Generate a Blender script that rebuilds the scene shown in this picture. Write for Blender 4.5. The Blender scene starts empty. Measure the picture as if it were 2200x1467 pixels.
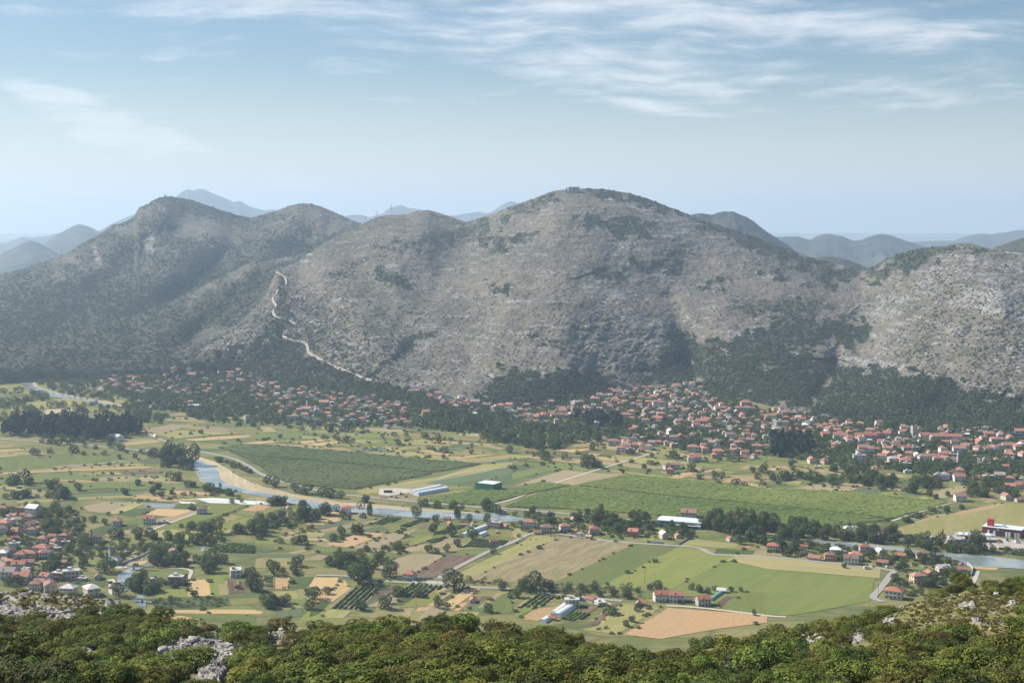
import bpy, bmesh, math, random
import numpy as np
from mathutils import Vector, Matrix
S = bpy.context.scene
COL = S.collection
rad = math.radians
# ---------------------------------------------------------------- camera
CAMH = 280.0
F = 2200 * 50 / 36.0
HORIZ = 480.0
PITCH = math.atan((733.5 - HORIZ) / F)
cam = bpy.data.cameras.new('camera')
cam.lens = 50; cam.sensor_width = 36; cam.clip_start = 0.5; cam.clip_end = 90000
camo = bpy.data.objects.new('camera', cam); COL.objects.link(camo)
camo.location = (0, 0, CAMH); camo.rotation_euler = (rad(90) - PITCH, 0, 0)
S.camera = camo
# ---------------------------------------------------------------- light
SUN_EL, SUN_AZ = 40.0, -68.0          # azimuth clockwise from +Y (view direction)
SUN_STR, SKY_STR, EXPO = 5.0, 0.054, 0.80
HAZE_D, HAZE_COL = 0.000068, (0.58, 0.76, 1.0)
sd = Vector((math.sin(rad(SUN_AZ)) * math.cos(rad(SUN_EL)), math.cos(rad(SUN_AZ)) * math.cos(rad(SUN_EL)), math.sin(rad(SUN_EL))))
sl = bpy.data.lights.new('sun', 'SUN'); sl.energy = SUN_STR; sl.angle = rad(0.5); sl.color = (1.0, 0.93, 0.82)
so = bpy.data.objects.new('sun', sl); COL.objects.link(so)
so.rotation_euler = (-sd).to_track_quat('-Z', 'Y').to_euler()
W = bpy.data.worlds.new("World"); S.world = W; W.use_nodes = True
S.view_settings.view_transform = 'Standard'; S.view_settings.look = 'None'
S.view_settings.exposure = EXPO; S.view_settings.gamma = 1.0; S.view_settings.use_curve_mapping = False
cy = S.cycles
cy.max_bounces = 6; cy.diffuse_bounces = 2; cy.glossy_bounces = 2; cy.transmission_bounces = 2
cy.volume_bounces = 3; cy.transparent_max_bounces = 4; cy.use_adaptive_sampling = True; cy.adaptive_threshold = 0.004
cy.caustics_reflective = False; cy.caustics_refractive = False
cy.use_denoising = True; cy.denoising_prefilter = 'ACCURATE'
try:
    cy.denoiser = 'OPENIMAGEDENOISE'; cy.denoising_input_passes = 'RGB_ALBEDO_NORMAL'
except Exception: pass

class NB:
    """small node-graph builder"""
    def __init__(s, nt):
        s.nt = nt; nt.nodes.clear()
    def n(s, t, **k):
        nd = s.nt.nodes.new(t)
        for a, v in k.items():
            if a[0] == 'i' and a[1:].isdigit(): s.put(nd.inputs[int(a[1:])], v)
            elif a.startswith('in_'): s.put(nd.inputs[a[3:].replace('_', ' ')], v)
            else: setattr(nd, a, v)
        return nd
    def put(s, sock, v):
        if isinstance(v, bpy.types.NodeSocket): s.nt.links.new(v, sock)
        elif isinstance(v, bpy.types.Node): s.nt.links.new(v.outputs[0], sock)
        elif isinstance(v, (tuple, list)) and sock.type == 'RGBA' and len(v) == 3: sock.default_value = (*v, 1)
        else: sock.default_value = v
    def m(s, op, a, b=0.0, c=None, clamp=False):
        nd = s.nt.nodes.new('ShaderNodeMath'); nd.operation = op; nd.use_clamp = clamp
        s.put(nd.inputs[0], a); s.put(nd.inputs[1], b)
        if c is not None: s.put(nd.inputs[2], c)
        return nd.outputs[0]
    def mix(s, f, a, b, mode='MIX'):
        nd = s.nt.nodes.new('ShaderNodeMix'); nd.data_type = 'RGBA'; nd.blend_type = mode; nd.clamp_factor = True
        s.put(nd.inputs[0], f); s.put(nd.inputs[6], a); s.put(nd.inputs[7], b)
        return nd.outputs[2]
    def ss(s, x, lo, hi):
        nd = s.nt.nodes.new('ShaderNodeMapRange'); nd.interpolation_type = 'SMOOTHSTEP'
        s.put(nd.inputs[0], x); s.put(nd.inputs[1], lo); s.put(nd.inputs[2], hi)
        nd.inputs[3].default_value = 0; nd.inputs[4].default_value = 1
        return nd.outputs[0]
    def noise(s, vec, scale, detail=3, rough=0.55, dist=0.0):
        nd = s.n('ShaderNodeTexNoise'); s.put(nd.inputs['Vector'], vec)
        nd.inputs['Scale'].default_value = scale; nd.inputs['Detail'].default_value = detail
        nd.inputs['Roughness'].default_value = rough; nd.inputs['Distortion'].default_value = dist
        return nd.outputs[0]
    def mapping(s, vec, rot=(0, 0, 0), scale=(1, 1, 1), loc=(0, 0, 0)):
        nd = s.n('ShaderNodeMapping'); s.put(nd.inputs[0], vec)
        nd.inputs[1].default_value = loc; nd.inputs[2].default_value = rot; nd.inputs[3].default_value = scale
        return nd.outputs[0]

# sky: Nishita + high cirrus described by azimuth / elevation of the sky direction
b = NB(W.node_tree)
sky = b.n('ShaderNodeTexSky', sky_type='NISHITA', sun_disc=False, sun_elevation=rad(SUN_EL), sun_rotation=rad(SUN_AZ), altitude=300.0, air_density=1.0, dust_density=0.6, ozone_density=1.2)
tc = b.n('ShaderNodeTexCoord'); sx = b.n('ShaderNodeSeparateXYZ', i0=tc.outputs['Generated'])
az = b.m('DIVIDE', sx.outputs[0], b.m('MAXIMUM', sx.outputs[1], 0.05))
el = b.m('DIVIDE', sx.outputs[2], b.m('MAXIMUM', b.m('ABSOLUTE', sx.outputs[1]), 0.05))
# cirrus layer: a horizontal deck, so streaks flatten towards the horizon
uv = b.n('ShaderNodeCombineXYZ', i0=az, i1=el, i2=0.0)
warp = b.n('ShaderNodeTexNoise', in_Scale=5.0, in_Detail=3.0); b.put(warp.inputs['Vector'], uv)
wv = b.n('ShaderNodeVectorMath', operation='MULTIPLY_ADD', i0=warp.outputs['Color'], i1=(0.09, 0.04, 0), i2=uv)
n1 = b.noise(b.mapping(wv, rot=(0, 0, 0.16), scale=(3.2, 17, 1)), 1.6, 8, 0.62)
n2 = b.noise(b.mapping(wv, rot=(0, 0, 0.10), scale=(9, 70, 1), loc=(3, 1, 0)), 1.5, 6, 0.6)
n3 = b.noise(b.mapping(wv, rot=(0, 0, -0.2), scale=(2.0, 6, 1), loc=(7.3, 2, 0)), 1.3, 3, 0.5)
def blob(cx, cy, rx, ry, rot):
    """soft elliptical region of sky; cx,cy are tangents of azimuth and elevation"""
    c, s_ = math.cos(rot), math.sin(rot)
    dx = b.m('SUBTRACT', az, cx); dy = b.m('SUBTRACT', el, cy)
    u = b.m('DIVIDE', b.m('ADD', b.m('MULTIPLY', dx, c), b.m('MULTIPLY', dy, s_)), rx)
    v = b.m('DIVIDE', b.m('SUBTRACT', b.m('MULTIPLY', dy, c), b.m('MULTIPLY', dx, s_)), ry)
    r = b.m('ADD', b.m('MULTIPLY', u, u), b.m('MULTIPLY', v, v))
    return b.m('POWER', 2.718, b.m('MULTIPLY', r, -1.0))
def P(x, y): return (x - 1100) / F, (HORIZ - y) / F
cov = None
for (x, y, rx, ry, rot, a) in SKYBLOBS if 'SKYBLOBS' in globals() else [
        (1500, 50, 800, 80, -0.03, .80), (500, 15, 620, 45, -0.05, .85), (1450, 170, 700, 120, 0.0, .58),
        (320, 310, 300, 50, -0.32, 1.25), (520, 380, 380, 52, -0.14, 1.0), (110, 205, 100, 22, -0.1, 1.3),
        (1200, 330, 900, 60, 0.0, .32), (2150, 90, 160, 50, 0.1, .4), (60, 430, 420, 60, 0, .7), (1180, 300, 130, 8, -0.1, .5), (1180, 340, 110, 6, -0.1, .4)]:
    cx, cy_ = P(x, y)
    t = b.m('MULTIPLY', blob(cx, cy_, rx / F, ry / F, rot), a)
    cov = t if cov is None else b.m('MAXIMUM', cov, t)
dens = b.m('ADD', b.m('MULTIPLY_ADD', b.m('SUBTRACT', n1, .5), 1.05, .32), b.m('ADD', b.m('MULTIPLY_ADD', b.m('SUBTRACT', n2, .5), .7, .1), b.m('MULTIPLY', n3, 0.30)))
cl = b.ss(b.m('MULTIPLY_ADD', cov, 0.62, b.m('SUBTRACT', dens, 0.60)), 0.08, 0.55)
cl = b.m('MULTIPLY', cl, b.m('MULTIPLY_ADD', b.ss(b.m('ADD', b.m('MULTIPLY', n1, .6), b.m('MULTIPLY', n2, .4)), .36, .62), .62, .38))
hz = b.m('MULTIPLY', b.m('SUBTRACT', 1.0, b.ss(el, -0.02, 0.12)), 0.62)
cl = b.m('MAXIMUM', b.m('MULTIPLY', cl, 0.70), hz)
hsv = b.n('ShaderNodeHueSaturation', in_Saturation=1.25, in_Value=1.0, in_Color=sky.outputs[0])
CLOUDV = 11.0
skyc = b.mix(cl, hsv.outputs[0], (CLOUDV, CLOUDV * 1.01, CLOUDV * 1.04))
bg = b.n('ShaderNodeBackground', in_Color=skyc, in_Strength=SKY_STR)
out = b.n('ShaderNodeOutputWorld'); b.nt.links.new(bg.outputs[0], out.inputs[0])

# ---------------------------------------------------------------- pixel <-> world (photo 2200 x 1467)
def ray(x, y):
    x = np.asarray(x, float); y = np.asarray(y, float)
    u = (x - 1100) / F; v = (733.5 - y) / F
    dx = u; dy = math.cos(PITCH) + v * math.sin(PITCH); dz = -math.sin(PITCH) + v * math.cos(PITCH)
    r = np.sqrt(dx * dx + dy * dy)
    return dx / r, dy / r, dz / r
def atd(x, y, d):
    a, c, t = ray(x, y); d = np.asarray(d, float)
    return np.stack([a * d, c * d, CAMH + t * d], -1)
def gnd(x, y, z=0.0):
    a, c, t = ray(x, y); d = (z - CAMH) / np.minimum(t, -1e-3)
    return np.stack([a * d, c * d, np.full_like(d, z)], -1)
def topx(p):
    p = np.asarray(p, float); q = p - np.array([0, 0, CAMH])
    fw = q[..., 1] * math.cos(PITCH) - q[..., 2] * math.sin(PITCH)
    up = q[..., 1] * math.sin(PITCH) + q[..., 2] * math.cos(PITCH)
    return 1100 + F * q[..., 0] / fw, 733.5 - F * up / fw
CROP = {'M1': (0, 350, 2.9333), 'M2': (700, 350, 2.9333), 'M3': (1450, 400, 2.9333),
        'V1': (0, 720, 4.), 'V2': (550, 780, 4.), 'V3': (1100, 780, 4.), 'V4': (1650, 780, 4.),
        'N1': (0, 1000, 3.1418), 'N2': (550, 1000, 3.1418), 'N3': (1100, 1000, 3.1418), 'N4': (1650, 1000, 3.1418), 'F': (0, 0, 1.)}
def pts(c, s):
    """'x,y x,y ...' in a crop -> photo pixels"""
    x0, y0, k = CROP[c]
    return np.array([[x0 + float(a.split(',')[0]) / k, y0 + float(a.split(',')[1]) / k] for a in s.split()])

# ---------------------------------------------------------------- numpy noise
rng = np.random.default_rng(7)
_T = rng.random((256, 256))
def vn(x, y):
    xi = np.floor(x).astype(int); yi = np.floor(y).astype(int); fx = x - xi; fy = y - yi
    fx = fx * fx * (3 - 2 * fx); fy = fy * fy * (3 - 2 * fy)
    a = _T[xi & 255, yi & 255]; b_ = _T[(xi + 1) & 255, yi & 255]; c = _T[xi & 255, (yi + 1) & 255]; d = _T[(xi + 1) & 255, (yi + 1) & 255]
    return (a * (1 - fx) + b_ * fx) * (1 - fy) + (c * (1 - fx) + d * fx) * fy - 0.5
def fbm(x, y, o=5, g=0.5):
    r = 0; a = 1.0
    for i in range(o):
        r = r + a * vn(x * 2 ** i + 17.3 * i, y * 2 ** i + 5.1 * i); a *= g
    return r
def ridged(x, y, o=4):
    r = 0; a = 1.0
    for i in range(o):
        r = r + a * (0.5 - 2 * np.abs(vn(x * 2 ** i + 9.7 * i, y * 2 ** i + 31.1 * i))); a *= 0.5
    return r
def sstep(x, a, b_):
    t = np.clip((x - a) / (b_ - a), 0, 1); return t * t * (3 - 2 * t)
def pdist(px, py, poly, closed=True):
    """signed distance in px to a polygon (+ inside) or unsigned distance to a polyline, plus the side sign for a polyline"""
    poly = np.asarray(poly); n = len(poly); best = np.full(px.shape, 1e9); ins = np.zeros(px.shape, bool); side = np.zeros(px.shape)
    for i in range(n if closed else n - 1):
        ax, ay = poly[i]; bx, by = poly[(i + 1) % n]
        vx, vy = bx - ax, by - ay; L = vx * vx + vy * vy + 1e-9
        t = np.clip(((px - ax) * vx + (py - ay) * vy) / L, 0, 1)
        d = np.hypot(px - ax - t * vx, py - ay - t * vy)
        s_ = vx * (py - ay) - vy * (px - ax)
        if not closed: side = np.where(d < best, np.sign(s_), side)
        best = np.minimum(best, d)
        if closed:
            c = ((ay > py) != (by > py)) & (px < (bx - ax) * (py - ay) / (by - ay + 1e-12) + ax)
            ins ^= c
    return np.where(ins, best, -best) if closed else (best, side)
def curve(pp, xs, sig=7.0):
    pp = np.array(pp, float); g = np.arange(xs[0] - 60, xs[-1] + 60, 1.0)
    out_ = []
    k = np.exp(-0.5 * (np.arange(-25, 26) / sig) ** 2); k /= k.sum()
    for j in range(1, pp.shape[1]):
        v = np.interp(g, pp[:, 0], pp[:, j]); v = np.convolve(np.pad(v, 25, 'edge'), k, 'valid'); out_.append(np.interp(xs, g, v))
    return out_

# ---------------------------------------------------------------- object helpers
def link(name, me, mat=None, parent=None, kind=None, label=None, cat=None, group=None):
    o = bpy.data.objects.new(name, me); COL.objects.link(o)
    if mat is not None and me is not None and not me.materials: me.materials.append(mat)
    if parent is not None: o.parent = parent
    if kind: o['kind'] = kind
    if label: o['label'] = label
    if cat: o['category'] = cat
    if group: o['group'] = group
    return o
def mesh_np(name, v, f, smooth=False):
    """v (n,3); f (m,k) all the same k"""
    me = bpy.data.meshes.new(name); v = np.asarray(v, np.float32); f = np.asarray(f, np.int32)
    me.vertices.add(len(v)); me.vertices.foreach_set('co', v.ravel())
    k = f.shape[1]; me.loops.add(f.size); me.loops.foreach_set('vertex_index', f.ravel())
    me.polygons.add(len(f)); me.polygons.foreach_set('loop_start', np.arange(0, f.size, k, dtype=np.int32))
    me.polygons.foreach_set('use_smooth', np.full(len(f), smooth))
    me.update(calc_edges=True); me.validate() if len(f) < 20 else None
    return me
def attr(me, name, a, dom='POINT', typ='FLOAT'):
    at = me.attributes.new(name, typ, dom)
    at.data.foreach_set('value' if typ == 'FLOAT' else 'color' if 'COLOR' in typ else 'vector', np.asarray(a, np.float32).ravel())
def grid_faces(nx, ny):
    i = np.arange(nx - 1)[:, None] * ny + np.arange(ny - 1)[None]
    i = i.ravel(); return np.stack([i, i + ny, i + ny + 1, i + 1], -1)
def principled(b, col, rough=0.9, spec=0.2, normal=None, **k):
    p = b.n('ShaderNodeBsdfPrincipled'); b.put(p.inputs['Base Color'], col)
    p.inputs['Roughness'].default_value = rough; p.inputs['Specular IOR Level'].default_value = spec
    for a, v in k.items(): b.put(p.inputs[a.replace('_', ' ')], v)
    if normal is not None: b.put(p.inputs['Normal'], normal)
    return p
def finish(b, sh):
    o = b.n('ShaderNodeOutputMaterial'); b.nt.links.new(sh.outputs[0], o.inputs[0])
def mat(name):
    m = bpy.data.materials.new(name); m.use_nodes = True; return m, NB(m.node_tree)
def bump(b, h, dist, strength=1.0):
    nd = b.n('ShaderNodeBump'); b.put(nd.inputs['Height'], h); nd.inputs['Distance'].default_value = dist; nd.inputs['Strength'].default_value = strength
    return nd.outputs[0]
def simple(name, col, rough=0.8, spec=0.3, var=0.08, scale=2.0, rand=0.0, metal=0.0):
    """plain material with slight mottling and a per-object shift"""
    m, b = mat(name); t = b.n('ShaderNodeTexCoord')
    n_ = b.noise(t.outputs['Object'], scale, 4, 0.6)
    v = b.m('MULTIPLY_ADD', b.m('SUBTRACT', n_, 0.5), var * 4, 1.0)
    if rand:
        oi = b.n('ShaderNodeObjectInfo'); v = b.m('MULTIPLY', v, b.m('MULTIPLY_ADD', b.m('SUBTRACT', oi.outputs['Random'], 0.5), rand * 2, 1.0))
    c = b.n('ShaderNodeVectorMath', operation='SCALE'); c.inputs[0].default_value = col; b.put(c.inputs['Scale'], v)
    finish(b, principled(b, c.outputs[0], rough, spec, Metallic=metal)); return m
# ================================================================ mountains
A_RIDGE = [(-200,700,2500),(330,812,2620),(400,768,2720),(480,722,2820),(545,665,2950),(572,632,3050),(593,584,3200),(640,562,3320),(700,520,3450),(760,490,3550),(805,468,3650),(830,462,3700),(852,462,3705),(870,461,3720),(895,453,3750),(920,451,3760),(945,458,3760),(975,468,3740),(1000,478,3700),(1050,463,3650),(1100,443,3600),(1150,425,3600),(1190,410,3600),(1215,407,3600),(1260,405,3600),(1300,407,3600),(1350,415,3600),(1400,430,3600),(1450,450,3600),(1500,468,3600),(1550,486,3600),(1600,501,3600),(1650,519,3590),(1700,537,3570),(1750,556,3540),(1800,568,3510),(1850,577,3470),(1880,573,3430),(1905,556,3380),(1930,545,3340),(1980,533,3280),(2030,529,3220),(2060,522,3180),(2090,523,3150),(2110,531,3120),(2150,536,3090),(2200,545,3050),(2450,560,2950)]
A_FOOT = [(-200,840,0),(330,815,0),(480,812,0),(600,828,0),(750,850,0),(830,866,0),(950,884,0),(1050,884,0),(1200,872,0),(1300,845,0),(1400,827,0),(1500,824,0),(1560,850,0),(1700,882,0),(1850,905,0),(2000,925,0),(2200,948,0),(2450,960,0)]
B_RIDGE = [(-300,690,4400),(0,590,4600),(60,575,4700),(110,556,4750),(150,540,4800),(200,510,4900),(215,503,4900),(240,484,4950),(265,478,4950),(290,465,5000),(294,452,5000),(300,445,5000),(318,439,5000),(330,430,5000),(345,424,5000),(362,422,5000),(385,425,5000),(410,429,5000),(450,443,5000),(500,460,5000),(540,468,4950),(560,463,4900),(590,454,4900),(620,443,4900),(645,437,4900),(668,438,4900),(690,444,4850),(730,461,4800),(775,481,4750),(820,500,4700),(1100,540,4600)]
B_FOOT = [(-300,800,2900),(0,768,3000),(150,735,3250),(300,695,3600),(430,650,3850),(530,600,4050),(660,560,4250),(760,520,4350),(1100,560,4300)]
C_RIDGE = [(-300,755,2900),(0,741,3050),(150,712,3250),(300,672,3450),(360,650,3500),(430,618,3600),(480,592,3650),(530,568,3750),(600,556,3850),(660,545,3950),(750,505,4050),(820,492,4100),(1100,540,4100)]
C_FOOT = [(-300,800,2600),(0,792,2650),(150,790,2680),(300,792,2700),(420,790,2750),(520,745,2900),(600,640,3250),(700,580,3600),(820,520,3900),(1100,600,3900)]
RELIEF_A = [  # kind, polyline, amp(+ = farther), width px, width2
 ('s', [(1225,600),(1180,614),(1136,633),(1085,642),(1040,657),(1005,670),(972,687),(945,702),(918,718),(890,736),(863,755),(812,793)], 14, 90, 60),
 ('g', [(1150,720)], -90, 170, 0), ('g', [(1260,650),(1400,700)], -50, 70, 0),
 ('g', [(1440,640),(1460,690),(1478,750),(1490,815)], 60, 22, 0), ('g', [(1380,690),(1420,760)], -40, 35, 0),
 ('g', [(1797,765),(1792,802),(1742,872)], 75, 20, 0), ('g', [(1500,690),(1560,740),(1640,800)], -60, 70, 0),
 ('s', [(2260,868),(2200,857),(2120,838),(2047,820),(1985,795),(1927,779),(1860,771),(1795,770)], 34, 90, 50),
 ('s', [(1800,770),(1745,752),(1690,744)], 30, 50, 30),
 ('g', [(1866,578),(1855,640),(1850,700),(1835,745)], 150, 75, 0), ('g', [(2128,605),(2150,640)], -130, 45, 0), ('g', [(2030,600),(1960,680)], -60, 60, 0),
 ('g', [(1000,480),(965,560),(905,620)], 90, 45, 0), ('g', [(700,560),(740,640),(790,720),(840,800)], -70, 45, 0),
 ('g', [(920,455),(860,560),(850,640)], -60, 50, 0), ('g', [(760,560),(860,690),(880,740)], 40, 30, 0), ('g', [(1230,420),(1150,520),(1060,600)], -60, 60, 0), ('g', [(1290,480),(1340,560),(1400,600)], 60, 45, 0),
 ('g', [(1400,440),(1560,540),(1700,620)], -60, 40, 0), ('g', [(1500,560),(1640,650),(1700,700)], 60, 60, 0),
 ('g', [(1000,760),(1060,830)], 35, 18, 0), ('g', [(1240,730),(1300,800)], 30, 20, 0), ('g', [(1960,830),(1900,890)], -40, 45, 0), ('g', [(2050,840),(2010,920)], 40, 30, 0),
 ('g', [(560,700),(640,790),(700,840)], 30, 30, 0)]
RELIEF_B = [('g', [(330,440),(300,480),(210,560),(60,640)], -120, 50, 0), ('g', [(400,480),(330,520),(250,600),(120,690)], 130, 40, 0), ('g', [(450,520),(350,600),(250,670)], -110, 45, 0),
 ('g', [(560,480),(480,560),(380,640)], 120, 40, 0), ('g', [(655,445),(560,520),(490,600)], -130, 50, 0), ('g', [(740,480),(640,530),(560,570)], 60, 40, 0),
 ('s', [(294,440),(300,462),(330,452),(345,430)], -40, 22, 14), ('s', [(430,505),(400,490),(370,482),(330,495),(302,510),(300,540)], 50, 40, 22), ('s', [(560,530),(520,528),(480,535),(465,550)], 40, 35, 20)]
RELIEF_C = [('g', [(520,580),(420,660),(330,740)], -90, 40, 0), ('g', [(590,570),(500,650),(420,720)], 80, 30, 0), ('g', [(300,690),(180,740)], 40, 30, 0), ('g', [(660,555),(600,600)], -50, 30, 0), ('g', [(240,700),(100,760)], -30, 25, 0)]
class Layer:
    def __init__(s, ridge, foot, relief, namp, seed, sharp=1.0, zfoot=True):
        s.r, s.f, s.rel, s.namp, s.seed, s.zf = ridge, foot, relief, namp, seed, zfoot
        g = np.arange(-320, 2501, 1.0)
        s.g = g; s.yr, s.dr = curve(ridge, g, 3.0 / sharp); s.yf, df = curve(foot, g, 14)
        a, c, t = ray(g, s.yf)
        s.df = -CAMH / np.minimum(t, -0.01) if zfoot else df
    def pos(s, x, y=None, sv=None, relief=True):
        yr = np.interp(x, s.g, s.yr); yf = np.interp(x, s.g, s.yf); dr = np.interp(x, s.g, s.dr); df = np.interp(x, s.g, s.df)
        if sv is None: sv = (yf - y) / (yf - yr)
        sc = np.clip(sv, 0, 1); y = yf + (yr - yf) * sc
        d = df + (dr - df) * (0.80 * sc + 0.20 * sc ** 4)
        fade = np.minimum(sstep(sc, 0, .12), 1 - 0.9 * sstep(sc, .80, 1))
        if relief:
            k = 0
            for kd, pl, amp, w, w2 in s.rel:
                amp = amp * .58
                if kd == 'g':
                    dd = pdist(x, y, pl, False)[0] if len(pl) > 1 else np.hypot(x - pl[0][0], (y - pl[0][1]) * 1.3)
                    k = k + amp * np.exp(-(dd / w) ** 2)
                else:
                    dd, sg = pdist(x, y, pl, False); sd_ = dd * sg
                    k = k + np.where(sd_ > 0, -amp * 0.5 * np.exp(-dd / w) * np.tanh(dd / 9.0), amp * np.exp(-dd / w2) * np.tanh(dd / 9.0)) 
            # gullies running down the slope and broad undulation
            q = x + 0.45 * (y - 600)
            k = k + s.namp * (11 * ridged(q / 70 + s.seed, y / 240 + 3, 4) + 26 * fbm(x / 130 + s.seed, y / 75, 4))
            # rock strata: thin steps dipping to the lower right
            st = (y - 0.33 * x)
            k = k + s.namp * 6 * ridged(x / 150 + 5, st / 12 + s.seed, 3) * sstep(fbm(x / 90, y / 60 + 7, 2), -.25, .25) + s.namp * 5 * fbm(x / 8, y / 5 + s.seed, 3)
            d = d + k * fade
        p = atd(x, y, d)
        lo = np.maximum(-sv, 0); hi = np.maximum(sv - 1, 0)
        a, c, _ = ray(x, y)
        p[..., 0] += a * (hi * 1500 - lo * 300); p[..., 1] += c * (hi * 1500 - lo * 300)
        p[..., 2] += -lo * 260 - hi * 260 - hi * hi * 1500
        return p, y, sv
LA = Layer(A_RIDGE, A_FOOT, RELIEF_A, 1.0, 0.0)
LB = Layer(B_RIDGE, B_FOOT, RELIEF_B, 1.3, 40.0, 1.5, False)
LC = Layer(C_RIDGE, C_FOOT, RELIEF_C, 0.9, 80.0, 1.0, False)

def pm(x, y, poly, w=4, jag=9):
    """soft, ragged polygon mask in photo pixels"""
    d = pdist(x, y, poly) + jag * fbm(x / 16, y / 12, 3)
    return sstep(d, -w, w)
FOR_A = [pts('F','340,800 400,775 470,760 560,735 610,720 640,726 655,738 663,757 700,775 760,800 830,828 860,842 940,852 975,872 960,900 800,890 600,850 450,825 330,815'),
 pts('F','1085,790 1160,801 1280,800 1335,812 1368,834 1330,850 1260,880 1050,905 980,890 1030,862 1050,820'),
 pts('F','1390,795 1440,775 1474,760 1495,790 1490,826 1400,830 1380,825'),
 pts('F','1477,736 1540,738 1603,722 1655,690 1774,682 1860,692 1866,734 1830,742 1800,740 1745,738 1690,742 1795,770 1792,800 1740,878 1640,880 1540,865 1505,835 1495,800 1480,765'),
 pts('F','1798,794 1927,792 1990,806 2064,830 2130,846 2260,875 2260,1000 2000,940 1850,915 1742,890 1765,840')]
MED_A = [(pts('M2','230,640 330,640 480,720 560,800 420,800 330,760'),.55),(pts('M2','960,480 1180,430 1330,440 1180,500 1110,570 1040,540'),.6),
 (pts('M2','1560,330 1900,340 2060,380 2030,480 1850,450 1680,400'),.7),(pts('M2','1640,680 1850,680 2000,740 1850,720'),.7),(pts('M2','1930,620 2080,640 2060,700 1960,670'),.75),
 (pts('M2','1620,150 1780,165 2000,200 2250,290 2250,330 1950,240 1700,200'),.7),(pts('M3','150,180 400,260 700,370 900,470 1150,540 1100,600 900,590 650,470 300,330 100,230'),.6),
 (pts('M3','1230,510 1290,500 1420,410 1560,370 1830,370 1700,440 1500,530 1330,600 1200,600'),.65),(pts('M3','150,600 300,590 300,630 160,635'),.8),(pts('M3','0,470 60,540 0,560'),.8),
 (pts('M3','530,500 720,560 700,575 540,535'),.75),(pts('M3','830,600 1060,640 900,640'),.6),(pts('M3','320,740 900,720 980,770 850,830 600,850 450,820'),.45),
 (pts('M2','1060,740 1150,810 1060,830 1000,760'),.55),(pts('M2','0,770 300,620 420,560 600,500 560,440 380,520 0,700'),.35),(pts('M2','480,1190 650,1080 620,1060 420,1190 300,1300 400,1290'),.6),
 (pts('M2','1300,1080 1560,1160 1540,1170 1290,1110'),.5),(pts('M2','2060,640 2250,640 2250,700 2080,690'),.5),(pts('F','1740,560 1800,568 1900,560 1900,580 1840,600 1780,590'),.6),
 (pts('F','1372,820 1400,800 1440,700 1465,690 1480,760 1410,830'),.5),(pts('F','560,735 600,600 600,585 640,700 612,722'),.5),(pts('F','600,600 700,640 800,780 860,850 700,780 640,720'),.3),
 (pts('M3','1560,350 1830,360 1960,380 2000,400 1800,420'),.55),(pts('F','1000,480 1180,412 1200,430 1100,470 1020,520 860,540 840,520'),.42)]
ROCK_A = [(pts('M2','1750,200 1950,230 2250,330 2250,420 2000,330 1760,230'),.85),(pts('M2','1540,730 1800,760 1900,870 1750,880 1600,790'),.7),(pts('M2','1080,860 1330,850 1250,900 1060,900'),.55),
 (pts('M3','1830,640 1980,580 2250,600 2250,860 2000,820 1700,740'),.9),(pts('M3','1150,800 1400,640 1700,430 2250,380 2250,620 1800,600 1500,760 1250,900'),.6),
 (pts('M3','1010,1080 1200,1070 1400,1110 1600,1160 1900,1250 2250,1330 2250,1420 1950,1330 1700,1230 1400,1150 1030,1140'),.9),(pts('M3','0,180 300,260 600,420 700,500 500,470 0,330'),.6),
 (pts('M3','80,850 250,880 480,900 500,960 250,930 90,890'),.7),(pts('M3','700,1010 1000,1060 1000,1100 750,1040'),.6),(pts('M3','1950,1070 2250,1100 2250,1200 2000,1120'),.5),
 (pts('F','1800,700 2260,640 2260,860 2050,800 1900,770'),.35),(pts('M2','700,1050 1100,1100 1700,1250 1900,1300 1300,1290 900,1400 500,1400 300,1330'),.3),(pts('M2','1700,900 2250,1000 2250,1240 1900,1150'),.45)]
ROCK_B = [(pts('M1','860,290 930,260 1060,215 1060,290 930,330 870,345'),.3),(pts('M1','700,420 860,370 900,440 830,500 760,450'),.3),(pts('M1','880,480 990,420 960,560 920,570'),.9),
 (pts('M1','580,520 640,560 640,660 600,640'),.6),(pts('M1','1390,540 1450,530 1440,600 1380,640'),.6),(pts('M1','120,820 150,830 150,900 130,900'),.5)]
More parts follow.
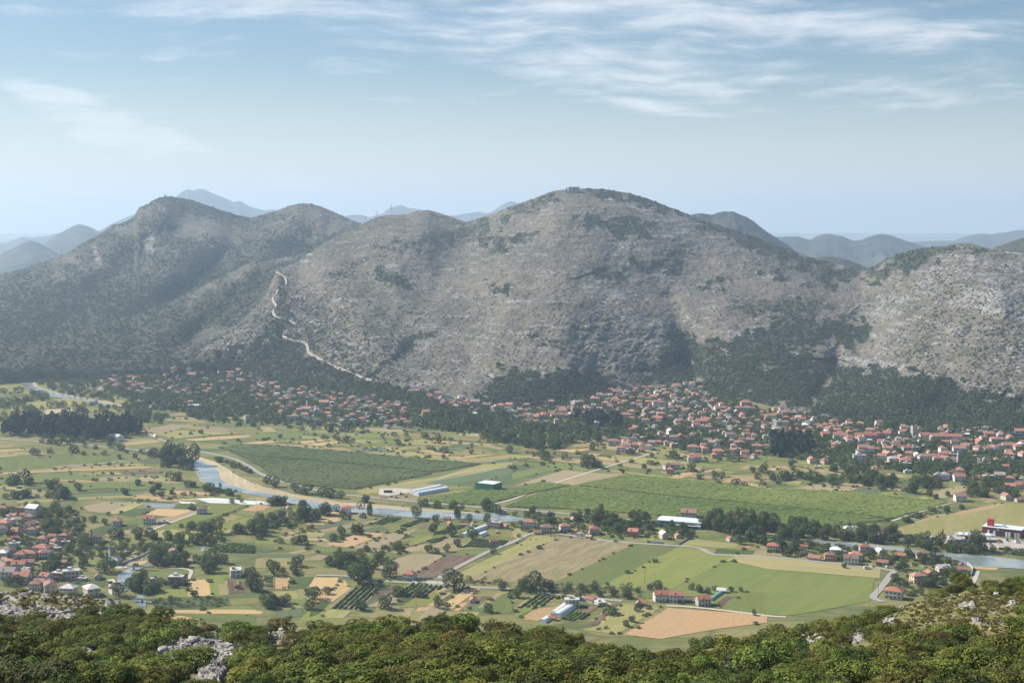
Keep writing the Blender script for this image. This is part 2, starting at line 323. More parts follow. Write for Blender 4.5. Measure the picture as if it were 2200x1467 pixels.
def veg_rock(x, y, L):
    if L is LA:
        v = 0.15 + 0.16 * fbm(x / 60, y / 40, 3)
        v = v + 0.18 * sstep(1000 - x, 0, 300) * sstep(y, 520, 700) + 0.10 * sstep(x, 1850, 2000)
        for p_ in FOR_A: v = np.maximum(v, pm(x, y, p_, 11, 40) * (0.90 + .35 * fbm(x / 26, y / 14, 3)))
        for p_, a in MED_A: v = np.maximum(v, pm(x, y, p_, 12, 30) * min(a * 1.25, .9) * (1 + .5 * fbm(x / 14, y / 8, 2)))
        for p_ in (pts('M3','480,960 540,990 520,1030 450,1000'), pts('M3','250,1000 400,1050 330,1080'), pts('M3','540,1120 640,1130 560,1190')): v = v - 0.45 * pm(x, y, p_, 4, 8)
        r = 0.22 + 0.25 * fbm(x / 30, y / 18, 3)
        for p_, a in ROCK_A: r = np.maximum(r, pm(x, y, p_, 8, 16) * a)
        dry = 0.5 + 0.9 * fbm(x / 90 + 9, y / 50, 3) + 0.25 * sstep(y, 560, 660) * sstep(x, 1000, 1200) 
    else:
        low = sstep(y - 0.12 * (400 - x), 520, 640) if L is LB else 0.75
        v = (0.60 + 0.5 * fbm(x / 45, y / 26, 4)) * (1 - low) + low * (0.86 + 0.4 * fbm(x / 40 + 4, y / 30, 3))
        if L is LB:
            v = np.maximum(v, pm(x, y, pts('M1','1060,215 1200,230 1600,350 1500,375 1300,340 1150,330 1060,300'), 8, 10) * .7)
            for p_ in (pts('M1','1100,310 1300,350 1600,375 2150,400 2100,450 1500,470 1200,480 1000,460'), pts('M1','1700,290 1950,255 2150,330 2150,400 1700,370'), pts('M1','250,590 430,590 500,620 350,700 200,680'), pts('M1','900,640 1180,640 1100,760 900,720')): v = v - 0.30 * pm(x, y, p_, 14, 16)
        else:
            for p_ in (pts('M1','1250,1060 1500,1000 1800,700 1850,700 1760,900 1500,1080 1300,1130 1100,1250 1050,1200'), pts('M1','1180,830 1560,620 1860,570 1860,600 1600,680 1300,830 1200,900')): v = v - 0.45 * pm(x, y, p_, 10, 12)
        r = 0.0 + 0.2 * fbm(x / 24, y / 18, 3)
        for p_, a in ROCK_B: r = np.maximum(r, pm(x, y, p_, 5, 8) * a * .8); v = v * (1 - 0.9 * pm(x, y, p_, 5, 8) * a) if L is LB else v
        dry = 0.45 + 0.6 * fbm(x / 60, y / 30, 3)
    return np.clip(v, 0, 1), np.clip(r, 0, 1), np.clip(dry, 0, 1)

def mountain_mat():
    m, b = mat('mountain_karst'); g = b.n('ShaderNodeNewGeometry').outputs['Position']
    def A(n): return b.n('ShaderNodeAttribute', attribute_name=n).outputs['Fac']
    veg, rock, dry = A('veg'), A('rock'), A('dry')
    nf = b.noise(g, 0.12, 5, 0.7); nm = b.noise(g, 0.02, 4, 0.6); nl = b.noise(g, 0.004, 3, 0.5)
    st = b.noise(b.mapping(g, rot=(0.35, 0.25, 0), scale=(.012, .012, .16)), 1.0, 4, 0.6, 0.3)
    grass = b.mix(b.ss(b.m('ADD', nl, b.m('MULTIPLY_ADD', dry, .5, -.25)), .35, .7), (0.108, 0.107, 0.076), (0.168, 0.150, 0.112))
    grass = b.mix(b.ss(nm, .4, .7), grass, (0.145, 0.130, 0.112))
    rc = b.mix(b.ss(nf, .3, .75), (0.18, 0.175, 0.175), (0.36, 0.35, 0.35))
    rk = b.m('ADD', b.m('MULTIPLY', rock, 0.15), b.m('ADD', b.m('MULTIPLY', nf, .55), b.m('MULTIPLY', st, .50)))
    c = b.mix(b.ss(rk, .57, .70), grass, rc)
    v1 = b.n('ShaderNodeTexVoronoi', in_Scale=0.085); b.put(v1.inputs['Vector'], g)
    v2 = b.n('ShaderNodeTexVoronoi', in_Scale=0.15); b.put(v2.inputs['Vector'], g)
    d1 = b.m('ADD', b.m('MULTIPLY', v1.outputs[0], .6), b.m('ADD', b.m('MULTIPLY', v2.outputs[0], .45), b.m('MULTIPLY', b.m('SUBTRACT', nm, .5), .5)))
    thr = b.m('MULTIPLY_ADD', veg, 0.95, 0.10)
    shrub = b.ss(b.m('SUBTRACT', thr, d1), -0.05, 0.07)
    vc = b.mix(b.ss(nf, .3, .7), (0.036, 0.048, 0.030), (0.075, 0.085, 0.048))
    c = b.mix(b.m('MULTIPLY', shrub, .92), c, vc)
    h = b.m('ADD', b.m('MULTIPLY', nf, 1.6), b.m('ADD', b.m('MULTIPLY', st, 1.6), b.m('ADD', b.m('MULTIPLY', nm, 5.0), b.m('MULTIPLY', shrub, 1.6))))
    finish(b, principled(b, c, 0.95, 0.1, bump(b, h, 3.4, 1.0))); return m
M_MOUNT = mountain_mat()
def build_layer(L, name, x0, x1, nx, ny, s0=-0.12, s1=1.25, low=None):
    xs = np.linspace(x0, x1, nx); sv = np.concatenate([np.linspace(s0, 0, 6)[:-1], np.linspace(0, 1, ny - 12), np.linspace(1, s1, 9)[1:]])
    X, Sv = np.meshgrid(xs, sv, indexing='ij')
    p, y, _ = L.pos(X, sv=Sv)
    p[..., 2] += np.where((Sv > .95), 0, 0)
    v, r, d = veg_rock(X, y, L)
    me = mesh_np(name, p.reshape(-1, 3), grid_faces(*X.shape), True)
    attr(me, 'veg', v); attr(me, 'rock', r); attr(me, 'dry', d)
    return link(name, me, M_MOUNT, kind='structure')
build_layer(LA, 'mountain', 320, 2380, 900, 420)
build_layer(LB, 'mountain', -260, 1000, 480, 200, low=1)
build_layer(LC, 'mountain', -260, 900, 460, 170)
# distant ranges ------------------------------------------------------------
def far_mat(name, col):
    m, b = mat(name); g = b.n('ShaderNodeNewGeometry').outputs['Position']
    n_ = b.noise(g, 0.0022, 5, 0.6); c = b.mix(b.ss(n_, .4, .62), col, (0.07, 0.07, 0.06))
    finish(b, principled(b, c, 0.95, 0.1, bump(b, b.noise(g, 0.006, 5, 0.65), 60, .7))); return m
M_FAR = far_mat('far_range_scrub', (0.030, 0.040, 0.032)); 
FARS = [
 ('-200,620 -80,575 0,549 35,530 65,516 80,520 95,527 120,541 200,600 330,660', 9000, 1),
 ('60,545 90,527 130,500 155,486 170,481 190,486 218,500 260,535 330,580', 11000, 1),
 ('-200,560 -100,540 0,523 20,520 48,508 65,511 102,507 126,500 200,510 215,495 240,480 290,459 330,440 360,428 380,421 392,411 405,406 415,409 431,404 442,407 450,412 465,418 477,423 500,433 518,432 530,440 545,447 570,452 590,450 615,460 700,480 760,490', 16000, 1),
 ('660,490 730,470 744,463 770,461 795,467 808,462 820,460 828,453 836,448 850,442 862,441 877,447 890,448 905,450 950,465 980,463 1000,458 1015,457 1030,455 1042,458 1055,456 1064,450 1070,446 1078,440 1085,436 1098,432 1110,435 1122,440 1150,455 1300,500', 16500, 1),
 ('1400,500 1490,459 1510,458 1530,461 1545,456 1555,454 1575,454 1590,460 1603,465 1612,470 1625,480 1650,499 1690,524 1750,572 1850,620', 5500, 2),
 ('1600,520 1650,508 1675,510 1690,509 1715,508 1740,517 1755,507 1770,503 1780,502 1795,505 1810,507 1822,513 1835,518 1850,516 1860,511 1872,507 1885,504 1900,503 1915,505 1925,510 1945,517 1970,525 2020,540 2100,560', 9500, 2),
 ('1560,530 1650,512 1700,508 1730,514 1800,520 1960,520 2000,518 2050,517 2065,511 2080,507 2095,503 2110,502 2130,504 2150,500 2165,499 2175,496 2200,494 2300,488 2450,480', 14000, 1),
 ('1700,570 1757,553 1775,551 1790,551 1810,555 1825,560 1850,569 1870,576 1950,600', 4600, 3),
 ('2060,560 2150,527 2170,519 2200,510 2260,492 2450,450', 4300, 3)]
for i, (s_, d, k) in enumerate(FARS):
    pp = pts('F', s_); x0, x1 = pp[0, 0], pp[-1, 0]; nx = int((x1 - x0) / 2.2); xs = np.linspace(x0, x1, nx)
    yr = curve(np.c_[pp, pp[:, 1]], xs, 2.5)[0] + 1.1 * fbm(xs / 9 + i * 7, xs * 0, 3)
    tb = np.linspace(0, 1.35, 46); X, T = np.meshgrid(xs, tb, indexing='ij')
    zr = atd(xs, yr, d)[:, 2][:, None]
    prof = np.where(T <= 1, T ** 1.25 * 0.55 + 0.45 * sstep(T, 0, 1), 1 - (T - 1) ** 2 * 6)
    rel = (ridged(X / 48 + i * 3 + T * 2.0, T * 3.0 + i, 4) + .6 * fbm(X / 30, T * 6 + i, 4)) * 0.08 * np.sin(np.clip(T, 0, 1) * np.pi) 
    depth = d * (0.22 if k == 1 else 0.18)
    D = d + (T - 1) * depth + rel * depth
    a, c, _ = ray(X, np.broadcast_to(yr[:, None], X.shape))
    p = np.stack([a * D, c * D, -30 + (zr + 30) * np.clip(prof, -1, 1)], -1)
    me = mesh_np('mountain', p.reshape(-1, 3), grid_faces(*X.shape), True)
    if k == 3:
        attr(me, 'veg', np.full(X.size, .75)); attr(me, 'rock', np.full(X.size, .1)); attr(me, 'dry', np.full(X.size, .4))
    link('mountain', me, M_MOUNT if k == 3 else M_FAR, kind='structure')
# ================================================================ valley floor
def ground_mat():
    m, b = mat('valley_meadow'); g = b.n('ShaderNodeNewGeometry').outputs['Position']
    w = b.n('ShaderNodeTexNoise', in_Scale=0.004, in_Detail=2.0); b.put(w.inputs['Vector'], g)
    wv = b.n('ShaderNodeVectorMath', operation='MULTIPLY_ADD', i0=w.outputs['Color'], i1=(60, 60, 0), i2=g)
    mp = b.mapping(wv, rot=(0, 0, 0.42), scale=(0.011, 0.034, 0))
    v = b.n('ShaderNodeTexVoronoi', in_Scale=1.0, distance='CHEBYCHEV', in_Randomness=0.75); b.put(v.inputs['Vector'], mp)
    ve = b.n('ShaderNodeTexVoronoi', in_Scale=1.0, in_Randomness=0.75, feature='DISTANCE_TO_EDGE'); b.put(ve.inputs['Vector'], mp)
    rc = b.n('ShaderNodeValToRGB'); cr = rc.color_ramp; cr.interpolation = 'CONSTANT'
    cs = [(0, (.115, .135, .045)), (.22, (.17, .17, .06)), (.4, (.085, .115, .042)), (.55, (.23, .205, .09)), (.68, (.13, .15, .05)), (.84, (.19, .18, .075)), (.93, (.30, .24, .12))]
    cr.elements[0].color = (*cs[0][1], 1); cr.elements[1].position = cs[1][0]; cr.elements[1].color = (*cs[1][1], 1)
    for p_, c_ in cs[2:]: e = cr.elements.new(p_); e.color = (*c_, 1)
    b.put(rc.inputs[0], b.n('ShaderNodeSeparateXYZ', i0=v.outputs['Color']).outputs[0])
    n1 = b.noise(g, 0.03, 5, 0.65); n2 = b.noise(g, 0.35, 4, 0.7)
    c = b.mix(b.ss(n1, .42, .68), rc.outputs[0], (0.20, 0.185, 0.08))
    c = b.mix(b.m('MULTIPLY', b.ss(n2, .45, .7), .45), c, (0.07, 0.095, 0.035))
    fur = b.noise(b.mapping(wv, rot=(0, 0, 0.42), scale=(0.02, 0.5, 0)), 1.0, 2, 0.5)
    c = b.mix(b.m('MULTIPLY', b.ss(fur, .45, .6), .25), c, (0.24, 0.21, 0.11))
    c = b.mix(b.m('MULTIPLY', b.m('SUBTRACT', 1.0, b.ss(ve.outputs[0], 0.0, 0.05)), .5), c, (0.06, 0.08, 0.03))
    finish(b, principled(b, c, 1.0, 0.05, bump(b, n2, .6, .6))); return m
# one sheet out to the horizon, finer near the valley
ang = np.linspace(-1.0, 1.0, 60); dd_ = np.concatenate([np.linspace(3, 600, 12), np.linspace(700, 4000, 40), np.geomspace(4400, 42000, 16)])
Ag, Dg = np.meshgrid(ang, dd_, indexing='ij')
link('ground', mesh_np('ground', np.stack([np.sin(Ag) * Dg, np.cos(Ag) * Dg, Dg * 0], -1).reshape(-1, 3), grid_faces(*Ag.shape)), ground_mat(), kind='structure')
# ================================================================ fields, tracks, river
def shoe(p): 
    x, y = p[:, 0], p[:, 1]; return 0.5 * np.sum(x * np.roll(y, -1) - y * np.roll(x, -1))
def subdiv_edges(p, step):
    out_ = []
    for i in range(len(p)):
        a, c = p[i], p[(i + 1) % len(p)]; n_ = max(1, int(np.hypot(*(c - a)) / step))
        for k in range(n_): out_.append(a + (c - a) * k / n_)
    return np.array(out_)
def field_mat(name, c1, c2, c3, furrow=0.3, fs=0.9, rough_=0.75, stripe=None, patch=0.5):
    m, b = mat(name); t = b.n('ShaderNodeTexCoord'); o = t.outputs['Object']; oi = b.n('ShaderNodeObjectInfo')
    r = oi.outputs['Random']
    ofs = b.n('ShaderNodeCombineXYZ', i0=b.m('MULTIPLY', r, 900.0), i1=b.m('MULTIPLY', r, 370.0), i2=0.0)
    ov = b.n('ShaderNodeVectorMath', operation='ADD', i0=o, i1=ofs)
    big = b.noise(b.mapping(ov, scale=(.35, 1, 1)), 0.035, 4, 0.6); fine = b.noise(ov, 0.5, 4, 0.7)
    band = b.noise(b.mapping(ov, scale=(.006, .16, 1)), 1.0, 2, 0.5)
    fur = b.noise(b.mapping(ov, scale=(.03, fs, 1)), 1.0, 2, 0.6)
    c = b.mix(b.ss(b.m('ADD', b.m('MULTIPLY', big, .5), b.m('MULTIPLY', band, .5)), .5 - patch * .18, .5 + patch * .14), c1, c2)
    c = b.mix(b.m('MULTIPLY', b.ss(fur, .40, .62), furrow), c, c3)
    c = b.mix(b.m('MULTIPLY', b.ss(fine, .42, .62), rough_ * .6), c, b.mix(0.5, c3, (c1[0] * .6, c1[1] * .6, c1[2] * .6)))
    hs = b.n('ShaderNodeHueSaturation', in_Hue=b.m('MULTIPLY_ADD', b.m('SUBTRACT', r, .5), .014, .5), in_Value=b.m('MULTIPLY_ADD', b.m('SUBTRACT', r, .5), .26, 1.0), in_Color=c)
    finish(b, principled(b, hs.outputs[0], 1.0, 0.04, bump(b, b.m('ADD', fur, fine), .35, .5))); return m
FM = {
 'w': field_mat('ripe_wheat_stubble', (.43,.30,.155), (.38,.285,.15), (.31,.235,.12), .35),
 'W': field_mat('golden_wheat', (.46,.305,.165), (.42,.30,.17), (.34,.24,.125), .3),
 'p': field_mat('dry_grass', (.30,.255,.125), (.22,.21,.09), (.36,.29,.15), .35, patch=.8),
 'P': field_mat('pink_stubble', (.25,.195,.115), (.39,.325,.195), (.17,.18,.075), .6, .16, .8, patch=1.6),
 'n': field_mat('fallow_soil', (.27,.215,.14), (.23,.20,.115), (.32,.26,.17), .35),
 'g': field_mat('green_meadow', (.125,.16,.055), (.16,.18,.065), (.095,.13,.045), .35, patch=.7),
 'G': field_mat('yellow_green_meadow', (.20,.215,.06), (.155,.19,.055), (.25,.24,.085), .35, patch=.7),
 'e': field_mat('bright_green_meadow', (.120,.165,.045), (.155,.185,.055), (.21,.21,.08), .3, patch=.6),
 'o': field_mat('olive_pasture', (.235,.225,.085), (.29,.255,.12), (.18,.195,.065), .3, .12, patch=.9),
 'c': field_mat('grey_green_crop', (.10,.135,.075), (.12,.15,.08), (.085,.11,.06), .4),
 'd': field_mat('dark_green_crop', (.06,.09,.033), (.08,.11,.04), (.10,.11,.05), .6, .35),
 'b': field_mat('ploughed_brown_soil', (.125,.085,.062), (.105,.072,.055), (.19,.145,.105), .75, .22),
 's': field_mat('river_sand', (.46,.36,.26), (.33,.285,.19), (.26,.235,.14), .3, .4, .7, patch=.8),
 'x': field_mat('white_crop_cover', (.66,.68,.68), (.60,.63,.62), (.30,.34,.28), .8, .35),
 'X': field_mat('grey_crop_cover', (.34,.36,.38), (.26,.28,.29), (.12,.15,.09), .8, .35),
 'C': field_mat('pale_yard', (.48,.45,.40), (.42,.39,.34), (.36,.33,.28), .2, .4),
}
NFIELD = [0]
FIELD_PX = []
def field(code, poly, z=None):
    g = gnd(poly[:, 0], poly[:, 1])[:, :2]
    if shoe(g) < 0: g = g[::-1]
    # long axis = local x
    e = np.roll(g, -1, 0) - g; L = np.hypot(e[:, 0], e[:, 1]); k = L.argmax(); a = math.atan2(e[k, 1], e[k, 0])
    c = g.mean(0); gs = subdiv_edges(g, 14.0)
    w = 0.9; gs = gs + np.stack([vn(gs[:, 0] / 15, gs[:, 1] / 15), vn(gs[:, 0] / 15 + 50, gs[:, 1] / 15)], -1) * 2 * w
    R = np.array([[math.cos(a), math.sin(a)], [-math.sin(a), math.cos(a)]])
    l = (gs - c) @ R.T
    me = bpy.data.meshes.new('field'); me.from_pydata([(q[0], q[1], 0) for q in l], [], [tuple(range(len(l)))]); me.update()
    NFIELD[0] += 1
    o = link('field' if code not in 'sC' else ('river_bank' if code == 's' else 'yard'), me, FM[code], kind='structure')
    o.location = (c[0], c[1], 0.02 + 0.0006 * NFIELD[0] if z is None else z); o.rotation_euler = (0, 0, a)
    FIELD_PX.append(poly)
    return o
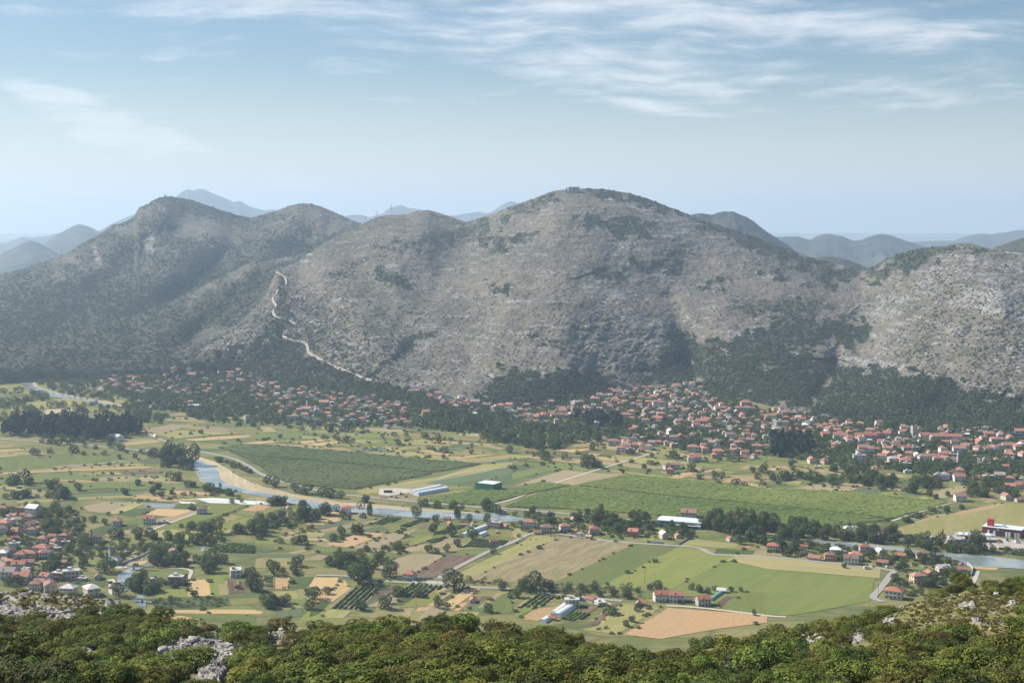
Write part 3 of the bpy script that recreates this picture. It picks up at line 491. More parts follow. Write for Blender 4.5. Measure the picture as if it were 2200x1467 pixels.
FIELDS = '''
V1 s 1430,1000 1540,1016 1700,1042 1850,1088 1960,1150 2060,1215 2199,1285 2199,1370 1950,1335 1800,1295 1715,1250 1700,1200 1655,1150 1690,1130 1640,1075 1560,1040
V2 s 0,1035 60,1060 200,1092 350,1130 500,1152 740,1195 930,1205 1200,1228 1500,1253 1750,1272 1950,1290 1700,1300 1300,1275 800,1245 400,1200 0,1120
V1 s 190,430 260,470 400,515 560,545 700,555 1050,612 1030,590 760,545 480,490 330,440 290,395 330,384 420,372 420,345 330,350 190,395
V1 s 360,680 400,640 640,630 620,650 500,680
V1 s 60,690 180,672 360,690 300,700 90,702
V2 s 550,1268 700,1270 760,1290 640,1300 560,1285
V1 G 0,465 180,470 250,490 260,520 180,510 0,492
V1 o 90,620 300,565 600,545 760,562 740,590 500,610 330,640 90,650
V1 g 200,740 400,695 1050,690 1060,730 560,745 330,745
V1 w 120,705 320,698 310,712 120,718
V1 w 490,680 640,672 790,678 560,692
V1 w 560,745 700,728 950,722 940,750 680,757
V1 g 960,730 1060,725 1060,750 950,752
V1 n 1240,815 1340,790 1460,765 1700,768 1560,805 1360,845 1280,835
V1 n 1640,830 1840,785 1970,800 1960,830 1900,840
V1 o 1340,850 1560,815 2100,845 1900,852 1500,890
V1 d 1500,890 1780,860 2000,845 2110,850 1900,865 1570,893
V1 w 1570,895 1900,868 2150,860 2140,875 1900,895 1680,908
V1 g 1900,925 2199,895 2199,915 2080,938
V1 w 2050,935 2199,915 2199,935
V1 p 0,942 130,943 120,958 0,968
V1 w 0,982 250,976 250,984 0,1005
V1 p 0,1030 180,1020 150,1035 0,1050
V1 w 1000,935 1350,910 1380,918 1050,945
V1 g 0,1060 600,1030 1100,1035 1170,1050 900,1080 300,1150 0,1165
V1 n 450,1125 1080,1075 1110,1082 700,1125 480,1140
V1 w 0,1178 600,1150 1200,1122 1330,1128 1250,1143 600,1168 0,1197
V1 p 0,1168 560,1138 1180,1100 1240,1106 1150,1120 500,1150
V1 g 0,1205 700,1195 900,1190 1500,1215 840,1235 400,1275 0,1290
V1 b 1020,1175 1420,1165 1380,1190 1060,1195
V1 c 1180,1070 1300,1055 1420,1060 1420,1100 1250,1110
V1 n 830,1245 880,1220 1060,1212 1180,1225 1080,1255
V1 n 1160,1255 1220,1215 1380,1210 1430,1250
V1 w 520,1240 820,1250 760,1260 520,1250
V1 p 0,1295 160,1305 430,1345 330,1358 130,1330 0,1315
V1 g 300,1280 900,1260 1400,1262 1500,1330 900,1310 600,1340
V1 w 1130,1400 1200,1378 1560,1395 1590,1410 1530,1425 1180,1410
V1 W 1420,1340 1560,1335 1880,1360 1890,1372 1500,1370
V1 d 1050,1410 1500,1430 1460,1450 1100,1430
V1 x 1680,1405 1860,1398 2199,1425 2199,1455 1800,1440
V1 x 1530,1428 1660,1432 1700,1442 1560,1446
V2 x 0,1180 110,1195 130,1215 0,1212
V2 p 0,545 130,550 180,590 60,590
V2 w 0,675 180,665 200,675 0,698
V2 w 320,680 560,655 600,665 420,692
V2 w 410,695 700,672 740,682 540,710
V2 g 0,610 480,590 600,610 200,650 0,650
V2 e 760,630 1000,600 1080,640 800,650
V2 e 820,700 1060,680 1200,700 760,735
V2 c 800,745 1070,720 1180,760 930,775
V2 p 930,770 1000,755 1070,765 1000,780
V2 p 1060,720 1160,730 1500,805 1400,815
V2 w 1380,750 1470,745 1690,780 1640,795 1460,765
V2 c 1560,730 1700,695 1940,700 1750,760
V2 p 1640,720 1900,760 2000,775 1860,765
V2 p 1800,690 1900,690 2140,730 2100,745
V2 w 1640,810 1900,790 2100,780 1760,820
V2 p 1780,825 2199,785 2199,820 1950,850
V2 p 1720,605 2000,605 1960,625 1760,620
V2 o 1200,660 1530,660 1500,700 1260,705
V2 o 1560,975 1950,868 2199,850 2199,880 2080,900 1660,1050 1200,1110 900,1120 860,1092
V2 P 1560,1000 1800,930 2080,905 1800,950 1560,1010 1200,1070 900,1110 1200,1060
V2 c 1930,858 2199,818 2199,840 2000,870
V2 c 1430,1035 2090,912 2199,895 2199,950 1660,1050
V2 c 1740,1052 2199,958 2199,1030 2140,1020 1890,1035 1880,1060
V2 n 1190,1075 1430,1048 1640,1055 1350,1075
V2 C 1060,1078 1200,1072 1350,1085 1340,1105 1150,1140 1060,1130
V2 n 1100,1170 1130,1145 1400,1150 1380,1180
V2 G 1380,1085 1640,1055 1890,1070 1700,1080 1400,1160
V3 o 0,785 190,800 120,815 0,820
V3 c 0,872 210,890 0,935
V3 g 0,1005 0,935 240,890 450,905 300,930
V3 e 200,870 450,860 720,930 440,912
V3 c 0,1005 300,925 450,915 200,960 0,1020
V3 n 0,1060 120,1020 450,918 740,945 950,960 520,1050 240,1022
V3 o 110,630 290,630 270,650 130,650
V3 o 400,655 500,660 460,700 400,705
V3 p 500,700 760,680 830,700 560,725
V3 w 350,745 660,735 680,740 540,770
V3 w 640,770 760,780 720,800 660,790
V3 w 700,805 800,805 1150,850 1130,860 780,830
V3 o 780,815 900,790 1500,850 1560,870 1200,862
V3 w 510,820 740,850 700,860 520,835
V3 p 900,865 1240,905 1200,915 930,885
V3 o 1080,770 1350,730 1480,780 1300,820 1150,795
V3 G 1460,920 1650,885 1900,868 1760,910 1620,935
V3 w 1460,920 1560,898 1640,902 1560,930
V3 b 1580,935 1640,905 1720,900 1790,908
V3 w 1600,938 1780,902 1800,910 1640,945
V3 w 1320,985 1500,935 1600,940 1450,993
V3 w 1780,1025 1900,990 2060,1000 1990,1030
V3 w 1840,1045 1900,1035 1960,1040 1900,1062
V3 W 1930,1075 2060,1035 2199,1060 2120,1100
V3 w 1990,1035 2080,1028 2090,1042 2010,1050
V3 n 1950,915 2010,880 2150,880 2090,905
V3 g 2000,860 2199,790 2199,850
V4 o 70,940 220,900 380,920 300,970
V4 w 0,910 60,900 120,905 0,930
V4 o 370,950 540,920 480,980
V4 e 670,850 690,815 760,820 760,850 750,890 650,880
V4 w 820,890 880,865 960,890 960,915 850,915
V4 w 1010,950 1060,945 1200,965 1080,980
V4 o 1010,975 1260,970 1100,990
V4 p 160,1025 220,1010 300,1020 260,1040
V4 p 680,1030 780,1025 740,1050
V4 e 520,860 640,830 720,870
V4 o 2060,975 2199,950 2199,980 2100,985
V4 o 1840,1190 1900,1175 2000,1180 1900,1200
V4 n 240,1075 400,1040 720,1060 780,1080 640,1110 500,1100
V4 c 720,1115 860,1080 1010,1100 920,1130
V4 G 930,1135 1010,1100 1160,1110 1060,1150
V4 w 0,1065 60,1075 0,1088
V4 g 1090,1130 1280,1060 1460,1055 1300,1110
V4 n 1400,1160 1500,1080 1660,1055 1740,1080 1480,1170
V4 p 1250,1165 1330,1145 1400,1160 1320,1180
V4 n 1540,1180 1600,1150 1620,1175
N1 n 560,275 700,245 900,250 860,290 740,325 600,310
N1 p 730,318 930,245 1000,248 850,310 760,328
N1 X 940,280 1000,250 1190,260 1170,290
N1 d 780,330 900,290 1050,290 970,330 900,345
N1 d 1160,290 1220,258 1420,270 1350,295
N1 W 975,330 1060,292 1320,300 1240,325 1170,345
N1 d 590,440 700,405 940,395 900,420 700,470 620,465
N1 n 700,470 780,440 920,438 900,450 740,476
N1 n 925,445 1200,345 1320,320 1340,328 1190,372 1000,440
N1 e 1000,435 1200,365 1500,265 1660,265 1550,310 1250,410 1080,430
N1 d 1250,415 1660,270 1680,275 1300,425
N1 p 1270,430 1560,328 1640,345 1420,430 1300,437
N1 G 1420,430 1640,350 1728,350 1728,365 1500,450
N1 W 1630,300 1728,262 1728,310
N1 o 1000,465 1100,430 1340,440 1345,495 1120,500
N1 c 1400,560 1550,520 1728,540 1728,620 1400,590
N1 e 590,565 740,565 740,600 640,610
N1 o 840,570 960,580 1000,600 850,640
N1 e 600,650 690,650 680,680 610,680
N1 d 480,800 560,760 720,768 700,815 540,815
N1 g 890,740 1000,705 1280,710 1260,750 1100,770
N1 G 1060,835 1270,833 1290,885 1080,897
N1 w 1285,770 1415,770 1420,880 1270,880
N1 e 1415,740 1530,740 1480,880 1420,878
N1 o 1475,800 1530,795 1545,875 1478,878
N1 b 1535,765 1590,765 1620,862 1545,868
N1 b 1615,790 1650,785 1675,860 1625,862
N1 g 1590,740 1660,730 1670,790 1610,790
N1 d 1030,900 1280,890 1540,900 1560,940 1400,970 1050,965
N1 w 1020,975 1728,972 1728,1003 1020,992
N1 g 1180,1000 1728,1010 1728,1060 1400,1050
N1 p 0,140 330,175 160,165 0,150
N1 n 1240,630 1310,630 1310,665 1250,665
N1 s 800,690 900,650 1000,640 980,665 860,690
N1 C 725,770 770,765 775,790 760,870 735,860
N2 W 0,265 110,268 60,300 0,305
N2 d 50,330 200,280 240,300 150,340
N2 w 330,395 420,355 560,350 600,360 480,400
N2 c 370,420 620,360 660,370 440,430
N2 b 1070,430 1120,395 1230,395 1200,420
N2 W 470,535 720,450 870,460 640,552
N2 n 640,553 900,475 1100,420 1060,450 860,560
N2 g 860,560 1000,510 1050,505 900,562
N2 G 980,555 1080,495 1180,470 1200,490 1090,530
N2 n 1170,560 1290,490 1390,492 1290,545 1200,565
N2 g 1330,580 1400,560 1600,562 1540,605 1420,600
N2 e 0,485 280,490 250,530 0,535
N2 n 160,475 280,480 470,490 500,515 200,495
N2 c 0,560 170,565 80,585 0,580
N2 c 0,590 330,600 300,620 0,612
N2 o 0,625 240,620 240,690 0,690
N2 n 310,640 420,600 490,610 440,640
N2 g 350,540 640,555 700,580 400,590
N2 o 170,445 480,455 440,485 280,478
N2 g 760,580 1050,590 900,640 780,630
N2 n 810,690 900,640 1090,595 1280,605 1060,740 960,735
N2 p 760,720 870,665 850,720
N2 b 1060,740 1300,603 1490,610 1220,758
N2 w 130,748 232,750 215,838 128,830
N2 d 235,752 400,750 330,828 222,830
N2 W 365,815 400,755 560,757 520,850
N2 w 415,915 560,780 600,775 640,830 520,920
N2 b 785,880 900,820 960,835 890,870
N2 n 740,955 880,890 990,895 920,950
N2 e 780,785 900,785 900,815 800,820
N2 o 100,850 280,845 290,900 170,910
N2 g 200,915 380,895 330,950
N2 d 380,920 500,925 420,1000 360,1020
N2 w 0,980 50,985 30,1003 0,1003
N2 c 120,990 310,955 310,1020 180,1030
N2 o 430,1035 490,975 640,985 590,1030
N2 G 960,960 1060,900 1270,840 1280,860 1150,950
N2 w 1150,945 1300,855 1320,865 1200,950
N2 d 1250,905 1310,865 1350,880 1290,915
N2 W 1240,955 1420,828 1520,830 1310,975
N2 W 1330,980 1390,925 1440,925 1360,985
N2 g 1400,980 1560,890 1728,850 1728,1000
N2 n 1480,960 1620,870 1660,870 1530,960
N2 C 1050,772 1285,785 1275,812 1060,797
F o 960,1244 1150,1150 1205,1153 1004,1248
F P 1000,1249 1200,1152 1375,1165 1190,1254
F g 1186,1254 1368,1165 1460,1176 1296,1260
F G 1290,1260 1455,1176 1590,1188 1440,1267
F e 1436,1266 1560,1205 1650,1222 1880,1244 1870,1292 1700,1322 1640,1322 1560,1312
F p 1560,1204 1590,1188 1895,1219 1890,1242 1650,1222
N3 e 1400,975 1560,860 1690,850 1728,870 1728,1000
N3 w 60,1035 150,965 350,945 200,1050
N3 d 400,980 450,930 600,940 520,1000
N3 b 450,990 520,945 590,950 520,1000
N3 b 530,1075 680,925 740,930 570,1075
N3 o 490,1110 580,1080 760,930 1000,960 720,1140
N3 W 760,1140 1050,960 1728,1010 1728,1060 1400,1100 1000,1170
N3 b 1150,880 1250,880 1210,905 1150,900
N3 d 1150,905 1210,905 1240,935 1150,935
N3 b 1370,945 1440,880 1510,885 1430,955
N3 g 870,845 980,840 960,890 880,900
N3 e 20,970 120,920 160,960 20,1030
N3 G 860,515 890,480 970,475 960,525
N3 o 1140,540 1200,490 1540,535 1500,560
N3 e 600,490 620,460 760,470 740,505
N3 o 0,440 60,415 150,420 50,500 0,480
N3 d 1360,595 1380,560 1640,575 1620,600
N3 W 1540,560 1600,530 1620,545 1570,565
N3 n 1640,565 1680,540 1728,545 1728,575
N4 o 850,435 1000,380 1240,320 1440,285 1600,255 1790,262 1790,470 1440,440 1290,480 1030,485 900,470
N4 w 1235,322 1520,262 1600,254 1530,285 1300,332
N4 n 985,382 1205,318 1225,325 1005,386
N4 o 440,415 500,398 700,415 600,465 480,450
N4 x 475,415 545,402 640,415 600,440 520,440
N4 e 250,570 420,570 380,600 260,600
N4 e 930,680 1150,690 1130,700 940,702
N4 o 800,830 940,830 920,850 820,850
N4 C 1030,500 1290,465 1440,470 1790,520 1790,600 1560,560 1300,545 1050,520
N4 w 1370,680 1560,690 1540,705 1390,695
N4 C 1380,710 1430,712 1400,800 1380,790'''
WATER = '''V1 1565,1035 1640,1072 1662,1110 1655,1135 1705,1195 1722,1240 1800,1290 1950,1332 2199,1375 2400,1418 2720,1500 2840,1515 3150,1530 3400,1550 3600,1575 3800,1575 4100,1582 4350,1605 4450,1600 4500,1570 4300,1540 4000,1530 3600,1515 3100,1475 2900,1470 2700,1430 2450,1390 2199,1345 2100,1325 1950,1280 1890,1232 1880,1180 1850,1140 1740,1082 1600,1045
V1 190,400 190,430 260,470 400,515 560,545 680,552 900,600 1000,608 860,575 700,545 480,505 330,455 275,425 285,398 330,388 260,385
V1 1130,985 1250,1000 1440,1012 1560,1035 1440,1000 1300,990 1180,980
V1 820,610 860,580 905,598 870,615
V1 580,668 600,658 640,655 620,668
N1 795,740 830,718 870,695 960,680 1010,665 1010,680 950,695 900,720 870,770 865,840 845,850 820,850 800,835 790,790
N1 900,895 930,880 960,878 990,905 985,960 930,950 915,915
N1 1350,580 1360,550 1375,545 1388,550 1380,575 1365,585
N2 1540,320 1640,330 1728,360 1900,390 1900,365 1728,345 1560,312
N4 200,505 280,510 300,525 440,545 700,560 870,578 1100,600 1280,640 1350,680 1728,698 1850,700 1850,645 1728,640 1440,605 1250,592 1100,585 900,555 600,520 470,515 300,500'''.split('\n')
WPX0 = [pts(*ln.split(' ', 1)) for ln in WATER]
AUTO = [('N1', '0,100 330,60 1100,60 1400,120 1500,170 1250,260 600,300 300,240 0,230', 'V1', (0, 1190, 1320, 1125), 15, 110), ('N1', '560,330 1300,300 1728,300 1728,640 1300,640 1100,520 780,480 620,440', 'N1', (960, 440, 1310, 322), 15, 80), ('N1', '1000,700 1728,700 1728,1040 1040,1040', 'N1', (1030, 965, 1540, 965), 16, 60),
 ('N2', '0,320 400,400 1000,340 1400,400 1500,620 1200,640 900,660 400,700 0,720', 'N2', (870, 460, 470, 535), 14, 90), ('N2', '0,740 600,770 1250,800 1728,850 1728,1040 0,1040', 'N2', (485, 965, 645, 822), 16, 55), ('N3', '0,830 740,930 1000,960 760,1130 0,1090', 'N2', (485, 965, 645, 822), 16, 55),
 ('V1', '0,950 1300,1020 1400,1130 1400,1440 0,1440', 'V1', (0, 1190, 1320, 1125), 16, 150), ('V1', '1300,660 2199,740 2199,960 1400,900', 'V2', (0, 705, 700, 755), 14, 90), ('V2', '0,540 900,580 2199,610 2199,840 1900,860 1300,815 0,700', 'V2', (0, 705, 700, 755), 15, 95),
 ('V3', '0,700 800,680 1500,820 2199,850 2199,1060 1700,1010 900,960 300,890 0,900', 'V3', (700, 805, 1150, 855), 16, 90), ('V4', '0,830 900,860 1700,1000 2000,1190 1600,1190 1000,1110 0,1060', 'V3', (700, 805, 1150, 855), 17, 80)]
g_a = np.random.default_rng(4); codes = list('gggooGGppnnwwddbccegP')
for c, s_, cd, (ax_, ay_, bx_, by_), sw, sl_ in AUTO:
    pp = pts(c, s_); q = gnd(pp[:, 0], pp[:, 1])[:, :2]; a_, b_ = pts(cd, f'{ax_},{ay_} {bx_},{by_}'); e = gnd(*np.array([a_, b_]).T)[:, :2]; th = math.atan2(*(e[1] - e[0])[::-1])
    R = np.array([[math.cos(th), math.sin(th)], [-math.sin(th), math.cos(th)]]); l = q @ R.T; y = l[:, 1].min()
    while y < l[:, 1].max():
        wy = sw * .72 * np.exp(g_a.normal(0, .4)); x = l[:, 0].min() + g_a.uniform(0, sl_)
        while x < l[:, 0].max():
            wx = sl_ * np.exp(g_a.normal(0, .35)); sk = g_a.normal(0, 5, 2)
            if g_a.random() < .82:
                cc = np.array([[x, y], [x + wx, y + g_a.normal(0, 1)], [x + wx + sk[0], y + wy], [x + sk[1], y + wy + g_a.normal(0, 1)]]); w_ = cc @ R
                fx, fy = topx(np.c_[w_, np.zeros(4)])
                if (pdist(fx, fy, pp) > -9).all() and not any((pdist(fx, fy, wp) > -4).any() for wp in WPX0): field(str(g_a.choice(codes)), np.stack([fx, fy], -1))
            x += wx + g_a.uniform(0, 4)
        y += wy + g_a.uniform(0, 2.5)
NAUTO = len(FIELD_PX); FIELD_ALL = list(FIELD_PX); FIELD_PX.clear(); print('auto fields', NAUTO)
for ln in FIELDS.strip().split('\n'):
    c, k, s_ = ln.split(' ', 2)
    field(k, pts(c, s_))
# ---- tracks and roads ------------------------------------------------------
M_ROAD = simple('grey_asphalt', (.30, .285, .26), 0.9, 0.1, .1, .3)
M_TRACK = simple('gravel_track', (.44, .39, .315), 1.0, 0.05, .12, .4)
def smooth_line(p, step=8.0):
    p = np.asarray(p, float); n_ = len(p)
    if n_ < 3: q = p
    else:
        q = []
        P0 = np.vstack([2 * p[0] - p[1], p, 2 * p[-1] - p[-2]])
        for i in range(1, n_):
            for t in np.linspace(0, 1, 6, endpoint=False):
                a, b_, c, d = P0[i - 1], P0[i], P0[i + 1], P0[i + 2]
                q.append(0.5 * ((2 * b_) + (-a + c) * t + (2 * a - 5 * b_ + 4 * c - d) * t * t + (-a + 3 * b_ - 3 * c + d) * t ** 3))
        q.append(p[-1]); q = np.array(q)
    return q
ROAD_XY = []
def ribbon(name, xy, w, z, mt, kind='structure'):
    q = smooth_line(xy); t = np.gradient(q, axis=0); t /= np.hypot(t[:, 0], t[:, 1])[:, None] + 1e-9
    n_ = np.stack([-t[:, 1], t[:, 0]], -1); w = w * (1 + .12 * vn(np.arange(len(q)) / 3.0, np.arange(len(q)) * 0.0 + w)) / 2
    v = np.stack([q + n_ * w[:, None], q - n_ * w[:, None]], 1).reshape(-1, 2)
    i = np.arange(len(q) - 1) * 2
    f = np.stack([i, i + 1, i + 3, i + 2], -1)
    me = mesh_np(name, np.c_[v, np.full(len(v), z)], f[:, ::-1]); ROAD_XY.append((q, float(w.max())))
    return link(name, me, mt, kind=kind)
ROADS = '''
V1 8 r 890,300 850,318 890,350 960,378 965,392 920,425 880,445 855,465 882,492
V1 7 r 1180,668 1110,686 1078,715 1090,750 1140,785 1220,815 1290,855 1400,905 1600,970 1800,1015 2000,1060 2130,1120 2220,1180 2340,1235 2430,1260 2560,1290 2700,1325 2900,1362 3100,1385 3300,1405 3500,1425 3800,1450 4150,1480 4399,1492 4650,1515 4900,1535 5200,1565 5430,1590 5700,1605
V1 6 r 300,1165 400,1190 490,1208 650,1203 880,1212 980,1222 1040,1255
V1 6 r 305,95 420,108 500,148 560,178 680,195 880,210 980,222 1040,256
V1 6 r 0,892 200,905 400,920 700,940 850,955 1050,975 1300,1000 1440,1005
V1 6 r 1260,635 1310,600 1330,585
V1 5 t 1210,92 1280,120
V1 5 t 1340,260 1390,295 1430,322
N1 6 t 780,695 850,665 900,640 960,615 1020,598 1060,602
N1 4 t 800,693 900,688 1100,690 1280,705 1270,770
N1 4 t 900,450 1000,445 1100,405 1320,325
N2 6 r 410,740 600,745 780,770 1000,790 1280,802 1450,820 1728,835 1930,860 2150,882 2470,915
N3 5 t 1040,945 1200,955 1400,975 1728,1015 1850,1022
N2 6 r 1235,765 1270,735 1480,625 1560,585 1660,545 1728,520 1860,458 1980,456 2180,480 2430,515 2730,535 2980,555 3070,595 3200,605 3460,618 3700,640 4100,682 4240,698
N4 7 r 780,700 850,712 830,735 760,830 710,888 770,920
N2 5 t 1535,275 1728,230 1928,150 2250,46 2700,-90
N4 9 r 880,492 1030,508 1200,525 1290,540 1500,560
V2 5 r 0,150 30,195 80,215 130,212 230,245 380,290 
V2 6 r 770,330 860,345 1000,380 1100,400 1300,430 1470,455
V2 5 r 1520,330 1700,370 1800,385 1980,395
V3 6 r 1650,310 1690,355 1740,415 1830,455 1880,480 1990,490 2199,520
V3 7 t 1500,212 1600,212 1655,190 1655,160 1640,130
V4 5 r 900,630 1100,655 1260,670 1280,690
V4 6 r 60,480 50,540 80,620
V2 4 t 1560,1000 1800,935 2090,905 2150,895
V1 5 t 0,300 120,290 300,215 420,200
V4 4 t 1580,1200 1300,1280 1060,1360'''
for ln in ROADS.strip().split('\n'):
    c, w, k, s_ = ln.split(' ', 3)
    pp = pts(c, s_)
    if c == 'V1' and '1165' in ln: continue
    g = gnd(pp[:, 0], np.maximum(pp[:, 1], 560))[:, :2]
    ribbon('road' if k == 'r' else 'track', g, float(w) * .78, 0.36 + 0.003 * len(ROAD_XY), M_ROAD if k == 'r' else M_TRACK)
# ---- water -------------------------------------------------------------------
def water_mat():
    m, b = mat('river_water'); g = b.n('ShaderNodeNewGeometry').outputs['Position']
    r = b.noise(b.mapping(g, scale=(.25, .6, 1)), 1.0, 4, .6); r2 = b.noise(g, .03, 3, .6)
    c = b.mix(b.ss(r2, .4, .62), (.17, .21, .21), (.30, .33, .32))
    rr = b.m('MULTIPLY_ADD', b.ss(r2, .42, .6), .22, .08)
    p = principled(b, c, .1, .5, bump(b, r, .05, .5)); b.put(p.inputs['Roughness'], rr); p.inputs['IOR'].default_value = 1.33
    finish(b, p); return m
M_WATER = water_mat()
WATER_PX = []
for k, ln in enumerate(WATER):
    c, s_ = ln.split(' ', 1); pp = pts(c, s_); WATER_PX.append(pp); g = gnd(pp[:, 0], pp[:, 1])[:, :2]
    if shoe(g) < 0: g = g[::-1]
    me = bpy.data.meshes.new('river'); me.from_pydata([(q[0], q[1], 0.34 + .002 * k) for q in g], [], [tuple(range(len(g)))]); me.update()
    link('river', me, M_WATER, kind='structure')
# winding gravel road on the mountain -------------------------------------------
def on_mountain(x, y):
    """world point of a photo pixel lying on the front mountain (or the valley floor below its foot)"""
    x = np.atleast_1d(np.asarray(x, float)); y = np.atleast_1d(np.asarray(y, float))
    p, _, s_ = LA.pos(x, y); q = gnd(x, np.maximum(y, 500))
    return np.where((s_ > 0)[:, None] & (x > 330)[:, None], p, q)
M_HTRK = simple('hill_track_gravel', (.33, .29, .245), 1.0, .05, .12, .3)
def hill_road(c, s_, w, L=LA, mt=M_HTRK, up=1.6):
    q = smooth_line(pts(c, s_)); q = np.concatenate([np.linspace(q[i], q[i + 1], 4, endpoint=False) for i in range(len(q) - 1)] + [q[-1:]])
    p = L.pos(q[:, 0], q[:, 1])[0]; k = np.hanning(13)[1:-1]; k /= k.sum()
    p = np.stack([np.convolve(np.pad(p[:, j], 5, 'edge'), k, 'valid') for j in range(3)], -1)
    v, f = [], []
    for i in range(len(p)):
        v += [p[i] + np.array([-w / 2, -w * .3, -.5 + up * .0]), p[i] + np.array([-w * .5, 0, up]), p[i] + np.array([w * .5, 0, up]), p[i] + np.array([w / 2, -w * .3, -.5])]
    # a cut-and-fill shelf: top at road level, a facing bank of pale spoil
    t = np.gradient(p[:, :2], axis=0); t /= np.hypot(t[:, 0], t[:, 1])[:, None] + 1e-9; n_ = np.stack([t[:, 1], -t[:, 0]], -1); n_ *= np.where(n_[:, 1] > 0, -1, 1)[:, None]
    v = np.stack([np.c_[p[:, :2] - n_ * w * .5, p[:, 2] + up + .8], np.c_[p[:, :2] + n_ * w * .5, p[:, 2] + up], np.c_[p[:, :2] + n_ * w * .9, p[:, 2] - .8]], 1).reshape(-1, 3)
    i = np.arange(len(p) - 1) * 3
    f = np.concatenate([np.stack([i, i + 1, i + 4, i + 3], -1), np.stack([i + 1, i + 2, i + 5, i + 4], -1)])
    return link('mountain_track', mesh_np('mountain_track', v, f), mt, kind='structure')
hill_road('M1', '1740,685 1755,697 1790,720 1803,745 1805,772', 3)
hill_road('M1', '1750,800 1742,830 1720,850 1728,880 1742,905 1722,930 1728,955 1745,975 1810,990 1845,1008 1875,1020', 3)
hill_road('M1', '1800,1060 1785,1085 1800,1100 1830,1115 1880,1125 1920,1135 1940,1160 1945,1190 1975,1215 2010,1235 2060,1258 2100,1280 2150,1300 2199,1320 2253,1342 2350,1375', 3.4)
hill_road('M1', '1850,535 1880,560 1930,575 1975,582', 3)
hill_road('M3', '1155,743 1150,760 1130,772 1108,785 1105,798 1085,806', 3)
# ================================================================ plant builders
def leaf_mat(name, c_dark, c_light, rand=.25, hue=.03, trans=.25):
    m, b = mat(name); oi = b.n('ShaderNodeObjectInfo'); a = b.n('ShaderNodeAttribute', attribute_name='tone')
    g = b.n('ShaderNodeNewGeometry')
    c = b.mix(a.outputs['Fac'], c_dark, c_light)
    h = b.n('ShaderNodeHueSaturation', in_Hue=b.m('MULTIPLY_ADD', b.m('SUBTRACT', oi.outputs['Random'], .5), hue * 2, .5),
            in_Value=b.m('MULTIPLY_ADD', b.m('SUBTRACT', b.m('FRACT', b.m('MULTIPLY', oi.outputs['Random'], 7.31)), .5), rand * 2, 1.0), in_Color=c)
    d = principled(b, h.outputs[0], .75, .15); t = b.n('ShaderNodeBsdfTranslucent', in_Color=h.outputs[0])
    mx = b.n('ShaderNodeMixShader', i0=trans); b.put(mx.inputs[1], d); b.put(mx.inputs[2], t); finish(b, mx); return m
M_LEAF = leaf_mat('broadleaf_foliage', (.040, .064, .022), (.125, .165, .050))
M_PINE = leaf_mat('pine_foliage', (.016, .030, .018), (.038, .058, .032), .15, .01, .1)
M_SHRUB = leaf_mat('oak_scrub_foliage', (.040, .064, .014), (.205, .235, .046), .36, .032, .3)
M_SCRUB = leaf_mat('far_scrub_foliage', (.040, .056, .028), (.092, .112, .050), .25, .02, .1)
M_ORCH = leaf_mat('grey_green_orchard_foliage', (.055, .070, .040), (.10, .12, .065), .2, .02)
M_BARK = simple('grey_brown_bark', (.14, .105, .08), .95, .1, .2, 1.5)
def tris_to_mesh(name, v, tone, quad=True):
    n_ = len(v) // (4 if quad else 3)
    me = mesh_np(name, v, np.arange(len(v)).reshape(n_, -1), False)
    attr(me, 'tone', np.repeat(tone, 4 if quad else 3)); return me
def crown_pts(r, lobes, n, squash, seed):
    """leaf centres and outward normals on a cluster of lobes; unit crown: width 1, base 0, top 1"""
    g = np.random.default_rng(seed)
    w = np.array([l[3] ** 2 for l in lobes]); k = g.choice(len(lobes), n, p=w / w.sum())
    d = g.normal(size=(n, 3)); d[:, 2] += .25; d /= np.linalg.norm(d, axis=1)[:, None]
    L = np.array(lobes)[k]; rr = L[:, 3] * (0.80 + 0.28 * g.random(n)) 
    bumpy = 1 + .28 * vn(d[:, 0] * 3 + L[:, 0] * 9, d[:, 1] * 3 + d[:, 2] * 3 + L[:, 1] * 9)
    p = L[:, :3] + d * (rr * bumpy)[:, None] * np.array([1, 1, squash])
    # drop leaves buried in another lobe
    keep = np.ones(n, bool)
    for i, l in enumerate(lobes):
        q = (p - np.array(l[:3])) / np.array([1, 1, squash]); keep &= (np.linalg.norm(q, axis=1) > l[3] * .72) | (k == i)
    return p[keep], d[keep], k[keep]
def leaves(name, p, d, size, seed, tone_k=None, mt=None, up=.3):
    g = np.random.default_rng(seed); n = len(p)
    nn = d + g.normal(size=(n, 3)) * .55 + np.array([0, 0, up]); nn /= np.linalg.norm(nn, axis=1)[:, None]
    t = np.cross(nn, g.normal(size=(n, 3))); t /= np.linalg.norm(t, axis=1)[:, None] + 1e-9; u = np.cross(nn, t)
    s_ = size * (0.6 + 0.8 * g.random(n))[:, None]
    v = np.stack([p - t * s_, p - u * s_ * .7, p + t * s_, p + u * s_ * .7], 1).reshape(-1, 3)
    tone = np.clip(g.normal(.45, .25, n) + (0 if tone_k is None else tone_k), 0, 1)
    me = tris_to_mesh(name, v, tone)
    if mt: me.materials.append(mt)
    return me
def lobes_round(g, n=12):
    out_ = [(0, 0, .46, .33)]
    for i in range(n):
        a = 2 * math.pi * (i + g.random() * .8) / n; r = g.uniform(.16, .33); z = g.uniform(.16, .78)
        out_.append((math.cos(a) * r * (1.15 - .45 * z), math.sin(a) * r * (1.15 - .45 * z), z, g.uniform(.15, .25)))
    return out_
def lobes_tall(g):
    return [(g.uniform(-.12, .12), g.uniform(-.12, .12), z, .36 * (1 - abs(z - .42) * 1.25) * g.uniform(.8, 1.1) + .04) for z in np.linspace(.12, .93, 9)]
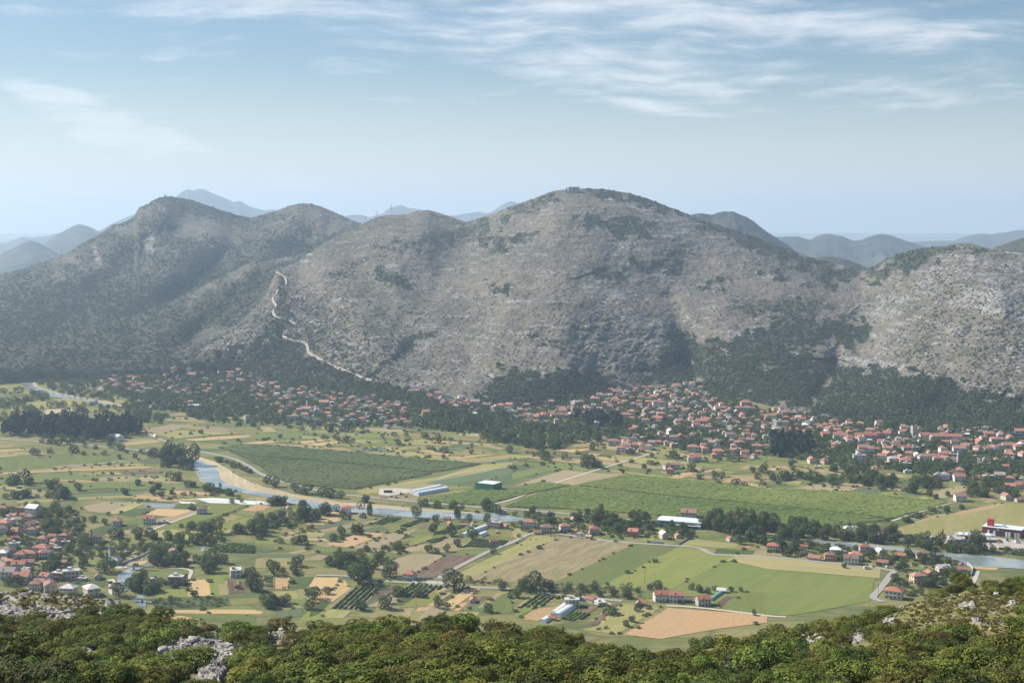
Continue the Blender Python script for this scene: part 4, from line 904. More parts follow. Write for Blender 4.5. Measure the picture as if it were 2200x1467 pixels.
def lobes_pine(g):
    return [(g.uniform(-.2, .2), g.uniform(-.2, .2), z, g.uniform(.20, .30) * (1.15 - z * .55)) for z in (.42, .5, .55, .62, .66, .74, .8, .9)]
def lobes_cyp(g):
    return [(0, 0, z, .42 * (1 - abs(z - .35) * 1.25) + .03) for z in np.linspace(.06, .95, 12)]
def lobes_bush(g, n=7):
    out_ = [(0, 0, .40, .34)]
    for i in range(n):
        a = 2 * math.pi * (i + g.random() * .8) / n; r = g.uniform(.22, .40)
        out_.append((math.cos(a) * r, math.sin(a) * r, g.uniform(.18, .62), g.uniform(.15, .25)))
    return out_
def tube(p0, p1, r0, r1, k=6):
    p0, p1 = np.array(p0, float), np.array(p1, float); d = p1 - p0; d /= np.linalg.norm(d)
    a = np.cross(d, [0.3, .9, .1]); a /= np.linalg.norm(a); c = np.cross(d, a); th = np.arange(k) * 2 * math.pi / k
    ring = np.cos(th)[:, None] * a + np.sin(th)[:, None] * c
    v = np.vstack([p0 + ring * r0, p1 + ring * r1]); i = np.arange(k); j = (i + 1) % k
    return v, np.stack([i, j, j + k, i + k], -1)
def merge(parts):
    V, Fc, n_ = [], [], 0
    for v, f in parts: V.append(v); Fc.append(f + n_); n_ += len(v)
    return np.vstack(V), np.vstack(Fc)
def trunk_mesh(kind, seed):
    g = np.random.default_rng(seed)
    if kind in 'py': ps = [tube((0, 0, -.04), (0, 0, .30), .05, .03), tube((0, 0, .30), (0, 0, .85), .03, .008)]
    elif kind == 'c': ps = [tube((0, 0, -.04), (.01, 0, .5), .035, .025), tube((.01, 0, .5), (0, .01, .88), .025, .008)]
    else: ps = [tube((0, 0, -.06), (0.01, 0, .30), .045, .032)]
    if kind in 'bs':
        for i in range(5):
            a = i * 1.26 + g.random(); ps.append(tube((0.01, 0, .25), (math.cos(a) * .24, math.sin(a) * .24, .55 + .15 * g.random()), .022, .007, 5))
    v, f = merge(ps); me = mesh_np('trunk', v, f, True); me.materials.append(M_BARK); return me
LOB = {'b': lobes_round, 'p': lobes_tall, 'c': lobes_pine, 'y': lobes_cyp, 's': lobes_bush, 'o': lobes_round}
TM = {'b': M_LEAF, 'p': M_LEAF, 'c': M_PINE, 'y': M_PINE, 's': M_LEAF, 'o': M_ORCH}
def crown_mesh(kind, n, size, seed, name='crown'):
    g = np.random.default_rng(seed); lb = LOB[kind](g)
    p, d, k = crown_pts(.5, lb, n, 1.0, seed)
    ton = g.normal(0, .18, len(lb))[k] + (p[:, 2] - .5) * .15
    return leaves(name, p, d, size, seed + 1, ton, TM[kind])
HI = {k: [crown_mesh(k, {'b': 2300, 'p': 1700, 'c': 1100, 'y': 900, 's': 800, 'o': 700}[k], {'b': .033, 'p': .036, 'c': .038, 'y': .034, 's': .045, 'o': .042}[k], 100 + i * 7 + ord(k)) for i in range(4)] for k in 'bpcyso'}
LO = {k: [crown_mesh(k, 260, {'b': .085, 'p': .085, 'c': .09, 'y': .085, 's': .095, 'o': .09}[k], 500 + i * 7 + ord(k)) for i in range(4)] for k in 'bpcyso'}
TR = {k: [trunk_mesh(k, i) for i in range(2)] for k in 'bpcyso'}

# ---- scatter of uncountable things: one object, instances inside --------------------
def scatter(name, pos, rot, scl, protos, label, cat=None, kind='stuff', group=None):
    """pos (n,3), rot (n,) about z, scl (n,3), protos: list of meshes"""
    n = len(pos); me = bpy.data.meshes.new(name); me.vertices.add(n); me.vertices.foreach_set('co', np.asarray(pos, np.float32).ravel())
    R = np.zeros((n, 3), np.float32)
    if np.ndim(rot) == 2: R[:] = rot
    else: R[:, 2] = rot
    attr(me, 'rot', R, typ='FLOAT_VECTOR'); attr(me, 'scl', np.asarray(scl, np.float32) * np.ones((n, 3), np.float32), typ='FLOAT_VECTOR')
    o = link(name, me, None, kind=kind, label=label, cat=cat, group=group)
    ng = bpy.data.node_groups.new(name + '_scatter', 'GeometryNodeTree')
    ng.interface.new_socket('Geometry', in_out='INPUT', socket_type='NodeSocketGeometry'); ng.interface.new_socket('Geometry', in_out='OUTPUT', socket_type='NodeSocketGeometry')
    N = ng.nodes; L = ng.links; gi = N.new('NodeGroupInput'); go = N.new('NodeGroupOutput')
    iop = N.new('GeometryNodeInstanceOnPoints'); jn = N.new('GeometryNodeJoinGeometry')
    for pm_ in protos:
        po = bpy.data.objects.new(pm_.name + '_source', pm_)
        oi = N.new('GeometryNodeObjectInfo'); oi.inputs[0].default_value = po
        gti = N.new('GeometryNodeGeometryToInstance'); L.new(oi.outputs['Geometry'], gti.inputs[0]); L.new(gti.outputs[0], jn.inputs[0])
    ra = N.new('GeometryNodeInputNamedAttribute'); ra.data_type = 'FLOAT_VECTOR'; ra.inputs[0].default_value = 'rot'
    sa = N.new('GeometryNodeInputNamedAttribute'); sa.data_type = 'FLOAT_VECTOR'; sa.inputs[0].default_value = 'scl'
    L.new(gi.outputs[0], iop.inputs['Points']); L.new(jn.outputs[0], iop.inputs['Instance']); iop.inputs['Pick Instance'].default_value = True
    L.new(ra.outputs[0], iop.inputs['Rotation']); L.new(sa.outputs[0], iop.inputs['Scale']); L.new(iop.outputs[0], go.inputs[0])
    md = o.modifiers.new('scatter', 'NODES'); md.node_group = ng
    return o

# ================================================================ mountain scrub
def in_poly(px, py, poly):
    return pdist(px, py, poly) > 0
def scrub(L, n, xr, sz, yoff=0, dens=1.0, name='scrub', label=''):
    g = np.random.default_rng(11 + n)
    x = g.uniform(*xr, n); yr = np.interp(x, L.g, L.yr); yf = np.interp(x, L.g, L.yf); y = yr + (yf - yr) * g.random(n) 
    v, r, d = veg_rock(x, y, L)
    clump = fbm(x / 7, y / 4.5, 3) ; keep = g.random(n) < np.clip((v - .02) ** 1.5 * dens * (0.35 + 2.6 * np.clip(clump + .18, 0, 1)) * (yf - yr) / 300, 0, 1)
    x, y, v = x[keep], y[keep], v[keep]
    p = L.pos(x, y)[0]; s_ = g.uniform(*sz, len(x))[:, None] * (0.75 + .5 * v[:, None]) * np.array([1, 1, .8]); p[:, 2] -= s_[:, 0] * .12
    scatter(name, p, g.random(len(x)) * 6.28, s_, SCRUBM, label, 'scrub'); return len(x)
SCRUBM = []
for i in range(5):
    p, d, k = crown_pts(.5, lobes_bush(np.random.default_rng(900 + i), 5), 34, 1, 900 + i)
    SCRUBM.append(leaves('scrub_bush', p, d, .20, i, None, M_SCRUB, .5))
print('scrub', scrub(LA, 140000, (330, 2260), (2.4, 5.2), 0, .9, 'scrub', 'dark green scrub and low trees scattered over the rocky front mountain'),
      scrub(LB, 60000, (-60, 800), (3.2, 7), 0, .8, 'scrub', 'blue green scrub over the slopes of the far left mountain'),
      scrub(LC, 36000, (-60, 800), (2.6, 6), 0, .9, 'scrub', 'green scrub over the long spur between the two mountains'))

# ================================================================ trees of the valley
TREES = []          # (px, py, kind, width, height, important)
def tz(c, kind, sp, w, h, poly, jit=.35, spare=True):
    """trees at about sp metres apart inside a photo polygon on the ground"""
    pp = pts(c, poly); g3 = on_mountain(pp[:, 0], pp[:, 1])[:, :2]; g = np.random.default_rng(int(abs(pp.sum())) % 9999)
    x0, y0 = g3.min(0); x1, y1 = g3.max(0); gx, gy = np.meshgrid(np.arange(x0, x1, sp), np.arange(y0, y1, sp * .9))
    q = np.stack([gx.ravel() + np.tile([0, sp / 2], gx.size)[:gx.size], gy.ravel()], -1) + g.normal(size=(gx.size, 2)) * sp * .33
    pxy = topx(np.c_[q, np.zeros(len(q))]); px, py = pxy
    m_ = in_poly(px, py, pp) & (vn(q[:, 0] / 28, q[:, 1] / 28) + .5 > (.22 if spare else 0))
    for x, y in zip(px[m_], py[m_]):
        s_ = np.exp(g.normal(0, jit * .8)); TREES.append((x, y, kind, w * s_ * .74, .88 * h * s_ * g.uniform(.72, 1.0), 0, spare))
def tl(c, kind, sp, w, h, line, wd=3.0):
    pp = pts(c, line); g3 = gnd(pp[:, 0], pp[:, 1])[:, :2]; g = np.random.default_rng(int(abs(pp.sum())) % 9999)
    for a, e in zip(g3[:-1], g3[1:]):
        L_ = np.hypot(*(e - a)); n = max(1, int(L_ / sp))
        for i in range(n):
            q = a + (e - a) * (i + g.random()) / n + g.normal(size=2) * wd; x, y = topx([*q, 0]); s_ = np.exp(g.normal(0, .28))
            TREES.append((float(x), float(y), kind, w * s_, h * s_, 0, False))
def ts(c, items):
    for it in items.split():
        a = it.split(':'); x, y = pts(c, a[0])[0]; k = a[1]; w = float(a[2]); h = float(a[3]) if len(a) > 3 else w * {'b': .95, 'p': 2.2, 'c': 1.3, 'y': 5, 's': .75, 'o': .8}[k]
        TREES.append((x, y, k, w * .66, h * .70, 1, False))
TZ = '''
V1 b 12 8 8 0,265 300,290 380,300 830,300 860,400 860,470 1000,560 1050,600 700,540 480,488 340,425 285,380 100,390 0,410
V1 b 12 8.5 8.5 960,260 1300,180 1500,250 2199,310 2199,700 2050,690 1700,730 1550,640 1340,650 1250,600 1000,560 880,470 985,390
V1 b 14 9 9 0,90 400,50 900,180 1050,230 1040,290 940,290 400,275 0,260
V1 c 9.5 11 17 10,800 100,765 600,745 1000,790 1220,800 1220,870 1000,890 800,925 600,905 300,885 20,870
V1 b 10 10 11 1080,600 1150,570 1220,600 1300,650 1270,750 1170,765 1140,690 1060,640
V1 b 11 9 9 1330,680 1440,690 1450,725 1330,745
V1 b 12 9 9 0,560 60,540 380,560 300,600 60,640 0,640
V1 b 12 9 9 0,680 70,700 190,750 0,740
V1 b 12 8 8 1560,650 1800,660 2199,740 2199,800 1950,770 1600,710
V2 b 13 7 7 0,120 150,90 700,190 1100,190 1500,250 1700,330 2199,400 2199,600 1600,590 1400,570 1100,560 900,560 600,590 300,520 0,520
V2 b 9.5 10 11 1450,470 1700,420 2199,455 2199,605 1700,595 1500,570
V2 b 11 9 9 1900,625 2199,600 2199,690 1950,690
V3 b 9.5 10 10 0,560 200,540 500,560 900,560 960,620 880,660 470,690 380,740 140,740 0,690
V3 c 9 10 15 440,480 640,470 940,480 940,560 650,560 600,500
V3 b 14 7 7 500,300 900,230 1600,170 1700,330 2199,420 2199,800 1900,830 1500,760 1200,700 1000,640 900,560 700,440
V3 b 10 10 11 1000,590 1200,560 1230,690 1120,700 1020,660
V3 b 10 9 10 1380,590 1520,560 1560,620 1420,640
V3 b 10 9 10 1420,680 1520,660 1640,680 1660,720 1500,740 1430,730
V4 c 8.5 10 15 10,650 370,655 430,760 300,800 60,810 10,780
V4 b 14 7 7 0,400 400,440 900,520 1500,580 2199,620 2199,850 1700,830 1200,850 900,830 800,790 400,800 450,700 380,640 0,640
V4 b 12 7 7 900,450 1300,520 1700,560 2199,560 2199,600 1700,600 1300,580 900,500
V4 b 10 9 9 1100,870 1650,850 2199,860 2199,960 2050,960 1900,960 1700,925 1400,950 1100,930
V4 b 9 9 11 1270,680 1500,670 1520,740 1300,740
V4 b 11 9 9 540,900 750,890 950,950 1100,990 1050,1080 800,1060 700,1000 560,960
V4 b 12 9 9 1100,1010 1450,1000 1500,1050 1320,1080 1100,1070
V4 b 12 9 9 1700,1010 2050,1020 2100,1090 2199,1100 2199,1190 1900,1170 1700,1150 1650,1080
V4 b 11 8 8 0,960 200,980 480,1000 700,1030 600,1060 300,1020 60,1010
N1 b 17 8 8 0,280 480,270 600,300 500,400 600,520 560,640 480,720 520,800 300,760 0,700
N1 b 10 8 8 800,490 960,455 1080,490 1000,505
N1 b 10 10 10 1220,505 1320,500 1500,485 1560,500 1430,550 1280,560
N1 o 8 4.5 4 760,520 1130,520 1130,580 1000,580 800,560
N1 b 8.5 9 9 1030,625 1240,625 1260,690 1020,690
N1 b 10 11 11 1290,645 1400,625 1540,625 1500,700 1400,730 1300,690
N1 b 7.5 9 8 885,740 970,760 1000,800 1060,850 1060,890 1000,900 900,880 870,830
N1 b 6.5 6 5.5 1040,790 1270,785 1270,830 1060,830
N1 o 6 4 3.5 1030,905 1280,895 1540,900 1560,940 1400,965 1050,960
N1 b 9 10 10 1660,720 1728,700 1728,860 1680,840
N2 b 10 10 10 0,340 150,350 400,310 430,360 200,400 130,440 0,470
N2 b 8.5 12 12 460,650 560,615 650,625 760,680 740,720 600,710 480,690
N2 b 7.5 6 6 120,695 400,725 410,745 40,742
N2 b 8 8 8 10,900 180,930 190,970 20,960
N2 o 6 5 4.5 1390,765 1728,790 1728,825 1400,805
N3 b 10 9 9 0,330 250,350 560,330 650,350 900,340 1000,400 960,440 700,460 600,400 400,380 180,400 0,380
N3 b 9 9 9 1150,430 1200,440 1190,500 1100,500
N3 b 9 10 11 1500,475 1728,480 1728,560 1620,520 1510,515
N3 b 10 12 14 1260,400 1340,380 1728,395 1728,475 1500,470 1300,450
N3 o 5.5 5.5 5 0,795 200,805 860,835 870,910 700,900 420,872 210,852 0,830
N3 b 7 6 6 1150,832 1380,832 1380,870 1180,860
N4 b 8.5 10 11 0,400 60,425 230,395 470,450 600,475 840,455 870,495 1000,505 960,530 600,520 480,505 260,510 0,500
N4 b 9 7 7 0,520 200,512 250,590 190,610 0,600
N4 b 13 6 6 400,540 560,530 620,600 500,660 380,620
N4 b 8 9 10 960,505 1180,530 1440,565 1440,600 1200,592 960,555
N4 b 10 7 7 840,600 1260,622 1280,680 1100,690 1000,650 850,640
N4 b 8.5 8 8 1000,790 1150,705 1280,720 1280,780 1100,840
N4 b 8 6 5 830,745 960,780 940,820 840,820
N4 b 11 9 9 200,65 420,90 500,65 750,65 760,110 620,130 240,110
N4 b 12 8 8 560,95 850,80 960,130 760,135
N4 b 10 9 9 1040,110 1150,110 1160,150 1050,160
N4 b 12 8 8 1350,205 1560,165 1728,175 1728,240 1500,232 1380,232'''
TZ += '''
N4 s 6 4.5 3.6 620,560 1300,600 1290,700 900,690 620,620
N4 s 6 4.5 3.6 0,520 480,520 700,600 640,660 250,630 0,600
N3 s 6.5 4.5 3.6 0,350 1250,380 1250,500 700,490 400,470 0,440
N1 s 7 4.5 3.6 0,290 560,290 600,640 540,800 0,800
N1 s 7 4.5 3.6 560,500 1250,500 1250,620 600,640
V2 s 8 6 4.5 0,130 1100,190 1700,330 2199,400 2199,560 0,530
V3 s 7.5 6 4.5 0,430 900,240 1600,170 2199,420 2199,800 1500,760 1000,640 0,560
V4 s 7.5 6 4.5 0,400 900,520 2199,600 2199,1080 1700,1000 900,900 0,800
V1 s 8 6 4.5 900,250 2199,330 2199,720 1300,640 860,440
N4 s 7 5 4 800,760 1250,700 1300,790 900,900 800,830'''
for ln in TZ.strip().split('\n'):
    c, k, sp, w, h, s_ = ln.split(' ', 5); tz(c, k, float(sp), float(w), float(h), s_, spare=k == 'b' and float(sp) > 11)
TL = '''
V1 b 10 9 8 0,500 100,505 170,515
V1 b 8 11 11 260,500 320,520 380,545 340,565
V1 b 11 8 8 100,640 230,635 330,655
V1 b 9 9 9 200,625 330,690 210,690
V1 b 10 8 8 340,640 440,620 560,620 800,605 1000,640
V1 b 9 9 9 620,655 760,660 900,662 1020,650
V1 b 9 9 9 330,920 450,935 600,950 700,935
V1 b 10 7 6 700,965 860,980 1030,975 1100,1010 1250,1025 1400,1055
V1 b 12 8 8 360,1012 520,1012 650,1012
V1 b 11 6 5 700,1022 940,1030
V1 b 7 16 19 1440,1080 1500,1100 1570,1090 1640,1120
V1 b 9 6 5 1450,1215 1520,1230 1540,1290 1700,1310 1880,1345
V1 s 9 5 4 1830,1335 1950,1372 2100,1400 2180,1410
V1 b 9 13 13 90,1275 180,1270 250,1275
V1 b 12 8 7 400,1322 540,1325
V1 b 11 8 7 20,1400 130,1395 350,1390 560,1375
V1 s 9 5 4 1830,1070 1950,1090 2050,1120 2150,1185
V1 s 14 2.5 2.2 1320,852 1600,812
V1 s 12 5 4 1300,1375 1500,1372 1880,1376
V1 b 12 7 6 1640,850 1740,832 1790,845
V2 b 8 10 10 600,590 760,592 890,575
V2 b 9 9 9 340,582 490,582
V2 b 10 7 6 540,640 740,665 840,692
V2 b 9 7 6 540,720 620,722
V2 b 10 8 8 1080,640 1140,655
V2 b 11 7 7 1200,630 1500,650 1640,662
V2 b 9 5 4 1460,735 1700,785
V2 b 10 9 9 1900,640 2000,652 2199,692
V2 s 10 6 5 1520,1225 1600,1240 1800,1250
V2 b 9 10 11 1950,1260 2060,1290 2070,1310
V2 s 14 4 3 0,706 700,756 1350,822
V3 b 9 8 7 120,780 250,790 330,850
V3 b 9 8 8 440,830 520,842
V3 b 9 6 6 560,782 620,772
V3 b 10 7 6 720,720 840,702
V3 b 7 11 11 600,862 700,902 850,892 920,880
V3 b 10 6 6 1000,780 1200,802
V3 b 10 6 5 900,850 1100,860 1300,882
V3 b 9 8 7 1690,992 1860,982
V3 b 9 7 6 1740,1030 1990,1052 2199,1062
V3 b 10 8 8 1740,830 1900,842 1960,820
V3 b 10 8 7 2060,1000 2199,990
V4 b 10 7 6 0,1010 250,982 480,1000
V4 b 11 7 6 360,1040 600,1012
V4 y 30 4 16 1535,520 1560,560 1650,600
V4 s 8 6 4 1580,1210 1300,1290 1080,1365
N1 b 11 8 8 60,125 150,118 200,125
N1 b 9 8 8 310,162 450,167 520,162
N1 b 9 7 6 0,228 200,215 480,222
N1 b 8 7 6 760,480 900,462 1060,492 1300,522
N1 b 8 10 10 1400,470 1550,452 1620,450 1728,432
N1 b 9 7 6 1050,432 1230,420 1340,442
N1 b 8 7 6 1330,150 1400,162 1500,182 1560,200 1700,215
N1 s 6 3 2.5 800,265 1000,240 1200,215 1480,195
N1 b 10 5 4 600,395 700,350 740,330
N2 b 7 7 6 100,270 190,255
N2 b 7 8 8 760,692 900,642
N2 b 8 6 5 1000,882 1140,892
N2 b 8 8 8 300,850 400,852 470,872
N2 b 7 7 7 20,922 180,952
N2 b 8 8 8 1090,270 1250,282 1400,292
N2 b 8 9 9 1540,300 1610,302
N2 s 6 4 3 860,560 1000,508 
N2 b 9 5 4 0,500 280,535 350,540
N2 s 6 5 4 130,350 250,430 340,440
N3 b 7 9 8 900,822 1000,826
N3 s 6 4 3 770,982 920,942
N3 s 6 3.5 3 520,1102 570,1100 700,1130
N3 s 7 3 2.4 1290,860 1430,850
N3 s 7 2.2 2 20,545 200,480 450,490
N4 s 5 4 3 1240,302 1000,352 920,380
N4 b 7 4 3.5 750,690 860,640
N4 b 10 5 4 0,612 250,640 640,682'''
for ln in TL.strip().split('\n'):
    c, k, sp, w, h, s_ = ln.split(' ', 5); tl(c, k, float(sp), float(w), float(h), s_)
ts('V1', '950,935:b:20 280,1025:b:13 315,1030:b:13 1500,1090:b:24:24 1570,1150:b:20:22 1460,1130:b:16:18 1630,1130:b:16:15 1640,1160:b:12 1025,1060:b:9 1165,1055:b:10 1400,1135:b:10 1440,1135:b:9 1330,1040:b:18 1380,1055:b:14 1290,1050:b:12 400,1280:b:9 540,1390:b:18 1185,1290:b:10 1360,1320:b:11 1310,1355:b:12 1070,1370:b:12 1475,1365:b:8 1725,848:b:10 1640,852:b:8 1100,725:b:10 1150,740:b:14 1800,320:y:4.5:24 1905,300:y:4.5:16 1700,1110:b:7 940,960:b:12 720,925:b:9 430,895:b:12 540,910:b:16 620,915:b:13 1240,750:b:10 1380,760:b:12 1520,1250:b:16 1890,1320:c:7 80,1290:b:13 240,1290:b:14 480,525:b:12 600,530:b:8 645,535:b:6 690,540:b:5 750,550:b:6 820,600:b:12')
ts('V2', '210,645:b:10 95,1035:b:15 165,1062:b:17 335,1105:b:15 430,1122:b:24:15 565,1145:b:17 635,1152:b:22:15 730,1160:b:13 945,1195:b:13:12 185,1215:b:14 230,1210:b:14 400,1250:b:14 585,1300:b:19 980,1305:p:9:17 1375,1330:b:16:18 1730,1340:c:9:15 1750,1335:c:7 430,732:b:8 1225,705:b:13 1220,790:b:7 1570,690:b:13 1490,810:b:7 1610,820:b:9 1850,780:b:10 2180,770:b:15 2140,680:b:15 1770,430:y:5:20 1800,440:y:5:20 1650,480:y:5:16 1540,1245:b:9 1770,1265:b:9 1400,745:b:6')
ts('V3', '690,745:b:13 1380,815:b:16 1420,815:b:10 1200,810:b:10 1135,905:b:9 950,945:b:9 1540,930:b:16 1740,970:b:10 1605,1000:b:10 2070,940:b:12 2155,945:b:17 175,1290:b:11 650,1300:b:10 760,1330:p:11:18 790,1345:b:14 1020,1325:b:8 1780,1330:b:15 1940,1345:p:8 2030,1345:b:14 2070,1345:b:12 855,475:y:4:18 30,700:b:16 180,720:b:16 350,720:b:15 505,690:b:12 905,780:b:8 835,570:b:12 1815,230:y:4:14')
ts('V4', '200,885:b:13 630,885:b:12 620,835:b:8 1365,1065:b:22 1240,1115:b:20 1390,1135:b:11 1440,1165:b:8 1545,1140:b:8 970,1095:b:12 1665,1255:b:8 1535,1275:b:10 910,500:y:4:20 1650,640:y:4.5:22 1765,750:y:4.5:28 1580,740:b:10 2110,720:y:4:12 480,460:y:4:12 35,990:b:12 270,970:b:11 110,960:b:7 560,930:b:14 900,970:b:13')
ts('N1', '25,345:b:14 250,300:b:14 375,310:b:16 300,360:b:17 400,340:b:14 465,315:b:11 320,445:b:20 390,410:b:13 460,435:b:13 540,455:b:13 375,685:b:19 710,720:b:24:18 565,670:b:13 760,600:b:8 530,610:b:12 100,530:b:10 830,635:p:7:15 862,610:b:6 620,555:y:4:24 132,485:y:4:22 825,660:y:2.5:13 815,665:y:2:11 1215,590:b:10:14 930,130:b:9 1068,160:b:11 1030,190:b:11 845,195:b:10 1160,193:b:7 705,395:b:10 515,400:b:12 1290,195:b:6 435,225:b:19 390,235:b:12 1640,460:b:13 1705,460:b:18 800,880:b:18 1310,885:b:9 1155,905:b:6 1265,465:b:8 1145,500:b:9 1365,445:b:11 1425,450:b:11 1490,150:c:5:9 1630,250:b:7 1565,255:b:9 60,810:b:14 130,800:b:12 680,620:b:8 1700,840:b:18 210,120:b:10 1250,770:b:8 935,855:b:12 690,545:b:9 585,545:b:13 100,620:b:9')
ts('N2', '115,265:b:8 178,265:b:13 315,290:b:13 460,335:b:17 765,335:p:10:17 1080,350:b:13:15 45,420:p:8:17 590,360:b:13 630,360:b:8 743,250:b:11 575,465:b:13 675,465:b:17 710,460:b:10 520,510:b:12 310,530:b:15 380,425:b:7 745,580:b:9 563,585:b:6 700,600:b:9 955,575:b:13 985,580:b:9 1162,585:b:12 1220,595:b:8 1288,578:b:10 1600,595:b:9 1360,545:b:11 905,750:b:22:19 120,740:b:17:19 275,680:b:16:15 830,640:b:10 690,800:b:32:27 755,770:b:18:16 1335,835:b:28:23 20,850:b:12 395,900:b:16 210,930:b:11 360,970:b:13 705,975:b:13 870,965:b:16 1110,795:o:8 1570,990:b:11 1665,840:b:9 1195,445:b:14 1210,375:b:11 1350,375:c:8:16 1370,380:c:8:14 1440,375:b:11 1560,375:b:12 1320,475:b:16 1460,495:b:17 1620,350:b:13 190,835:o:5 905,780:b:3 790,700:b:14 35,470:b:18 1230,960:b:12 410,360:b:14 1640,345:b:11')
ts('N3', '130,850:b:27:22 70,840:b:14 40,890:b:14 600,380:p:12:22 620,390:b:14 1340,430:b:22:26 1450,440:b:20:22 1525,425:p:12:24 1600,430:b:22:27 1690,440:b:20:25 1280,420:b:12 1080,425:b:7:13 510,330:b:8 135,315:b:9 800,345:b:9 900,380:b:16 680,430:b:18 780,895:b:11 930,838:b:9 990,840:b:9 1480,850:b:7 1545,850:b:6 1635,1010:b:5:7 805,1055:b:8 770,1085:b:8 45,485:b:6 740,495:b:5 450,905:b:9 350,895:b:6 1130,930:b:5 1690,530:b:13 1540,530:b:14 1600,510:b:15 250,840:b:14 1180,490:b:8')
ts('N4', '1395,580:b:25:27 1465,575:b:8 1518,583:b:9 1610,590:b:10 1660,600:b:9 1705,605:b:11 985,505:b:9 1135,500:b:5 510,690:b:7 905,700:b:12 880,710:b:9 935,180:b:9 980,190:b:12 1095,205:b:9 1130,220:b:8 1215,200:b:7 1307,295:b:8 1210,315:b:7 940,385:b:9 230,430:b:17:20 30,450:b:16:19 100,480:b:15:18 310,450:b:14:18 400,470:b:14:16 530,500:b:12:14 640,470:b:14:18 700,480:b:15:18 660,500:b:14 940,540:b:12 1050,550:b:12 1250,580:b:12 1300,580:b:14 1420,600:b:10 840,510:b:11 1075,820:b:13 1180,810:b:10 1030,870:b:9')
